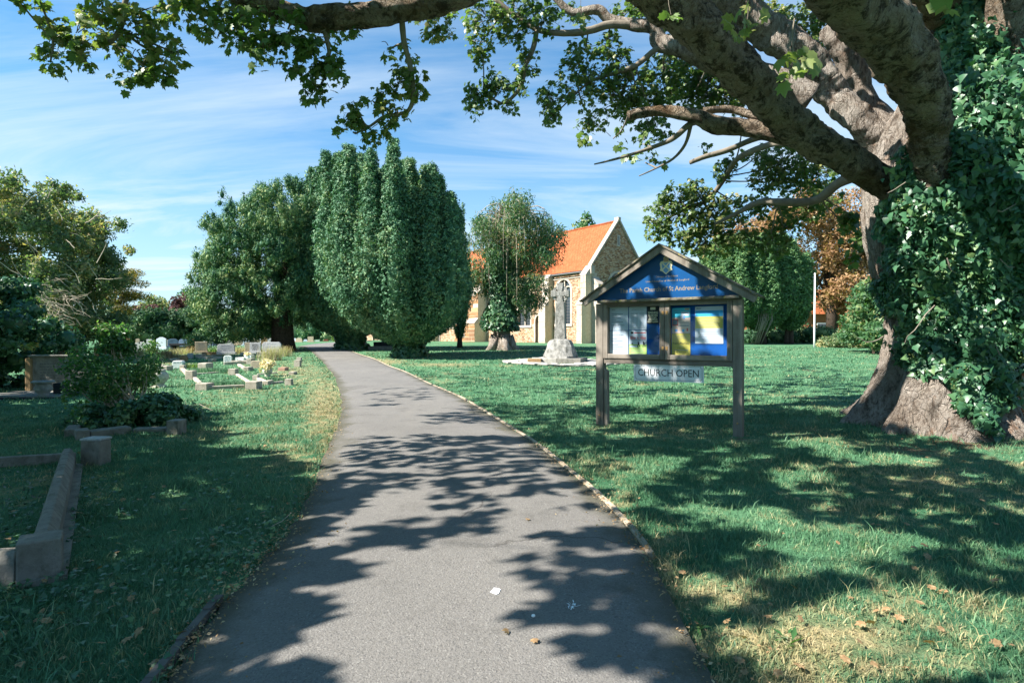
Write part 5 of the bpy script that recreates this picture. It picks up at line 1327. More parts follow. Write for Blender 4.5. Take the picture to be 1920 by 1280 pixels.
def irish_yew(label, base, R, H, ncol, seed, density, top=None, mat='irish_yew_leaf', zlow=1.4, leaf=.07, name='irish_yew', lean=0.0, trunk_r=.45, ivy=True, squash=1.0, twr=0.0, group=None):
    rr = random.Random(seed); root = tree(name, label, 'tree', base, group)
    m = MB()
    for i in range(4):
        a = i * 1.57 + .4; o = Vector((math.cos(a), math.sin(a), 0)) * trunk_r * .45
        m.tube([base + o * 1.5 - UPZ * .2, base + o * 1.1 + UPZ * .4, base + o * 1.1 + UPZ * max(zlow, 1.0), base + o * 2.2 + UPZ * (zlow + 1.8)], [trunk_r * .75, trunk_r * .55, trunk_r * .5, trunk_r * .3], 9, rng=rr, wob=.08)
    m.part('trunk', 'dark_bark', root, smooth=True)
    Ps, Ns, Ss = [], [], []; cores = []
    for i in range(ncol):
        f = math.sqrt((i + .5) / ncol); a = i * 2.39996 + rr.uniform(-.3, .3); r = R * f * rr.uniform(.84, 1.06)
        ex, ey = math.cos(a), math.sin(a) * squash; lx = lean
        ztop = H * (1 - .25 * f ** 2.2) + rr.uniform(-.65, .45) * H / 8
        if top: ztop = min(H * 1.15, top(base.x + lean + ex * r) - base.z) * (1 if rr.random() < .35 else rr.uniform(.84, 1.0)) + rr.uniform(-.2, .12)
        b0 = Vector((ex * R * .16 * f, ey * R * .16 * f, zlow * .9)); b1 = Vector((ex * r * 1.0 + lean, ey * r, zlow + (H * .25) * (.45 + .6 * f) * rr.uniform(.6, 1.25))); b2 = Vector((ex * r * (1.02 + twr) + lean, ey * r * (1.02 + twr), ztop))
        nn_ = 16; cr = rr.uniform(.28, .40) * R / 2.4
        line = []
        for k in range(nn_ + 1):
            t = k / nn_
            if t < .3: u = t / .3; p = b0.lerp(Vector((b1.x, b1.y, b0.z)), u ** .8); p.z = b0.z + (b1.z - b0.z) * u ** 1.15 * .95
            else: u = (t - .3) / .7; p = Vector((b1.x, b1.y, b1.z * .97)).lerp(b2, u); s_ = Vector((b0.x, b0.y, 0)).lerp(Vector((b1.x, b1.y, 0)), .75) if False else None
            line.append(p)
        # smooth
        for _ in range(2): line = [line[0]] + [(line[k - 1] + line[k] * 2 + line[k + 1]) / 4 for k in range(1, nn_)] + [line[-1]]
        rad = [cr * (0.65 + .9 * math.sin(math.pi * min(1, (k / nn_) * 1.25)) ** .8 * .5) * (1 - max(0, (k / nn_ - .55) / .45) ** 1.5) + .02 for k in range(nn_ + 1)]
        n = int(density * sum(rad) / len(rad) * (b2 - b0).length)
        t = RS.uniform(0, 1, n) ** .9 * nn_; k = np.minimum(t.astype(int), nn_ - 1); fr = t - k
        L = np.array(line); Rr = np.array(rad); c = L[k] + (L[k + 1] - L[k]) * fr[:, None]; rd = Rr[k] + (Rr[k + 1] - Rr[k]) * fr
        th = RS.uniform(0, 2 * math.pi, n); dr = np.stack([np.cos(th), np.sin(th), np.zeros(n)], 1)
        bump = 1 + .34 * np.sin(th * 3 + c[:, 2] * 3.1 + i) * np.sin(c[:, 2] * 5.3 + th * 2 + i * 2)
        Ps.append(c + dr * (rd * bump * RS.uniform(.86, 1.10, n))[:, None]); Ns.append(dr + np.array([0, 0, .35]))
        cores.append((line, [max(.015, x * .55) for x in rad]))
    Pp = np.concatenate(Ps) + np.array(base); Nn = norm(np.concatenate(Ns))
    # leave out what is buried inside the mass
    q = Pp - np.array(base); rad_ = np.hypot(q[:, 0] - lean, q[:, 1] / squash); out = rad_ > R * .62
    zt = np.clip((q[:, 2] - H * .72) / (H * .2), 0, 1); keep = out | (RS.uniform(0, 1, len(Pp)) < np.maximum(zt, (q[:, 2] < H * .3) * .9))
    Pp, Nn = Pp[keep], Nn[keep]
    Pp = Pp + Nn * RS.uniform(-1.2, 1.6, len(Pp))[:, None] * leaf; K = 8
    Pp = np.repeat(Pp, K, 0); Nn = np.repeat(Nn, K, 0); dv_ = norm(RS.normal(size=Pp.shape) + Nn * .5); tr_ = np.repeat(RS.uniform(.5, 1.15, len(Pp) // K), K)
    Pp = Pp + dv_ * (tr_ * leaf * 1.0)[:, None]; Nn = norm(dv_ + Nn * .35)
    parts = [leaves_vt(Pp, Nn, leaf * RS.uniform(.7, 1.35, len(Pp)), 'sprig', spread=.35)]
    cm = MB()
    for line, rad in cores: cm.tube([base + p for p in line], rad, 6)
    cv = np.array(cm.v); ct = []
    for f_ in cm.f:
        for k in range(1, len(f_) - 1): ct.append((f_[0], f_[k], f_[k + 1]))
    parts.append((cv, np.array(ct)))
    V, T = join_vt(parts); put('crown', mesh_np('crown', V, T, mat), root)
    if ivy:
        n = 3800; th = RS.uniform(0, 2 * math.pi, n); z = RS.uniform(.0, zlow + 1.1, n); rb = trunk_r * (1.25 + .2 * np.sin(th * 3 + z * 4) + .35 * np.clip(z - zlow * .6, 0, 2) + .3 * (z < .3)) * RS.uniform(.9, 1.15, n)
        Pp = np.stack([base.x + np.cos(th) * rb, base.y + np.sin(th) * rb, base.z + z], 1); Nn = np.stack([np.cos(th), np.sin(th), .2 + 0 * th], 1)
        iv = thing('ivy', 'dark ivy wrapped round the trunk of the ' + label.split(',')[0], 'ivy', base, 'ivy on yew trunks'); leaves('foliage', Pp, Nn, leaf * 1.5 * RS.uniform(.7, 1.3, n), 'ivy', 'ivy_leaf', iv, spread=.5, up=(0, 0, -1), kind='stuff')
    return root
def skyline(pts, d):
    xs = [p[0] for p in pts]; ys = [p[1] for p in pts]
    return lambda X: CH + (HY - float(np.interp(960 + X / d * F, xs, ys))) / F * d
b1 = G(765, 669)
irish_yew('right hand Irish yew, broad dark green crown of upright spires with clear trunk', b1, 2.7, 8.3, 96, 3, 620, lean=-.36, leaf=.095,
          top=skyline([(640, 330), (668, 303), (690, 297), (715, 306), (735, 335), (757, 296), (775, 318), (800, 335), (822, 330), (845, 365), (868, 400), (885, 430)], b1.y), zlow=.65, trunk_r=.42)
b2 = G(657, 655)
irish_yew('left hand Irish yew, narrower one standing farther back by the path', b2, 2.75, 9.4, 84, 5, 420,
          top=skyline([(560, 420), (585, 395), (600, 345), (612, 318), (640, 304), (665, 306), (700, 310), (730, 330), (760, 380)], b2.y), zlow=.8, leaf=.115, trunk_r=.5)
# thin dark spire at the right shoulder of the yews
irish_yew('slim dark yew spire rising between the broad yew and the weeping ash', G(862, 652), .75, 8.0, 7, 9, 500, zlow=.6, trunk_r=.14, ivy=False, mat='dark_yew_leaf')

# dark spreading conifer
b = G(530, 657); rg = random.Random(21)
con = tree('spreading_yew', 'big dark spreading yew with ragged pointed top behind the graves', 'tree', b)
m = MB(); m.tube([b - UPZ * .3, b + UPZ * .6, b + UPZ * 2, b + Vector((.2, 0, 4.5))], [.75, .52, .48, .3], 12, rng=rg, wob=.1); m.part('trunk', 'dark_bark', con, smooth=True)
poly = [(366, 648), (372, 575), (362, 560), (385, 545), (380, 490), (405, 480), (400, 420), (440, 415), (450, 375), (480, 385), (498, 352), (520, 370), (545, 338), (560, 352), (582, 338), (598, 372), (612, 420), (618, 560), (600, 600), (560, 592), (520, 600), (495, 640), (440, 648)]
L = poly_lobes(poly, b.y, 2.6, 210, 9, 24, rg, 1.1)
for (x, y, r_) in [(385, 632, 15), (398, 605, 17), (392, 565, 15), (418, 638, 14), (440, 622, 18), (470, 628, 18), (408, 500, 14), (398, 530, 15), (420, 462, 14), (442, 425, 12), (466, 400, 12), (490, 375, 11), (500, 612, 18), (450, 600, 20), (420, 590, 18), (590, 420, 14), (600, 460, 15), (595, 500, 16), (590, 550, 18), (372, 600, 8), (372, 640, 9)]:
    q = P(x, y, b.y); k_ = r_ / F * b.y; L.append((q.x, q.y + rg.uniform(-1.2, .6), q.z, k_, k_, k_))
for i in range(90):     # ragged upward sprays round the outline
    k = rg.randrange(2, len(poly) - 3); f_ = rg.random(); x = poly[k][0] * (1 - f_) + poly[k + 1][0] * f_; y = poly[k][1] * (1 - f_) + poly[k + 1][1] * f_
    if y > 610: continue
    q = P(x, y + 6, b.y); L.append((q.x, q.y + rg.uniform(-.9, .9), q.z, .13, .13, rg.uniform(.25, .5)))
for (x, y) in [(452, 372), (497, 350), (545, 336), (583, 336), (405, 418), (432, 390), (382, 488), (368, 556), (598, 368), (470, 385), (520, 352), (562, 345), (388, 450)]:
    q = P(x, y + 9, b.y); L.append((q.x, q.y + rg.uniform(-.6, .6), q.z, .16, .16, .36)); q = P(x + 4, y + 26, b.y); L.append((q.x, q.y, q.z, .3, .3, .4))
crown_lobes(con, L, 20000, .14, 'needle', 'dark_yew_leaf', spread=.35, core=.46, bias=(0, 0, .3), up=(0, 0, 1), upj=.8, clus=7, cj=.13, inner=.5)

SPK = []
for i in range(170):
    k = rg.randrange(2, len(poly) - 3); f_ = rg.random(); x = poly[k][0] * (1 - f_) + poly[k + 1][0] * f_; y = poly[k][1] * (1 - f_) + poly[k + 1][1] * f_
    if y > 600: continue
    q = P(x + rg.uniform(-2, 8), y + rg.uniform(-4, 12), b.y); SPK.append((q.x, q.y + rg.uniform(-1.1, 1.1), q.z, .10, .10, rg.uniform(.2, .42)))
for i in range(150):
    x = rg.uniform(385, 600); y = rg.uniform(380, 600)
    if in_poly(poly, np.array([x]), np.array([y]))[0]: q = P(x, y, b.y); SPK.append((q.x, b.y - 2.6 * math.sqrt(max(.05, 1 - ((x - 490) / 125) ** 2)) + rg.uniform(-.3, .5), q.z, .2, .2, rg.uniform(.2, .36)))
crown_lobes(con, SPK, 5200, .11, 'needle', 'dark_yew_leaf', spread=.35, core=.5, bias=(0, 0, .5), up=(0, 0, 1), upj=.5, clus=5, cj=.06, inner=.6, name='spray')['kind'] = 'stuff'
# weeping ash
b = G(940, 656); rg = random.Random(31)
ash = tree('weeping_ash', 'weeping ash with pale drooping twigs and ivy-dark trunk in front of the church', 'tree', b)
m = MB(); m.tube([b + Vector((.1, 0, -.3)), b + UPZ * .25, b + UPZ * .9, b + Vector((-.05, 0, 2.2)), b + Vector((.1, 0, 4.2)), b + Vector((.25, 0, 6.6)), P(955, 395, b.y)], [.72, .50, .44, .42, .36, .24, .1], 14, rng=rg, wob=.07, ridge=.12); m.part('trunk', 'trunk_bark', ash, smooth=True)
for i in range(5):
    a = i * 1.26; m = MB(); m.tube([b + Vector((math.cos(a) * 1.0, math.sin(a) * .95, -.1)), b + Vector((math.cos(a) * .65, math.sin(a) * .6, .12)), b + Vector((math.cos(a) * .35, math.sin(a) * .35, .7))], [.08, .2, .3], 8); m.part('root', 'trunk_bark', ash, smooth=True)
poly = [(872, 560), (872, 470), (868, 430), (885, 395), (915, 375), (945, 368), (975, 368), (1010, 380), (1025, 410), (1060, 440), (1062, 480), (1035, 520), (1030, 560), (1005, 600), (1015, 622), (990, 618), (975, 580), (958, 560), (925, 560), (905, 590), (895, 560)]
L = poly_lobes(poly, b.y, 2.6, 80, 12, 22, rg, 1.15)
crown_lobes(ash, L, 8500, .17, 'needle', 'ash_leaf', spread=.9, core=0, up=(0, 0, -1), upj=.55, clus=4, cj=.16, inner=.5)
m = MB(); topP = P(955, 392, b.y)
for i in range(110):
    a = rg.uniform(0, 6.28); r = rg.uniform(.4, 2.15); h = rg.uniform(-1.2, -.2); o = topP + Vector((rg.uniform(-.6, .6), rg.uniform(-.5, .5), rg.uniform(-1.8, 0)))
    e1 = o + Vector((math.cos(a) * r * .5, math.sin(a) * r * .5, .5 + h * .4)); e2 = o + Vector((math.cos(a) * r, math.sin(a) * r, -.1)); e3 = o + Vector((math.cos(a) * r * 1.08, math.sin(a) * r * 1.05, -rg.uniform(1.2, 3.6)))
    pts = [o, o.lerp(e1, .6), e1, e1.lerp(e2, .6) + UPZ * .1, e2, e2.lerp(e3, .5) + Vector((math.cos(a), math.sin(a), 0)) * .1, e3]
    m.tube(pts, [.028, .024, .02, .016, .012, .009, .005], 4, cap=False)
m.part('drooping_twig', 'pale_twig', ash)['kind'] = 'stuff'
n = 6500; th = RS.uniform(0, 6.28, n); z = RS.uniform(1.0, 5.2, n); rb = (.55 + .30 * np.sin(z * 1.1) ** 2 + .12 * np.sin(th * 3 + z * 3)) * RS.uniform(.85, 1.15, n)
iv = thing('ivy', 'ivy sleeve climbing the trunk of the weeping ash', 'ivy', b)
leaves('foliage', np.stack([b.x + np.cos(th) * rb, b.y + np.sin(th) * rb, b.z + z], 1), np.stack([np.cos(th), np.sin(th), .2 + 0 * z], 1), .15 * RS.uniform(.6, 1.3, n), 'ivy', 'ivy_leaf', iv, spread=.5, up=(0, 0, -1), kind='stuff')

# small tree top beyond the roof
q = P(1095, 415, 62); ftree = tree('distant_tree', 'small tree top peeping over the church roof', 'tree', (q.x, q.y, .5))
m = MB(); m.tube([Vector((q.x, q.y, .3)), Vector((q.x, q.y, q.z))], [.3, .08], 7); m.part('trunk', 'dark_bark', ftree)
L = [(P(x, y, 62).x, 62 + rg.uniform(-1, 1), P(x, y, 62).z, r, r, r * 1.2) for x, y, r in ((1098, 408, .5), (1103, 415, .5), (1095, 425, .8), (1108, 428, .6), (1085, 432, .8), (1100, 440, 1.2), (1068, 438, .4))]
crown_lobes(ftree, L, 900, .3, 'oval', 'shrub_leaf', core=.5)

# left side: far hedge of sweeping cypress
rg = random.Random(41)
for i, (x0, x1, yt, d, lab) in enumerate([(225, 300, 572, 44, 'dark cypress hedge tree behind the golden tree'), (290, 350, 578, 45, 'dark cypress hedge tree below the purple tree'), (335, 400, 572, 46, 'dark cypress hedge tree joining the big spreading yew'), (395, 470, 585, 48, 'dark cypress hedge tree hidden under the big spreading yew')]):
    b = P((x0 + x1) / 2, 645, d); b.z = float(gz(b.x, b.y)); t_ = tree('hedge_cypress', lab, 'tree', b, 'dark cypress hedge at the back of the graves')
    m = MB(); m.tube([b - UPZ * .2, b + UPZ * 2.5], [.25, .1], 7); m.part('trunk', 'dark_bark', t_)
    poly = [(x0 - 8, 652), (x0 - 4, yt + 18), (x0 + 12, yt + 4), ((x0 + x1) / 2, yt - 6), (x1 - 12, yt + 6), (x1 + 4, yt + 18), (x1 + 8, 652)]
    L = poly_lobes(poly, d, 1.6, 34, 9, 17, rg, .8)
    crown_lobes(t_, L, 2600, .26, 'tuft', 'hedge_leaf', spread=.5, core=.8, bias=(0, -.2, .9), clus=2, cj=.15)
for (poly, d, lab, mat, n) in [([(318, 590), (325, 570), (345, 556), (362, 552), (378, 562), (382, 600), (330, 600)], 52, 'purple leaved tree left of the big spreading yew', 'purple_leaf', 16), ([(228, 600), (235, 578), (262, 572), (300, 575), (325, 585), (325, 610), (235, 615)], 50, 'dark purple tree behind the cypress hedge', 'purple_leaf', 16), ([(340, 575), (348, 545), (362, 530), (380, 545), (385, 580)], 56, 'pale green tree behind the purple one', 'shrub_leaf', 12), ([(255, 600), (262, 560), (290, 552), (312, 566), (318, 600)], 60, 'grey-green tree behind the dark purple tree', 'elder_leaf', 14)]:
    cx = sum(p[0] for p in poly) / len(poly); b = P(cx, 645, d); b.z = float(gz(b.x, b.y)); t_ = tree('background_tree', lab, 'tree', b)
    m = MB(); m.tube([b - UPZ * .2, P(cx, poly[1][1] + 8, d)], [.2, .06], 7); m.part('trunk', 'dark_bark', t_)
    L = poly_lobes(poly, d, 1.4, n * 2, 6, 12, rg); crown_lobes(t_, L, 1800, .24, 'oval', mat, core=.55, clus=2, cj=.2)
# beyond the path's end
for (poly, d, lab, mat, n, nm) in [([(560, 642), (552, 600), (560, 560), (600, 545), (640, 560), (655, 600), (650, 640)], 62, 'blue green cypress mass beyond the bend of the path', 'irish_yew_leaf', 40, 'cypress'), ([(624, 643), (624, 606), (629, 600), (634, 606), (635, 643)], 58, 'small lime green columnar bush beside the white board', 'lime_leaf', 18, 'columnar_bush')]:
    cx = sum(p[0] for p in poly) / len(poly); b = P(cx, 643, d); b.z = float(gz(b.x, b.y)); t_ = tree(nm, lab, 'tree' if nm == 'cypress' else 'bush', b)
    m = MB(); m.tube([b - UPZ * .2, b + UPZ * 1.5], [.2, .06], 7); m.part('trunk', 'dark_bark', t_)
    L = poly_lobes(poly, d, 1.4 if nm == 'cypress' else .25, n, 3 if nm != 'cypress' else 9, 5 if nm != 'cypress' else 16, rg); crown_lobes(t_, L, 4200 if nm == 'cypress' else 900, .22 if nm == 'cypress' else .12, 'oval', mat, core=.8, clus=3, cj=.15)

# left: large loose tree, ivy hedge in front of it, golden tree
rg = random.Random(51)
b = P(60, 655, 21); b.z = float(gz(b.x, b.y)); lt = tree('elder_tree', 'large loose grey-green tree with bare twigs filling the left side', 'tree', b)
m = MB(); m.tube([b - UPZ * .2, b + Vector((.2, 0, 1.8)), P(70, 470, 21)], [.35, .28, .12], 10); m.part('trunk', 'dark_bark', lt, smooth=True)
poly = [(-160, 660), (-160, 380), (-60, 345), (-10, 375), (10, 350), (28, 345), (40, 362), (68, 360), (78, 342), (108, 338), (125, 346), (150, 362), (152, 385), (175, 395), (205, 420), (185, 440), (205, 455), (222, 478), (235, 500), (215, 530), (215, 640), (150, 650)]
L = poly_lobes(poly, 21, 2.6, 330, 9, 24, rg, .9)
crown_lobes(lt, L, 36000, .12, 'sprig', 'elder_leaf', spread=1.0, core=.55, clus=3, cj=.13, inner=.5)
for (x, y) in ((28, 352), (12, 370), (100, 345), (125, 352), (148, 368), (242, 470), (78, 352)):
    q = P(x, y, 21); crown_lobes(lt, [(q.x, q.y, q.z, .18, .2, .14)], 50, .11, 'oval', 'elder_leaf', core=0, clus=3, cj=.08, inner=.2, name='outer_spray')['kind'] = 'stuff'
m = MB()
for i in range(34):
    x = rg.uniform(-20, 200); y = rg.uniform(390, 620); q0 = P(x, y, 20 - rg.uniform(0, 1.8)); q1 = q0 + Vector((rg.uniform(-.9, 1.2), rg.uniform(-.6, .2), rg.uniform(-.2, .9)))
    m.tube(curve(q0, q1, 4, rg.uniform(-.1, .1), .1, rg), [.016, .014, .012, .009, .005], 4, cap=False)
for (xa, ya, xb, yb) in ((160, 418, 208, 395), (168, 415, 190, 393), (180, 405, 202, 408), (25, 400, 28, 350), (60, 440, 100, 345)):
    m.tube(curve(P(xa, ya, 20.2), P(xb, yb, 20.4), 4, 0, .05, rg), [.022, .018, .014, .01, .006], 4, cap=False)
m.part('bare_twig', 'pale_twig', lt)['kind'] = 'stuff'
# dead climbing stems, pale
q = P(90, 600, 13.5); dv = thing('dry_climber', 'tangle of pale dead climbing stems over the dark ivy hedge', 'climber', (q.x, q.y, .3)); m = MB()
for i in range(110):
    x = rg.gauss(95, 26); y = rg.gauss(572, 22) + (x - 95) * .35; q0 = P(x, y, 13.3 + rg.uniform(-.4, .6)); q1 = q0 + Vector((rg.uniform(-.1, .55), rg.uniform(-.2, .2), rg.uniform(-.35, .2)))
    m.tube(curve(q0, q1, 3, -.1, .15, rg), [.006, .006, .005, .003], 3, cap=False)
o = m.part('stem', 'pale_twig', dv); o['kind'] = 'stuff'
# ivy covered hedge nearest at left
b = P(0, 700, 11.6); b.z = 0.03; ih = tree('ivy_hedge', 'dark ivy covered hedge bank at the left edge behind the shaded headstone', 'hedge', b)
poly = [(-260, 745), (-260, 480), (-60, 500), (0, 512), (30, 525), (60, 560), (95, 585), (120, 610), (165, 622), (178, 640), (150, 648), (110, 655), (50, 690), (40, 735), (-40, 745)]
L = poly_lobes(poly, 11.6, .9, 95, 14, 36, rg, .9)
crown_lobes(ih, L, 12000, .085, 'ivy_low', 'ivy_leaf', spread=.6, core=.85, bias=(0, 0, .4), clus=2, cj=.06, up=(0, 0, -1))
n = 500; Lq = np.array(L)[RS.choice(len(L), n)]; dirs = norm(RS.normal(size=(n, 3)) + np.array([.3, -.8, .6])); Pp = Lq[:, :3] + dirs * Lq[:, 3:] * 1.08
leaves('flower_head', np.repeat(Pp, 5, 0) + jitter(n * 5, .022), np.repeat(dirs, 5, 0), .035, 'oval', 'rose_leaf', ih, kind='stuff', spread=.9)
# golden tree on two thin stems
b = G(222, 662); gt = tree('golden_tree', 'small golden brown tree on two thin pale stems left of centre', 'tree', b)
m = MB(); m.tube([b + Vector((-.15, 0, -.1)), P(217, 600, b.y), P(216, 560, b.y), P(222, 520, b.y)], [.07, .06, .05, .03], 7); m.tube([b + Vector((.1, .1, -.1)), P(227, 610, b.y), P(226, 570, b.y), P(238, 530, b.y)], [.05, .045, .04, .02], 7); m.part('trunk', 'pale_twig', gt, smooth=True)
L = []
for i in range(46):
    t = rg.random(); x = 188 + t * 112 * rg.uniform(.5, 1); yt = 486 + max(0, (x - 205)) * .52; y = rg.uniform(yt, yt + 55 + (x < 240) * 40)
    y = min(y, 600); q = P(x, y, b.y + rg.uniform(-1, 1)); L.append((q.x, q.y, q.z, .42, .3, .12))
crown_lobes(gt, L, 4200, .12, 'narrow', 'golden_leaf', spread=.5, core=0, bias=(0, 0, .3), clus=3, cj=.09, inner=.4)

# right side: clipped looking yews, orange tree, bushes, hedge, brick house
rg = random.Random(61)
ytop = skyline([(1290, 500), (1320, 462), (1345, 450), (1400, 446), (1440, 440), (1470, 450), (1500, 458), (1525, 490), (1540, 540)], 40)
for (px, R, n, lab, sd) in ((1362, 2.0, 40, 'fresh green upright yew just right of the noticeboard', 1), (1428, 2.0, 40, 'fresh green upright yew with bare brown stems in the middle of the right group', 2), (1490, 1.6, 30, 'fresh green upright yew nearest the white pole', 3)):
    b = G(px, 647); b = Vector((( px - 960) / F * 40, 40 + (sd - 2) * .8, float(gz(0, 40))))
    irish_yew(lab, b, R, 7.2, n, 60 + sd, 330, top=ytop, mat='light_yew_leaf', zlow=1.2, leaf=.15, trunk_r=.32, ivy=False, name='upright_yew', group='fresh green upright yews behind the noticeboard')
# bare stems in the gap of the middle yew
st = bpy.data.objects['upright_yew.001'] if 'upright_yew.001' in bpy.data.objects else None
m = MB()
for i in range(12):
    x = 1430 + rg.uniform(-10, 14); m.tube([Vector((P(x - 2, 645, 37.6).x, 38.6, .5)), P(x + rg.uniform(-3, 8), 600, 38.1), P(x + rg.uniform(0, 12), 550, 38.3 + rg.uniform(0, .8))], [.03, .025, .01], 5)
if st is not None: m.part('bare_stem', 'twig_bark', st, smooth=True)['kind'] = 'stuff'
b = Vector((P(1560, 640, 47).x, 47, .55)); ct = tree('copper_tree', 'large tree in orange-brown autumn leaf behind the white pole', 'tree', b)
m = MB(); m.tube([b - UPZ * .2, b + UPZ * 3, P(1545, 480, 47)], [.5, .4, .15], 9)
for i in range(14):
    q0 = P(rg.uniform(1535, 1560), rg.uniform(500, 570), 47); q1 = P(rg.uniform(1440, 1680), rg.uniform(385, 560), 47 + rg.uniform(-2, 2)); m.tube(curve(q0, q1, 4, -.05, .05, rg), [.13, .11, .09, .06, .03], 5)
m.part('trunk', 'dark_bark', ct, smooth=True)
poly = [(1340, 470), (1345, 425), (1400, 400), (1455, 372), (1500, 350), (1560, 345), (1620, 340), (1720, 350), (1740, 450), (1730, 600), (1640, 625), (1530, 612), (1520, 540), (1500, 500), (1440, 480)]
L = poly_lobes(poly, 47, 2.6, 170, 12, 24, rg); crown_lobes(ct, L, 22000, .26, 'sprig', 'copper_leaf', core=0, clus=3, cj=.28, inner=.35, spread=1.0)
# dark hedge and bushes along the far edge of the lawn at right
for (poly, d, lab, mat, n, nl, ls) in [([(1380, 652), (1380, 625), (1400, 612), (1480, 618), (1540, 600), (1560, 615), (1560, 655)], 44, 'dark low hedge in the shade under the upright yews', 'hedge_leaf', 46, 3800, .2), ([(1540, 656), (1545, 640), (1560, 627), (1590, 622), (1612, 632), (1625, 650), (1620, 657)], 33, 'pale grey-green rounded bush left of the big trunk', 'elder_leaf', 34, 3400, .12), ([(1580, 650), (1590, 560), (1600, 530), (1640, 520), (1700, 540), (1720, 660)], 26, 'dark green bush partly behind the big trunk', 'shrub_leaf', 50, 4200, .15), ([(1560, 640), (1560, 600), (1620, 590), (1800, 590), (1980, 560), (2250, 520), (2250, 680), (1650, 660)], 28, 'dense dark hedge behind the big tree at the right edge', 'hedge_leaf', 90, 7000, .17), ([(1380, 655), (1290, 655), (1280, 640), (1300, 622), (1385, 625)], 46, 'pale bush low behind the noticeboard post', 'lime_leaf', 20, 1500, .2)]:
    cx = sum(p[0] for p in poly) / len(poly); b = P(cx, 650, d); b.z = float(gz(b.x, b.y)); t_ = tree('bush' if 'bush' in lab else 'hedge', lab, 'bush' if 'bush' in lab else 'hedge', b)
    L = poly_lobes(poly, d, 1.2, n, 5 if d == 33 else 8, 12 if d == 33 else 20, rg, .8)
    L = [l for l in L if l[2] > l[5] * .2 + .3]; crown_lobes(t_, L, nl, ls * 1.1, 'sprig', mat, core=.75, clus=2, cj=.12)
    m = MB(); m.tube([b - UPZ * .1, b + UPZ * .5], [.08, .05], 6); m.part('stem', 'dark_bark', t_)
# orange brick house glimpsed through the yews
hs = P(1462, 640, 60); house = thing('brick_house', 'orange brick house glimpsed low behind the upright yews', 'house', (hs.x, 60, .5))
m = MB(); m.box((hs.x - 3.5, 60, .3), (11, 0, 0), (0, 7, 0), (0, 0, 3.1)); m.part('wall', 'chimney_brick', house)
m = MB(); m.prism([(hs.x - 3.9, 59.6, 3.405), (hs.x - 3.9, 67.4, 3.405), (hs.x - 3.9, 63.5, 6.3)], (11.8, 0, 0)); m.part('roof', 'clay_tiles', house)
for x in (hs.x - 1.8, hs.x + .9, hs.x + 3.9):
    m = MB(); m.box((x, 59.95, 1.3), (1.1, 0, 0), (0, .049, 0), (0, 0, 1.2)); w_ = m.part('window', 'white_paint', house); m = MB(); m.box((x + .08, 59.93, 1.38), (.94, 0, 0), (0, .018, 0), (0, 0, 1.04)); m.part('pane', 'window_glass', w_)
# distant tree belt that closes the horizon
rg = random.Random(71); L = []
for i in range(150):
    a = math.radians(-82 + 164 * i / 149); r = 105 + rg.uniform(-8, 12); L.append((math.sin(a) * r, math.cos(a) * r, 1.6 + rg.uniform(0, .6), 4.2, 4.2, 2.4 + rg.uniform(0, 1.5)))
e = link(bpy.data.objects.new('distant_wood', None)); LOC[e.name] = Vector((0, 0, 0)); bpy.data.objects.remove(e)
Pp, Nn = lobe_points(L, 22000); V, T = join_vt([leaves_vt(Pp, norm(Nn + [0, 0, .5]), .75, 'sprig', spread=.8), core_vt(L, .9)])
tag(put('distant_wood', mesh_np('distant_wood', V, T, 'hedge_leaf')), 'far dark belt of trees closing the horizon all round', 'wood', None, 'stuff')

L = []  # unseen trees added behind the camera so the case glass reflects something dark
for i in range(70):
    a = math.radians(100 + 160 * i / 69); r = 24 + rg.uniform(-2, 3); L.append((math.sin(a) * r, math.cos(a) * r, 2.2 + rg.uniform(0, 2.5), 2.4, 2.4, 2.6))
Pp, Nn = lobe_points(L, 9000); V, T = join_vt([leaves_vt(Pp, Nn, .45, 'oval', spread=.8), core_vt(L, .9)])
tag(put('tree_belt', mesh_np('tree_belt', V, T, 'hedge_leaf')), 'belt of trees behind the viewpoint, mirrored in the noticeboard glass', 'wood', None, 'stuff')

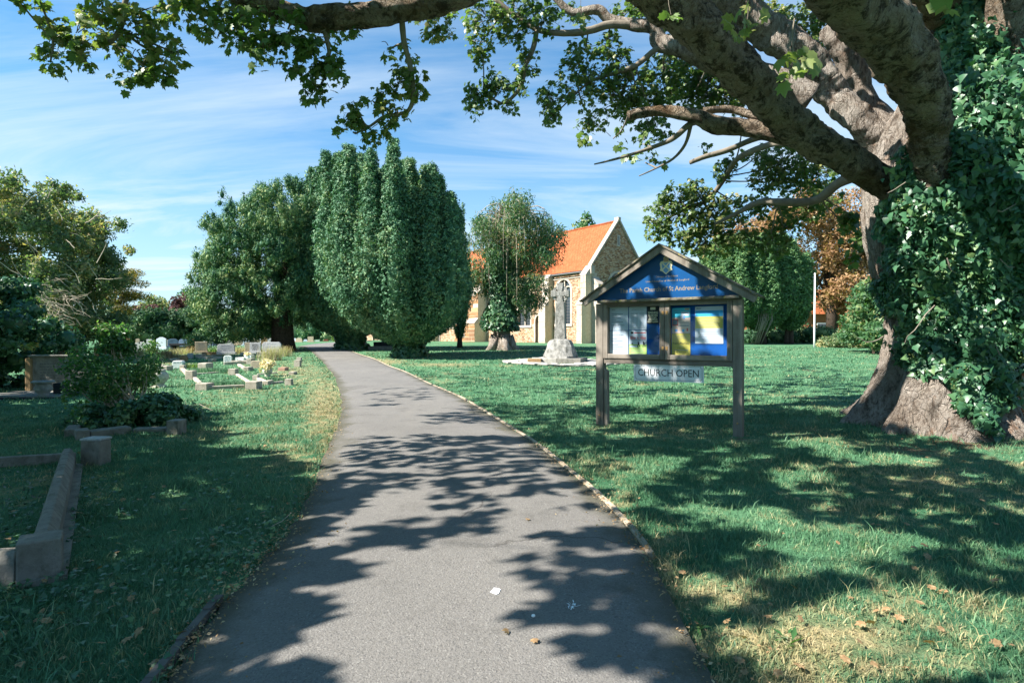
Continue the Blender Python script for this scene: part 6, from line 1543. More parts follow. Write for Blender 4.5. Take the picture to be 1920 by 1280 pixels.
# ---------------------------------------------------------------- the big sycamore
rg = random.Random(81)
TB = Vector((4.95, 6.44, 0)); TBZ = float(gz(TB.x, TB.y))
syc = tree('sycamore_tree', 'huge old sycamore with flared roots and long limbs arching over the path', 'tree', (TB.x, TB.y, TBZ))
def trunk_r(th, z):
    """radius of the trunk by direction and height"""
    z = np.asarray(z, float); th = np.asarray(th, float)
    zs = [-.3, 0, .2, .45, .75, 1.05, 1.4, 1.8, 2.3, 2.9, 3.4, 3.8, 4.4, 5.5, 7]
    rs = [.84, .76, .68, .62, .58, .57, .62, .76, .88, .88, .72, .56, .46, .4, .35]
    r = np.interp(z, zs, rs)
    fl = np.exp(-np.maximum(z, 0) / .38)
    roots = [(2.10, .42, .22), (2.9, .20, .24), (3.55, .26, .22), (4.3, .22, .25), (4.85, .20, .2), (5.6, .08, .3), (0.5, .3, .3), (1.2, .3, .3)]
    for a, am, wd in roots:
        dd = np.abs((th - a + math.pi) % (2 * math.pi) - math.pi); r = r + am * fl * np.exp(-(dd / wd) ** 2) * 1.15
    dd = np.abs((th - 5.75 + math.pi) % (2 * math.pi) - math.pi); r = r - .26 * np.exp(-(dd / .9) ** 2) * np.clip((1.9 - z) / 1.2, 0, 1)
    g_ = np.clip(1.5 - z, .25, 1.2)
    w_ = th + .10 * np.sin(z * 2.3 + th * 2) + .04 * np.sin(z * 7 + th * 5)
    r = r + .045 * np.sin(w_ * 5 + z * .8) * g_ + .04 * np.abs(np.sin(w_ * 9 + 1)) * g_ + .022 * np.abs(np.sin(w_ * 17 + z)) + .012 * np.sin(w_ * 37 - z * 3) + .014 * np.sin(z * 14 + th * 11) * np.sin(th * 19 - z * 5)
    return r
nth, nz = 260, 130; zz = np.concatenate([np.linspace(-.35, 1.5, 80), np.linspace(1.55, 6.5, 50)]); th = np.linspace(0, 2 * math.pi, nth, endpoint=False)
TH, ZZ2 = np.meshgrid(th, zz); R_ = trunk_r(TH, ZZ2) * (1 + .004 * RS.normal(size=TH.shape))
tcx = TB.x + np.interp(zz, [0, 1.5, 3, 7], [0, .03, .10, .5])[:, None]; tcy = TB.y + np.interp(zz, [0, 3, 7], [0, .0, .1])[:, None]
V = np.stack([tcx + R_ * np.cos(TH), tcy + R_ * np.sin(TH), TBZ + ZZ2 + 0 * TH], -1).reshape(-1, 3)
ii, jj = np.meshgrid(np.arange(nth), np.arange(nz - 1)); a = (jj * nth + ii).ravel(); b_ = (jj * nth + (ii + 1) % nth).ravel()
T = np.concatenate([np.stack([a, b_, b_ + nth], 1), np.stack([a, b_ + nth, a + nth], 1)])
put('trunk', mesh_np('trunk', V, T, 'trunk_bark', True), syc)
LIMBS = []
def limb(name, pts, seg=12, mat='bark', ridge=.12, dens=5, wob=.03):
    q = [P(x, y, d) for x, y, d, r in pts]; r = [r_ / F * d for x, y, d, r_ in pts]
    pp = [q[0]] + q + [q[-1]]; rr_ = [r[0]] + r + [r[-1]]; out, ro = [], []
    for i in range(1, len(pp) - 2):
        for k in range(dens):
            t = k / dens; a, b, c, d = pp[i - 1], pp[i], pp[i + 1], pp[i + 2]
            out.append(0.5 * ((2 * b) + (c - a) * t + (2 * a - 5 * b + 4 * c - d) * t * t + (3 * b - a - 3 * c + d) * t ** 3)); ro.append((rr_[i] * (1 - t) + rr_[i + 1] * t) * (1 + rg.uniform(-wob, wob) * 1.5))
    out.append(pp[-1]); ro.append(rr_[-1])
    m = MB(); m.tube(out, ro, seg, rng=rg, wob=wob if seg < 20 else .012, ridge=ridge)
    if seg >= 20:      # flaky, lumpy bark relief
        vv = np.array(m.v); k = len(out); cc = np.repeat(np.array([tuple(q_) for q_ in out]), seg, 0); dr = norm(vv - cc); s_ = vv
        n_ = (np.sin(s_[:, 0] * 11 + np.sin(s_[:, 2] * 7) * 2) * np.sin(s_[:, 2] * 13 + np.sin(s_[:, 1] * 9) * 2) * .5 + np.sin(s_[:, 0] * 27 + s_[:, 1] * 19 + np.sin(s_[:, 2] * 23) * 2) * np.sin(s_[:, 2] * 31 - s_[:, 0] * 13) * .35)
        vv = vv + dr * (n_ * .022)[:, None]; m.v = [tuple(q_) for q_ in vv]
    o = m.part(name, mat, syc, smooth=True)
    LIMBS.append((out, ro)); return o
limb('limb', [(1720, 380, 6.4, 30), (1650, 335, 6.2, 28), (1575, 292, 6.05, 29), (1519, 258, 5.95, 31), (1462, 210, 5.85, 34), (1410, 152, 5.7, 36), (1350, 87, 5.5, 39), (1290, 32, 5.35, 40), (1225, -18, 5.2, 40), (1150, -62, 5.1, 37), (1060, -92, 4.95, 33), (960, -62, 4.85, 26), (870, -14, 4.75, 25), (780, 12, 4.7, 24), (690, 27, 4.6, 23), (600, 36, 4.6, 22), (540, 25, 4.6, 20), (480, 8, 4.6, 17), (400, -25, 4.6, 14), (280, -50, 4.6, 10)], 40, dens=12)
limb('limb', [(1750, 340, 5.75, 26), (1742, 280, 5.6, 30), (1740, 225, 5.45, 35), (1722, 160, 5.2, 41), (1685, 95, 4.95, 48), (1632, 30, 4.6, 53), (1560, -50, 4.1, 58), (1430, -170, 3.6, 62), (1250, -330, 3.2, 62)], 48, dens=16)
limb('limb', [(1700, 300, 6.9, 40), (1645, 258, 7.0, 28), (1600, 216, 7.0, 25), (1565, 180, 7.1, 26), (1535, 140, 7.1, 29), (1500, 100, 7.1, 31), (1450, 65, 7.2, 31), (1400, 30, 7.2, 29), (1360, 0, 7.2, 31), (1300, -60, 7.2, 27), (1180, -150, 7.2, 20)], 36, 'trunk_bark', dens=12)
limb('limb', [(1660, 260, 7.2, 40), (1612, 190, 7.4, 24), (1603, 135, 7.4, 25), (1588, 98, 7.4, 25), (1565, 72, 7.4, 21), (1550, 58, 7.4, 15), (1545, 52, 7.4, 6)], 24, 'trunk_bark')
limb('limb', [(1900, 200, 5.8, 36), (1892, 60, 5.7, 34), (1886, -80, 5.5, 32), (1850, -260, 5.3, 28)], 20)
limb('broken_branch', [(1520, 268, 6.2, 19), (1455, 250, 6.2, 18), (1390, 238, 6.3, 16), (1340, 233, 6.3, 17), (1300, 218, 6.3, 13), (1235, 208, 6.4, 10), (1178, 217, 6.4, 9)], 12)
limb('branch', [(1480, 240, 6.3, 10), (1420, 220, 6.3, 8), (1370, 205, 6.4, 7), (1320, 207, 6.4, 6)], 9)
limb('branch', [(1520, 190, 6.9, 30), (1450, 155, 7.0, 26), (1390, 135, 7.1, 23), (1330, 112, 7.2, 20), (1275, 90, 7.2, 17), (1238, 80, 7.3, 16), (1226, 52, 7.3, 13), (1188, 48, 7.4, 11), (1143, 36, 7.5, 9), (1120, 18, 7.5, 9), (1074, 24, 7.6, 7), (1045, 0, 7.6, 6), (1010, -40, 7.6, 5)], 12, 'trunk_bark')
limb('branch', [(1188, 48, 7.4, 8), (1143, 47, 7.4, 7.5), (1110, 56, 7.4, 7), (1067, 62, 7.4, 6), (1012, 58, 7.4, 5), (965, 29, 7.4, 4.5), (928, -2, 7.4, 4)], 8, 'twig_bark')
limb('branch', [(1006, 58, 7.4, 5), (999, 92, 7.4, 5), (984, 126, 7.4, 4.5), (979, 157, 7.4, 4), (961, 182, 7.4, 3.2), (943, 194, 7.4, 2.6), (920, 184, 7.4, 2), (906, 181, 7.4, 1.5)], 7, 'twig_bark')
limb('branch', [(1255, 80, 7.2, 7), (1227, 95, 7.3, 6), (1190, 124, 7.4, 4.5), (1140, 141, 7.5, 3.5), (1107, 153, 7.6, 2.5), (1085, 172, 7.6, 1.5)], 7, 'twig_bark')
limb('branch', [(752, 14, 4.7, 7), (754, 45, 4.75, 6), (758, 80, 4.8, 5.5), (770, 128, 4.85, 5), (775, 180, 4.9, 4.5), (765, 208, 4.95, 4), (745, 215, 5.0, 3.5), (720, 219, 5.0, 3), (695, 236, 5.0, 2.2), (668, 250, 5.0, 1.5)], 8, 'twig_bark')
limb('branch', [(255, -50, 4.8, 6), (236, 0, 4.8, 5), (230, 42, 4.8, 5), (214, 72, 4.8, 4.5), (183, 87, 4.8, 4), (139, 78, 4.8, 3), (100, 76, 4.8, 2)], 8, 'twig_bark')
limb('branch', [(600, 40, 4.6, 5), (611, 66, 4.6, 4.5), (617, 105, 4.6, 3.5), (606, 150, 4.7, 2.5), (590, 180, 4.7, 1.5)], 7, 'twig_bark')
limb('branch', [(1620, 320, 7.2, 16), (1571, 345, 7.5, 9), (1530, 375, 7.8, 8), (1470, 379, 8.0, 7), (1425, 379, 8.2, 6), (1380, 401, 8.4, 4), (1340, 420, 8.5, 2.5)], 8, 'twig_bark')
limb('branch', [(1520, 278, 6.6, 6), (1462, 268, 7.2, 6), (1410, 283, 7.8, 5.5), (1380, 300, 8.2, 5), (1361, 330, 8.6, 5), (1328, 374, 9.0, 4), (1286, 392, 9.0, 3), (1250, 410, 9.0, 2)], 8, 'twig_bark')
limb('branch', [(1470, 255, 6.5, 6), (1421, 259, 6.6, 5.5), (1365, 281, 6.7, 5.5), (1324, 293, 6.8, 5), (1294, 305, 6.8, 4)], 8, 'twig_bark')
limb('branch', [(1330, 228, 6.3, 7), (1297, 231, 6.4, 6), (1267, 256, 6.4, 5), (1240, 270, 6.5, 4), (1183, 290, 6.5, 3), (1140, 302, 6.5, 2), (1114, 308, 6.5, 1.2)], 7, 'twig_bark')
limb('branch', [(1295, 235, 6.4, 4), (1285, 270, 6.5, 3), (1262, 298, 6.6, 2.5), (1225, 318, 6.6, 1.5), (1198, 330, 6.6, 1)], 6, 'twig_bark')
# high limbs above the picture that carry the shading part of the crown
for pts in ([(4.6, 6.2, 4.6, .34), (3.0, 5.4, 6.0, .28), (0.8, 4.6, 6.8, .22), (-1.5, 4.2, 7.0, .17), (-3.6, 4.0, 6.6, .12), (-5.4, 3.8, 5.8, .07)], [(4.8, 6.5, 5.6, .3), (2.6, 7.6, 7.8, .24), (0.2, 8.6, 8.9, .18), (-2.5, 9.0, 9.2, .12), (-4.5, 9.0, 9.0, .07)], [(4.7, 6.0, 5.0, .26), (3.0, 3.6, 6.0, .2), (1.2, 1.8, 6.6, .15), (-1.2, 1.0, 6.4, .1), (-3.2, .6, 5.6, .06)], [(5.0, 6.6, 6.2, .34), (5.2, 7.0, 8.0, .26), (4.6, 7.6, 10.0, .15)]):
    q = [Vector(p[:3]) for p in pts]; m = MB(); m.tube(q, [p[3] for p in pts], 10, rng=rg, wob=.05); m.part('limb', 'bark', syc, smooth=True); LIMBS.append((q, [p[3] for p in pts]))
NODES = np.array([tuple(p) for l, r in LIMBS for p in l]); NODR = np.array([x for l, r in LIMBS for x in r])

TW = MB(); LP, LN, LSZ = [], [], []; NEAR = []
def spray(c, tipdir, n, rad, size):
    """leaves round one twig tip"""
    for k in range(n):
        v = np.array([rg.gauss(0, 1), rg.gauss(0, 1), rg.gauss(0, .8)]); v /= max(1e-6, np.linalg.norm(v)); p = np.array(c) + v * rad * rg.uniform(.35, 1)
        LP.append(p); nn = v * .5 + np.array([-.25, -.35, .75]); LN.append(nn / np.linalg.norm(nn)); LSZ.append(size * rg.uniform(.65, 1.25))
def cluster(px, py, rx, ry, d, size=.075, cover=1.0, rot=0.0, bare=0.0):
    """a hanging mass of twigs and leaves filling this ellipse"""
    ci = P(px, py, d); dd = np.linalg.norm(NODES - np.array(ci), axis=1) - NODR; k = int(np.argmin(dd)); att = Vector(NODES[k])
    arm = max(rx, ry) / F * d
    hub = ci if (att - ci).length > arm * .6 else att.lerp(ci, .5)
    if (att - ci).length < 2.2 * arm + .35: TW.tube(curve(att, hub, 5, .03, .06, rg), [.012, .011, .010, .009, .008, .007], 5, cap=False)
    A = math.pi * rx * ry; lpx = size * F / d; ntip = max(3, int(A / (lpx * lpx) * cover * (.60 if d < 7.9 else .72))); c, s = math.cos(rot), math.sin(rot)
    for i in range(ntip):
        a = rg.uniform(0, 6.283); r = math.sqrt(rg.random()) * (1 + rg.uniform(-.05, .18)); x = math.cos(a) * r * rx; y = math.sin(a) * r * ry
        q = P(px + c * x - s * y, py + s * x + c * y, d + rg.uniform(-1, 1) * arm * .7)
        if rg.random() < .75:
            mid = hub.lerp(q, rg.uniform(.15, .5)); TW.tube(curve(mid, q, 4, -.08, .12, rg), [.0045, .004, .0035, .003, .002], 3, cap=False)
        if rg.random() >= bare: spray(q, None, rg.randint(5, 9), lpx * 1.3 / F * d, size)
CL = [(42, 10, 14, 9, 4.7), (75, 4, 10, 6, 4.7), (100, 65, 30, 26, 4.8), (95, 115, 28, 28, 4.8), (140, 60, 34, 32, 4.8), (150, 100, 30, 30, 4.8), (200, 60, 40, 34, 4.8), (262, 80, 34, 44, 4.8), (310, 105, 30, 42, 4.8), (250, 135, 40, 30, 4.8), (290, 145, 30, 22, 4.8), (325, 95, 18, 30, 4.8), (185, 20, 40, 22, 4.8), (260, 25, 50, 28, 4.8),
      (345, 22, 44, 26, 4.6), (400, 42, 46, 32, 4.6), (450, 30, 50, 30, 4.5), (460, 65, 40, 32, 4.5), (490, 95, 46, 34, 4.5), (540, 55, 40, 40, 4.5), (395, 8, 70, 16, 4.6), (590, 70, 44, 30, 4.5), (590, 110, 40, 40, 4.6), (610, 150, 32, 38, 4.6), (590, 180, 22, 22, 4.6), (545, 130, 16, 18, 4.6), (645, 45, 45, 20, 4.7),
      (735, 90, 26, 44, 4.9, .07, .5, 0, .35), (772, 130, 20, 46, 4.9), (780, 190, 18, 26, 4.9), (745, 155, 24, 24, 4.9), (745, 200, 26, 22, 5.0), (700, 190, 24, 20, 5.0), (672, 210, 28, 24, 5.0), (655, 245, 24, 24, 5.0), (690, 255, 26, 18, 5.0), (715, 235, 26, 22, 5.0),
      (735, 20, 26, 14, 5.6), (830, 50, 34, 24, 6.6), (812, 65, 20, 18, 6.6), (790, 25, 30, 20, 6.0), (900, 80, 22, 26, 7.4), (905, 108, 20, 18, 7.4), (915, 35, 45, 34, 7.4), (965, 30, 46, 38, 7.4), (1020, 30, 30, 34, 7.4), (960, 75, 26, 14, 7.4), (987, 120, 20, 36, 7.4), (978, 160, 14, 18, 7.4), (900, 175, 28, 28, 7.4), (925, 150, 22, 20, 7.4), (888, 190, 16, 30, 7.4), (945, 200, 26, 14, 7.4), (935, 170, 30, 18, 7.4),
      (1100, 90, 34, 22, 7.6), (1140, 82, 28, 22, 7.6), (1075, 130, 26, 24, 7.6), (1040, 185, 34, 30, 7.6), (1030, 215, 22, 20, 7.6), (1095, 165, 40, 26, 7.6), (1120, 140, 30, 24, 7.6), (1160, 120, 34, 36, 7.6), (1150, 195, 34, 40, 7.6), (1185, 160, 40, 44, 7.6), (1110, 225, 26, 26, 7.4), (1100, 255, 20, 14, 7.2, .07, .6), (1205, 205, 44, 40, 7.8), (1240, 150, 44, 50, 7.8), (1150, 260, 40, 26, 7.0, .07, .35, 0, .4), (1205, 270, 30, 20, 7.0, .07, .5), (1210, 305, 44, 16, 6.8, .07, .45), (1232, 240, 34, 22, 7.6),
      (1290, 120, 50, 60, 8.2), (1345, 165, 50, 44, 8.2), (1300, 185, 50, 30, 8.4), (1390, 180, 50, 36, 8.4), (1330, 75, 40, 30, 8.6), (1270, 60, 30, 26, 8.2), (1225, 25, 40, 22, 8.0), (1180, 20, 36, 18, 7.6), (1300, 30, 40, 22, 8.4),
      (1330, 272, 12, 9, 7.4), (1358, 322, 20, 20, 8.6), (1370, 300, 14, 10, 8.6), (1420, 290, 34, 16, 8.6), (1470, 305, 50, 34, 8.8), (1530, 320, 40, 34, 8.8), (1440, 335, 34, 26, 8.8), (1500, 350, 50, 18, 8.8),
      (1270, 368, 40, 24, 9.0), (1240, 385, 26, 20, 9.0), (1308, 360, 26, 22, 9.0), (1230, 425, 24, 26, 9.0), (1255, 440, 24, 18, 9.0), (1290, 410, 36, 30, 9.0), (1330, 400, 34, 36, 9.0), (1330, 450, 40, 34, 9.0), (1370, 430, 30, 34, 9.0), (1295, 455, 24, 22, 9.0), (1390, 385, 44, 22, 8.8), (1450, 390, 44, 20, 8.6), (1520, 395, 40, 20, 8.4), (1470, 430, 34, 22, 8.6), (1450, 460, 30, 26, 8.6), (1545, 370, 30, 18, 8.2), (1410, 450, 26, 22, 8.8),
      (1545, 60, 40, 40, 8.6), (1500, 40, 40, 30, 8.8), (1575, 30, 40, 24, 8.4), (1600, 440, 22, 50, 7.9, .08, .9), (1590, 400, 20, 26, 7.9, .08, .9), (1440, 20, 40, 20, 9.0), (1080, 25, 30, 20, 7.8)]
for c in CL:
    a = list(c) + [.056 if c[4] < 6 else .050, 1.0, 0.0, 0.0][len(c) - 5:]; cluster(*a)
# big leaves close to the camera
NEARL = []
for (px, py, rx, ry, d, n) in ((1400, 45, 36, 44, 3.2, 20), (1490, 115, 48, 26, 3.3, 22), (1480, 150, 20, 16, 3.3, 6), (1775, 10, 30, 12, 2.6, 4), (1258, 28, 20, 10, 4.6, 6), (1092, 40, 24, 16, 6.2, 14)):
    for k in range(n):
        a = rg.uniform(0, 6.28); r = math.sqrt(rg.random()); q = P(px + math.cos(a) * r * rx, py + math.sin(a) * r * ry, d + rg.uniform(-.15, .15)); LP.append(np.array(q)); v = np.array([rg.uniform(-.6, .6), -.6, .5]); LN.append(v / np.linalg.norm(v)); LSZ.append(.068 * rg.uniform(.7, 1.2))
    h = P(px, py - 80, d); TW.tube(curve(h, P(px, py, d), 4, 0, .06, rg), [.005, .005, .004, .003, .002], 4, cap=False)

# crown above and left of the picture: shades the path and the lawn
SH_PATH = [[(700, 732), (780, 726), (856, 735), (810, 752), (700, 768)], [(880, 770), (800, 782), (830, 800), (930, 795)], [(598, 903), (640, 862), (720, 822), (840, 818), (930, 826), (1010, 846), (1085, 905), (1135, 968), (1098, 985), (1030, 945), (960, 930), (930, 955), (850, 930), (790, 900), (720, 935), (640, 940)], [(650, 1020), (700, 990), (800, 960), (900, 930), (945, 960), (930, 1008), (840, 1030), (775, 1058), (700, 1050)], [(972, 1142), (1040, 1080), (1050, 1025), (1120, 1000), (1220, 1005), (1270, 1090), (1330, 1180), (1420, 1310), (1230, 1300), (1180, 1255), (1060, 1265), (1110, 1185), (990, 1210), (1050, 1150)]]
SH_LEFT = [(-700, 1500), (-700, 688), (150, 688), (170, 740), (215, 778), (330, 795), (352, 735), (372, 770), (420, 822), (470, 850), (560, 868), (595, 905), (600, 940), (640, 935), (650, 970), (640, 1030), (650, 1050), (610, 1075), (570, 1120), (600, 1150), (560, 1180), (520, 1260), (500, 1330), (470, 1500)]
LIT_L = [(410, 838, 60, 5), (500, 890, 30, 8), (620, 925, 30, 6), (600, 1000, 12, 8)]
LIT_R = [(1600, 1190, 230, 70), (1390, 1095, 100, 34), (1240, 1068, 40, 20), (1220, 880, 70, 26), (1160, 915, 30, 20), (1500, 892, 70, 20), (1660, 862, 70, 12), (1300, 770, 60, 9), (1210, 755, 50, 9), (1100, 790, 26, 14), (1480, 745, 60, 9), (1400, 715, 70, 6), (1480, 700, 90, 4), (1250, 722, 60, 5), (1010, 715, 50, 8), (1020, 750, 40, 12), (1320, 960, 40, 24), (1740, 960, 30, 24), (1860, 1060, 60, 30), (1450, 980, 30, 16), (1200, 820, 60, 7), (1500, 790, 60, 8), (1760, 1180, 150, 80), (1500, 1260, 180, 60), (1580, 850, 60, 8), (1170, 945, 30, 12), (1100, 870, 30, 12), (1700, 1020, 40, 20)]
def shade_at(px, py, X, Y):
    if any(in_poly(p, np.array([px]), np.array([py]))[0] for p in SH_PATH): return 's'
    if in_poly(SH_LEFT, np.array([px]), np.array([py]))[0]:
        return None if any(((px - a) / c) ** 2 + ((py - b) / d) ** 2 < 1 for a, b, c, d in LIT_L) else 'l'
    if on_path(np.array([X]), np.array([Y]))[0]: return None
    right = px > 760
    if not right: return None
    if any(((px - a) / c) ** 2 + ((py - b) / d) ** 2 < 1 for a, b, c, d in LIT_R): return None
    if py < 686: return None
    if px < 1000 and py < 700: return None
    v = math.sin(X * 2.1 + Y * 1.3) + math.sin(Y * 2.7 - X * 1.1 + 1.7) + math.sin(X * 3.9 + 2.2) * .6
    if py > 1130 and v > -.6: return None
    return 's' if v < 1.5 else None
kx, ky = SUN.x / SUN.z, SUN.y / SUN.z
LT_P, LT_N, LT_S = [], [], []; clumps = []
Y = 1.3
while Y < 19:
    st_ = .20 if Y < 9 else .42
    X = -12.5 if Y > 7 else -7.5
    while X < 9.5:
        x, y = X + rg.uniform(-.5, .5) * st_, Y + rg.uniform(-.5, .5) * st_; g_ = float(gz(x, y)); px, py = proj(x, y, g_); px, py = float(px), float(py)
        s = shade_at(px, py, x, y) if (py < 1500 and -900 < px < 2500) else None
        if s and 4.2 < x and 4.6 < y < 8.6 and rg.random() < .88: s = None
        if s:
            h = 3.2 if s == 's' else 2.6
            while h < 16:
                qx, qy, qz = x + kx * h, y + ky * h, g_ + h
                if qy < .35: ok = (qx * qx + qy * qy + (qz - CH) ** 2) > 4
                else:
                    ax, ay = proj(qx, qy, qz); mg = 60 + .25 / qy * F; ok = ax < -mg or ay < -mg
                if ok: break
                h += .1
            h += rg.random() ** 2 * 1.3
            clumps.append((x + kx * h, y + ky * h, g_ + h, s))
        X += st_
    Y += st_
for i in range(110):       # the shaded headstone and slab at the left
    if i < 60: x, y, g_ = rg.uniform(-9.2, -7.3), rg.uniform(9.9, 10.4), rg.uniform(.1, .95)
    else: x, y, g_ = rg.uniform(-10.5, -7.2), rg.uniform(8.8, 10.2), .15
    h = 2.5
    while h < 16:
        qx, qy, qz = x + kx * h, y + ky * h, g_ + h; ax, ay = proj(qx, qy, qz)
        if ax < -80 or ay < -80: break
        h += .1
    clumps.append((x + kx * h, y + ky * h, g_ + h, 'l'))
def past_board(x, y, z):
    # does the sun ray through this clump meet the noticeboard?
    dn = SUN.x * BN.x + SUN.y * BN.y; t_ = ((x - PL.x) * BN.x + (y - PL.y) * BN.y) / dn; q = Vector((x, y, z)) - SUN * t_
    s_ = (q.x - PL.x) * SX.x + (q.y - PL.y) * SX.y
    return t_ > 0 and -.1 < s_ < BW + .1 and .75 < q.z < 2.1
clumps = [c for c in clumps if not past_board(*c[:3]) or rg.random() < .55]
for (x, y, z, s) in clumps:
    gx_, gy_ = x - kx * z, y - ky * z; rt = s == 's' and (gx_ > 1.0 and gy_ > 3.2 or gy_ < 3.2); n = (9 if rt else 6 if s == 's' else 8)
    for k in range(n):
        v = np.array([rg.gauss(0, 1), rg.gauss(0, 1), rg.gauss(0, 1)]); v /= np.linalg.norm(v); p = np.array([x, y, z]) + v * rg.uniform(.02, .17 if s == 's' else .2)
        nn = v * .4 + np.array([-.5, -.1, .7]); nn /= np.linalg.norm(nn)
        if s == 's': LP.append(p); LN.append(nn); LSZ.append((.125 if rt else .10) * rg.uniform(.7, 1.2))
        else: LT_P.append(p); LT_N.append(nn); LT_S.append(.18 * rg.uniform(.7, 1.3))
# light secondary twigs carrying those clumps
cs = np.array([c[:3] for c in clumps if c[3] == 's'])
if len(cs):
    for i in range(0, len(cs), 9):
        dd = np.linalg.norm(NODES - cs[i], axis=1); k = int(np.argmin(dd))
        mq = (Vector(NODES[k]) + Vector(cs[i])) / 2; ma, mb_ = proj(mq.x, mq.y, mq.z)
        na, nb = proj(NODES[k][0], NODES[k][1], NODES[k][2])
        if dd[k] < 3.0 and not (-60 < na < 1980 and nb > -60 and NODES[k][1] > .3) and not (-60 < ma < 1980 and mb_ > -60 and mq.y > .3): TW.tube(curve(NODES[k], cs[i], 4, -.03, .06, rg), [.014, .012, .01, .007, .004], 4, cap=False)
TW.part('twig', 'twig_bark', syc)['kind'] = 'stuff'
LP = np.array(LP); LN = np.array(LN); LSZ = np.array(LSZ)
px, py = proj(LP[:, 0], LP[:, 1], LP[:, 2]); inside = (LP[:, 1] > .4) & (px > 5) & (px < 1915) & (py > 5)
ap = np.where(inside, LSZ / np.maximum(LP[:, 1], .4), 0); order = np.argsort(-ap); big = order[:290]; rest = order[290:]
for i in big:
    V, T = leaves_vt(LP[i:i + 1], LN[i:i + 1], LSZ[i], 'maple', spread=.5, up=(0, 0, -1), upj=.6); put('leaf', mesh_np('leaf', V, T, 'sycamore_leaf'), syc)
nearm = ap[rest] > .0
V1, T1 = leaves_vt(LP[rest][nearm], LN[rest][nearm], LSZ[rest][nearm], 'maple', spread=.55, up=(0, 0, -1), upj=.7)
V2, T2 = leaves_vt(LP[rest][~nearm], LN[rest][~nearm], LSZ[rest][~nearm] * 1.1, 'maple_low', spread=.55)
V, T = join_vt([(V1, T1), (V2, T2)]); print('sycamore leaves', len(LP), 'tris', len(T))
o = put('foliage', mesh_np('foliage', V, T, 'sycamore_leaf'), syc); o['kind'] = 'stuff'
# the tree standing just outside the picture at the left
b = Vector((-9.6, 3.4, 0)); ot = tree('shade_tree', 'leafy tree just out of the picture at the left that shades the near graves', 'tree', b)
m = MB(); m.tube([b - UPZ * .2, b + UPZ * 1.2, b + Vector((.1, .1, 3.4)), b + Vector((.1, .2, 6))], [.5, .36, .3, .15], 12, rng=rg, wob=.06)
for i in range(12): k = rg.randrange(max(1, len(LT_P))); m.tube(curve(b + UPZ * rg.uniform(2, 4.5), Vector(LT_P[k]), 5, -.05, .05, rg), [.12, .1, .08, .06, .04, .02], 6, cap=False)
m.part('trunk', 'dark_bark', ot, smooth=True)
leaves('crown', LT_P, LT_N, np.array(LT_S), 'maple_low', 'sycamore_leaf', ot, spread=.6); print('left crown', len(LT_P))

# ---------------------------------------------------------------- ivy on the sycamore
ivy = thing('climbing_ivy', 'thick glossy ivy covering the right side of the huge sycamore trunk', 'ivy', (TB.x, TB.y, TBZ))
IVP = [(1745, -10), (1752, 120), (1778, 190), (1755, 262), (1710, 272), (1680, 305), (1665, 350), (1652, 392), (1642, 440), (1650, 480), (1656, 520), (1640, 545), (1640, 575), (1668, 595), (1682, 625), (1690, 680), (1705, 700), (1725, 705), (1755, 700), (1785, 745), (1800, 770), (1835, 780), (1850, 810), (1872, 818), (1885, 780), (1905, 740), (2300, 700), (2300, -400), (1745, -400)]
n = 135000; th = RS.uniform(0, 2 * math.pi, n); z = RS.uniform(-.1, 6.3, n)
tx = TB.x + np.interp(z, [0, 1.5, 3, 7], [0, .03, .10, .5]); ty = TB.y + np.interp(z, [0, 3, 7], [0, 0, .1])
bul = .07 + .30 * np.clip((z - .5) / 2, 0, 1) * (.5 + .5 * np.sin(th * 2.3 + z * 1.1 + .6) ** 2) + .10 * np.sin(th * 6 + z * 3.1) * np.sin(z * 5.3 + th * 3)
rr_ = np.where(z > .3, trunk_r(th, z), trunk_r(th, z)) + np.maximum(.03, bul) * RS.uniform(.55, 1.1, n)
Pp = np.stack([tx + rr_ * np.cos(th), ty + rr_ * np.sin(th), TBZ + z], 1)
px, py = proj(Pp[:, 0], Pp[:, 1], Pp[:, 2]); wv = 10 * np.sin(py * .05) + 7 * np.sin(py * .13 + px * .02)
front = (Pp[:, 0] * np.cos(th) + Pp[:, 1] * np.sin(th)) < .12 * np.hypot(Pp[:, 0], Pp[:, 1])
keep = in_poly(IVP, px + wv, py + 5 * np.sin(px * .09)) & front; back = ~front & (np.sin(th * 3 + z) > -.8) & (z > .7) & ((th < .9) | (th > 5.3))
Pp = Pp[keep | back]; th2 = th[keep | back]; dep = RS.uniform(0, 1, len(Pp))
Nn = np.stack([np.cos(th2), np.sin(th2), .25 + 0 * th2], 1)
# long ivy sprays that stand off the trunk, in clumps
Lz = []
for i in range(240):
    k = RS.randint(len(Pp)); c = Pp[k] + Nn[k] * RS.uniform(.06, .22); nn = 16
    if proj(*c)[0] < 1668: continue
    q = c + jitter(nn, .075); Lz.append((q, np.tile(Nn[k], (nn, 1)) + RS.normal(size=(nn, 3)) * .5))
Pp = np.concatenate([Pp] + [a for a, b in Lz]); Nn = norm(np.concatenate([Nn] + [b for a, b in Lz]))
px, py = proj(Pp[:, 0], Pp[:, 1], Pp[:, 2]); sz = .066 * RS.uniform(.4, 1.4, len(Pp)); ap = np.where((px < 1915) & (py > 0) & (px > 0), sz / Pp[:, 1], 0); fr_ = RS.uniform(.0, 1, len(Pp)) * ap; order = np.argsort(-fr_); big = order[:290]; rest = order[290:]
Pp[big] += Nn[big] * .05
for i in big:
    V, T = leaves_vt(Pp[i:i + 1], Nn[i:i + 1], sz[i], 'ivy', spread=.45, up=(0, 0, -1), upj=.5); put('leaf', mesh_np('leaf', V, T, 'ivy_leaf'), ivy)
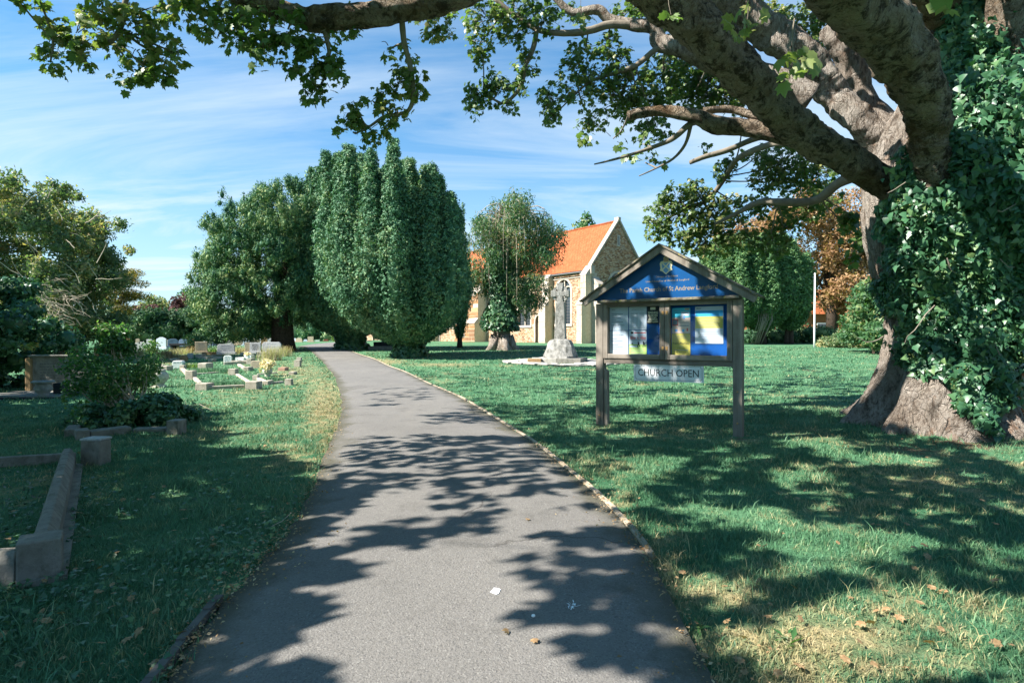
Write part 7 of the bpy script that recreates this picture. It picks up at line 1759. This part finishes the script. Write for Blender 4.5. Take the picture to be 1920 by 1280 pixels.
leaves('foliage', Pp[rest], Nn[rest], sz[rest], 'ivy_low', 'ivy_leaf', ivy, spread=.55, up=(0, 0, -1), upj=.55, kind='stuff'); print('ivy', len(Pp))
vis = rest[(px[rest] < 1915) & (py[rest] > 0)]; k = RS.choice(vis, 220); Q = np.repeat(Pp[k] + Nn[k] * .08, 10, 0) + jitter(2200, .018); leaves('flower_head', Q, np.repeat(Nn[k], 10, 0), .022, 'oval', 'rose_leaf', ivy, spread=1.0, kind='stuff')
m = MB()
for i in range(7):
    x = rg.uniform(1650, 1880); y = rg.uniform(250, 760); q0 = P(x, y, 5.45 - (x - 1650) * .0012); q1 = q0 + Vector((rg.uniform(-.3, .3), rg.uniform(-.05, .05), rg.uniform(-.4, .2))); m.tube(curve(q0, q1, 5, .1, .12, rg), [.006, .006, .005, .005, .004, .003], 4, cap=False)
m.part('stem', 'twig_bark', ivy)['kind'] = 'stuff'

# ---------------------------------------------------------------- bush, ivy mound and plants among the graves
rg = random.Random(91)
def bush(name, label, poly, d, depth, nst, nleaf, size, mat, base, shape='oval', core=0, cat='bush', lobes=50, rmin=12, rmax=26, clus=3, stem='pale_twig'):
    b = Vector(base); r = thing(name, label, cat, b)
    L = poly_lobes(poly, d, depth, lobes, rmin, rmax, rg)
    m = MB()
    for i in range(nst):
        l = rg.choice(L); q = Vector((l[0], l[1], l[2] + l[5] * .6)); m.tube(curve(b + Vector((rg.uniform(-.25, .25), rg.uniform(-.15, .15), 0)), q, 5, -.05, .07, rg), [.011, .01, .009, .008, .006, .003], 5, cap=False)
    m.part('stem', stem, r)['kind'] = 'stuff'
    crown_lobes(r, L, nleaf, size, shape, mat, spread=.8, core=core, clus=clus, cj=size * .9, inner=.4, name='foliage', bias=(0, 0, .3))['kind'] = 'stuff'
    return r
bs = G(235, 790)
bush('leafy_bush', 'tall rose-like bush with bright sunlit top growing on the old grave', [(140, 720), (150, 668), (170, 660), (165, 635), (185, 640), (190, 628), (225, 650), (245, 670), (262, 672), (268, 695), (264, 725), (262, 760), (280, 775), (250, 790), (180, 790), (150, 770)], bs.y, .6, 60, 3000, .046, 'rose_leaf', bs, lobes=70, rmin=10, rmax=20)
bush('tall_shoot', 'tall leafy shoot standing above the bush among the far headstones', [(196, 660), (192, 630), (200, 612), (212, 605), (222, 622), (238, 640), (240, 660), (215, 672)], bs.y + .2, .25, 12, 1000, .05, 'rose_leaf', bs + Vector((-.15, .2, 0)), lobes=22, rmin=6, rmax=11, cat='shrub')
q = G(283, 664); bush('young_shrub', 'small bright green shrub in front of the pale pointed headstone', [(272, 664), (272, 645), (284, 634), (295, 645), (293, 660), (286, 668)], q.y, .25, 10, 420, .09, 'rose_leaf', q, lobes=14, rmin=4, rmax=8)
mnd = G(245, 800); r = thing('ivy_mound', 'low mound of dark ivy spilling over the sunken grave kerb', 'ivy', mnd)
L = poly_lobes([(132, 815), (140, 780), (170, 760), (250, 755), (310, 735), (345, 760), (356, 800), (320, 812), (300, 795), (240, 802), (170, 812)], mnd.y + .2, .45, 42, 10, 20, rg, .7)
crown_lobes(r, L, 5200, .05, 'ivy', 'ivy_leaf', spread=.5, core=.85, bias=(0, -.1, .9), clus=2, cj=.04, name='foliage')['kind'] = 'stuff'
q = G(345, 790); dg = thing('dead_stems', 'bundle of pale dead stems lying at the right end of the ivy mound', 'twigs', q); m = MB()
for i in range(60):
    x, y = rg.gauss(335, 12), rg.gauss(772, 7); q0 = P(x, y, 7.4 + rg.uniform(-.2, .2)); m.tube(curve(q0, q0 + Vector((rg.uniform(-.05, .28), rg.uniform(-.15, .1), rg.uniform(-.12, .06))), 3, -.05, .1, rg), [.004, .004, .003, .002], 3, cap=False)
m.part('stem', 'pale_twig', dg)['kind'] = 'stuff'
# dry tufts and weeds
def tuft(label, px, py, wpx, hpx, n, mat, name='dry_grass_tuft', cat='grass tuft', grp='dry grass tufts among the graves', lean=.5, bw=.012, d=None):
    q = G(px, py) if d is None else P(px, py, d); r = thing(name, label, cat, q, grp); k = q.y / F
    b = np.array(q) + np.stack([RS.normal(size=n) * wpx * k * .28, RS.normal(size=n) * .12, np.zeros(n) - .02], 1)
    b[:, 2] = gz(b[:, 0], b[:, 1])
    V, T = blades(b, hpx * k * RS.uniform(.4, 1.05, n), bw * RS.uniform(.6, 1.3, n), lean); o = put('blade', mesh_np('blade', V, T, mat), r); o['kind'] = 'stuff'; return r
def blades(b, h, w_, lean, rs=RS, simple=False):
    n = len(b); a = rs.uniform(0, 2 * math.pi, n); d = np.stack([np.cos(a), np.sin(a), 0 * a], 1); a2 = rs.uniform(0, 2 * math.pi, n); ln = np.stack([np.cos(a2), np.sin(a2), 0 * a2], 1) * (lean * rs.uniform(.1, 1, n) * h)[:, None]
    up = np.array([0, 0, 1.0]); h = np.asarray(h)[:, None]; w_ = (np.ones(n) * w_)[:, None]
    V = np.stack([b - d * w_ / 2, b + d * w_ / 2, b + ln * .35 + up * h * .6 + d * w_ * .36, b + ln * .35 + up * h * .6 - d * w_ * .36, b + ln + up * h * .95], 1)
    if simple: V = V[:, [0, 1, 4]]; return V.reshape(-1, 3), np.arange(n * 3).reshape(-1, 3)
    T = np.array([(0, 1, 2), (0, 2, 3), (3, 2, 4)]); return V.reshape(-1, 3), (T[None] + (np.arange(n) * 5)[:, None, None]).reshape(-1, 3)
for i, (lab, px, py, w_, h, n, mt) in enumerate([('tall feathery straw tuft left of the last marker posts', 508, 676, 34, 32, 420, 'straw_blade'), ('dry grass clump right of the tall feathery straw tuft', 530, 668, 26, 22, 320, 'straw_blade'), ('brown dead plant clump below the blue headstones', 312, 672, 36, 20, 420, 'fallen_brown'), ('straw clump below the low black table tomb', 335, 664, 40, 14, 380, 'straw_blade'), ('straw clump left of the lichened tan headstone', 355, 662, 22, 16, 240, 'fallen_brown'), ('green and straw clump between the tan and the broad grey headstone', 398, 662, 16, 14, 240, 'rose_leaf'), ('straw clump at the foot of the leaning tan slab', 450, 663, 24, 16, 260, 'straw_blade'), ('straw clump left of the bright shrub', 262, 668, 30, 18, 320, 'straw_blade'), ('straw patch behind the bush', 285, 676, 40, 14, 380, 'straw_blade'), ('brown seedhead tuft right of the widest grey headstone', 535, 662, 18, 16, 160, 'fallen_brown'), ('green weeds inside the nearest kerbed grave', 415, 724, 95, 11, 1500, 'grass_blade'), ('green weeds inside the older kerbed grave', 405, 698, 90, 10, 1200, 'grass_blade'), ('green weeds inside the small kerbed grave', 515, 714, 36, 8, 520, 'grass_blade'), ('coarse weeds left of the pale block', 365, 690, 36, 12, 420, 'rose_leaf')]):
    tuft(lab, px, py, w_, h, n, mt, 'dry_grass_tuft' if mt != 'grass_blade' else 'grass_tuft', lean=.6, bw=.014)

# ---------------------------------------------------------------- grass
TPX = None
def grass(name, n, y0, y1, x0f, x1f, h0, h1, w0, powr, label, simple=False):
    u = RS.uniform(0, 1, n); Yv = y0 * (y1 / y0) ** (u ** powr); Xv = RS.uniform(x0f, x1f, n) * (Yv * .95 + 1.2)
    k = ~on_path(Xv + RS.normal(size=n) * .022, Yv); s = soilness(Xv, Yv); k &= RS.uniform(0, 1, n) > s * 1.3
    dT = np.hypot(Xv - TB.x, Yv - TB.y); k &= dT > .85
    dr = dryness(Xv, Yv)
    # open patches and denser tufts
    pt = np.sin(Xv * 5.1 + np.sin(Yv * 3.3) * 2) * np.sin(Yv * 6.3 + np.sin(Xv * 4.1) * 2); k &= RS.uniform(0, 1, n) < .85 + .15 * pt - .35 * dr
    ip = in_poly([(cb_.x, cb_.y), (far.x, far.y), (far.x - 3, far.y), (cb_.x - 2.5, cb_.y)], Xv, Yv); k &= ~ip | (RS.uniform(0, 1, n) < .25)
    Xv, Yv, dr, pt = Xv[k], Yv[k], dr[k], pt[k]; m_ = len(Xv)
    h = RS.uniform(h0, h1, m_) * (1 + .45 * pt) * (1 - .45 * np.minimum(1, dr)); wd = w0 * np.maximum(1, Yv / 3.0) * RS.uniform(.6, 1.4, m_)
    V, T = blades(np.stack([Xv, Yv, gz(Xv, Yv) - .004], 1), h, wd, 1.1, simple=simple)
    o = put(name, mesh_np(name, V, T, 'grass_blade', attrs={'dry': np.repeat(dr, 3 if simple else 5)})); tag(o, label, 'grass', None, 'stuff'); print(name, m_)
grass('near_lawn_grass', 190000, 1.3, 4.2, -1.02, 1.05, .018, .05, .0040, .95, 'short mown grass nearest the camera with dry patches')
grass('lawn_grass', 200000, 4.2, 9.0, -1.0, 1.05, .02, .05, .0050, .95, 'short mown grass of the middle lawn with dry patches', True)
grass('far_lawn_grass', 110000, 9.0, 34.0, -1.0, 1.0, .03, .065, .0060, 1.0, 'mown grass of the lawn farther back around the graves and cross', True)
grass('tall_grass', 9000, 1.4, 8.0, -1.0, 1.0, .05, .10, .0050, 1.0, 'scattered longer grass blades in the near lawn')
# ivy and weeds creeping over the ground at the lower left
n = 15000; Yv = RS.uniform(1.35, 4.6, n); Xv = -RS.uniform(.30, 1.05, n) * (Yv + .8); dn = np.sin(Xv * 4.3 + 1) * np.sin(Yv * 3.1 + Xv) ; k = ~on_path(Xv, Yv) & (RS.uniform(0, 1, n) < .5 + .5 * dn) & (RS.uniform(0, 1, n) < np.clip((5.2 - Yv) / 3.5, .05, 1))
lim = in_poly([(cb_.x + .02, cb_.y - .05), (far.x + .02, far.y), (far.x - .16, far.y), (cb_.x - .2, cb_.y)], Xv, Yv); k &= ~lim
Xv, Yv = Xv[k], Yv[k]; Pp = np.stack([Xv, Yv, gz(Xv, Yv) + RS.uniform(.012, .045, len(Xv))], 1)
leaves('ground_ivy', Pp, np.tile([0, -.15, 1.0], (len(Pp), 1)), .021 * RS.uniform(.6, 1.5, len(Pp)), 'ivy', 'ivy_leaf', None, spread=.4); tag(bpy.data.objects['ground_ivy'], 'small dark ivy leaves creeping through the shaded grass at lower left', 'ground cover', None, 'stuff')
# weeds in the right lawn (broad leaves)
for i, (px, py, s) in enumerate([(1475, 1215, .06), (1310, 1180, .045), (1640, 1060, .03), (640, 775, .05), (610, 810, .04), (1620, 1030, .03), (1770, 1050, .035)]):
    q = G(px, py); Pp = np.tile(np.array(q) + [0, 0, .012], (14, 1)) + jitter(14, .012); a = RS.uniform(0, 6.28, 14)
    V, T = leaves_vt(Pp, np.stack([np.cos(a) * .2, np.sin(a) * .2, 1 + 0 * a], 1), s * RS.uniform(.7, 1.2, 14), 'narrow', spread=.25)
    tag(put('weed', mesh_np('weed', V, T, 'rose_leaf'), at=tuple(q)), ['broad leaved weed at the bottom right of the sunny dry grass', 'dandelion weed on the right verge near the bottom', 'small weed right of centre in the shaded lawn', 'green weed spilling onto the left path edge', 'small weed at the left verge below the larger one', 'small weed beside another in the shaded right lawn', 'small weed in the grass in front of the tree roots'][i], 'weed')
# fallen leaves, each one separate
rg = random.Random(17); nfl = 0; meshes = []
for k in range(14):
    V, T = leaves_vt(np.zeros((1, 3)), np.array([[0, 0, 1.0]]), 1.0, 'maple', spread=.22); V = V.copy(); V[:, 2] += .16 * np.abs(V[:, 0]) + rg.uniform(-.15, .25) * V[:, 1] ** 2; V[:, 2] -= V[:, 2].min(); meshes.append(mesh_np('fallen_leaf', V, T, 'fallen_brown'))
spots = []
for i in range(900):
    px = rg.choice((rg.uniform(0, 600), rg.uniform(1180, 1900))); py = 800 + 480 * rg.random() ** 1.3; spots.append((px, py))
spots += [(1215, 1060), (1232, 1105), (1700, 990), (1320, 1020), (1730, 995), (115, 1250), (340, 1255), (170, 1060), (1245, 1135), (1000, 1222), (950, 1208), (990, 985), (1425, 1105), (1590, 1130)] * 1
for px, py in spots[::-1]:
    if nfl >= 210: break
    q = G(px, py); pth = on_path(np.array([q.x]), np.array([q.y]))[0]
    if pth and py != int(py): continue
    if math.hypot(q.x - TB.x, q.y - TB.y) < 1.3: continue
    if in_poly([(cb_.x + .03, cb_.y), (far.x + .03, far.y), (far.x - .2, far.y), (cb_.x - .3, cb_.y)], np.array([q.x]), np.array([q.y]))[0]: continue
    o = link(bpy.data.objects.new('fallen_leaf', rg.choice(meshes))); sc = rg.uniform(.018, .036); o.scale = (sc, sc * rg.uniform(.8, 1.1), sc); o.rotation_euler = (rg.uniform(-.3, .3), rg.uniform(-.3, .3), rg.uniform(0, 6.28)); o.location = (q.x, q.y, q.z + (.034 if pth else .022))
    tag(o, 'curled dry brown sycamore leaf lying on the path' if pth else ('curled dry brown sycamore leaf in the shaded left grass' if px < 800 else 'curled dry brown sycamore leaf on the right lawn'), 'leaf', 'fallen leaves on the path' if pth else ('fallen leaves in the left grass' if px < 800 else 'fallen leaves on the right lawn')); nfl += 1
# gravel and leaf litter
n = 2600; Yv = RS.uniform(2.3, 5.2, n); Xv = RS.uniform(-5.4, -1.9, n); k = in_poly([(cb_.x - .2, cb_.y + .1), (far.x - .2, far.y - .1), (far.x - 2.5, far.y - .1), (cb_.x - 2, cb_.y + .1)], Xv, Yv) & (RS.uniform(0, 1, n) < .7)
Pp = np.stack([Xv[k], Yv[k], gz(Xv[k], Yv[k]) + .012], 1); V, T = leaves_vt(Pp, np.tile([0, 0, 1.], (len(Pp), 1)), .022 * RS.uniform(.5, 1.3, len(Pp)), 'oval', spread=.5); tag(put('gravel', mesh_np('gravel', V, T, 'bowl_stone')), 'grey chippings inside the shaded foreground grave', 'gravel', None, 'stuff')
n = 5200; Yv = RS.uniform(2.5, 9.5, n); Xv = RS.uniform(3.0, 9.5, n); s = soilness(Xv, Yv); k = (RS.uniform(0, 1, n) < s) ; Pp = np.stack([Xv[k], Yv[k], gz(Xv[k], Yv[k]) + .01], 1)
V, T = leaves_vt(Pp, np.tile([0, 0, 1.], (len(Pp), 1)), .022 * RS.uniform(.5, 1.4, len(Pp)), 'maple_low', spread=.35); tag(put('leaf_litter', mesh_np('leaf_litter', V, T, 'fallen_brown')), 'litter of small dead leaves on the bare soil round the big trunk', 'leaf litter', None, 'stuff')
n = 4200; t_ = RS.uniform(0, 1, n); Xv, Yv = [], []
for i in range(n):
    side = LR if rg.random() < .5 else RR; k = rg.randrange(8, 70); p = side[k].lerp(side[k + 1], rg.random()); o_ = rg.gauss(0, .035) if rg.random() < .7 else rg.gauss(0, .14); Xv.append(p.x + (o_ if side is LR else o_)); Yv.append(p.y)
Pp = np.stack([Xv, Yv, gz(np.array(Xv), np.array(Yv)) + .028], 1); V, T = leaves_vt(Pp, np.tile([0, 0, 1.], (n, 1)), .013 * RS.uniform(.5, 1.6, n), 'oval', spread=.4); tag(put('verge_debris', mesh_np('verge_debris', V, T, 'fallen_brown')), 'crumbs of dead leaf along both edges of the path', 'leaf litter', None, 'stuff')
for b in list(bpy.data.meshes):
    if b.users == 0: bpy.data.meshes.remove(b)

print('TRIS', sum(len(o.data.polygons) for o in bpy.data.objects if o.type == 'MESH'), sorted([(len(o.data.polygons), o.name, o.parent.name if o.parent else '') for o in bpy.data.objects if o.type == 'MESH'], reverse=True)[:14])
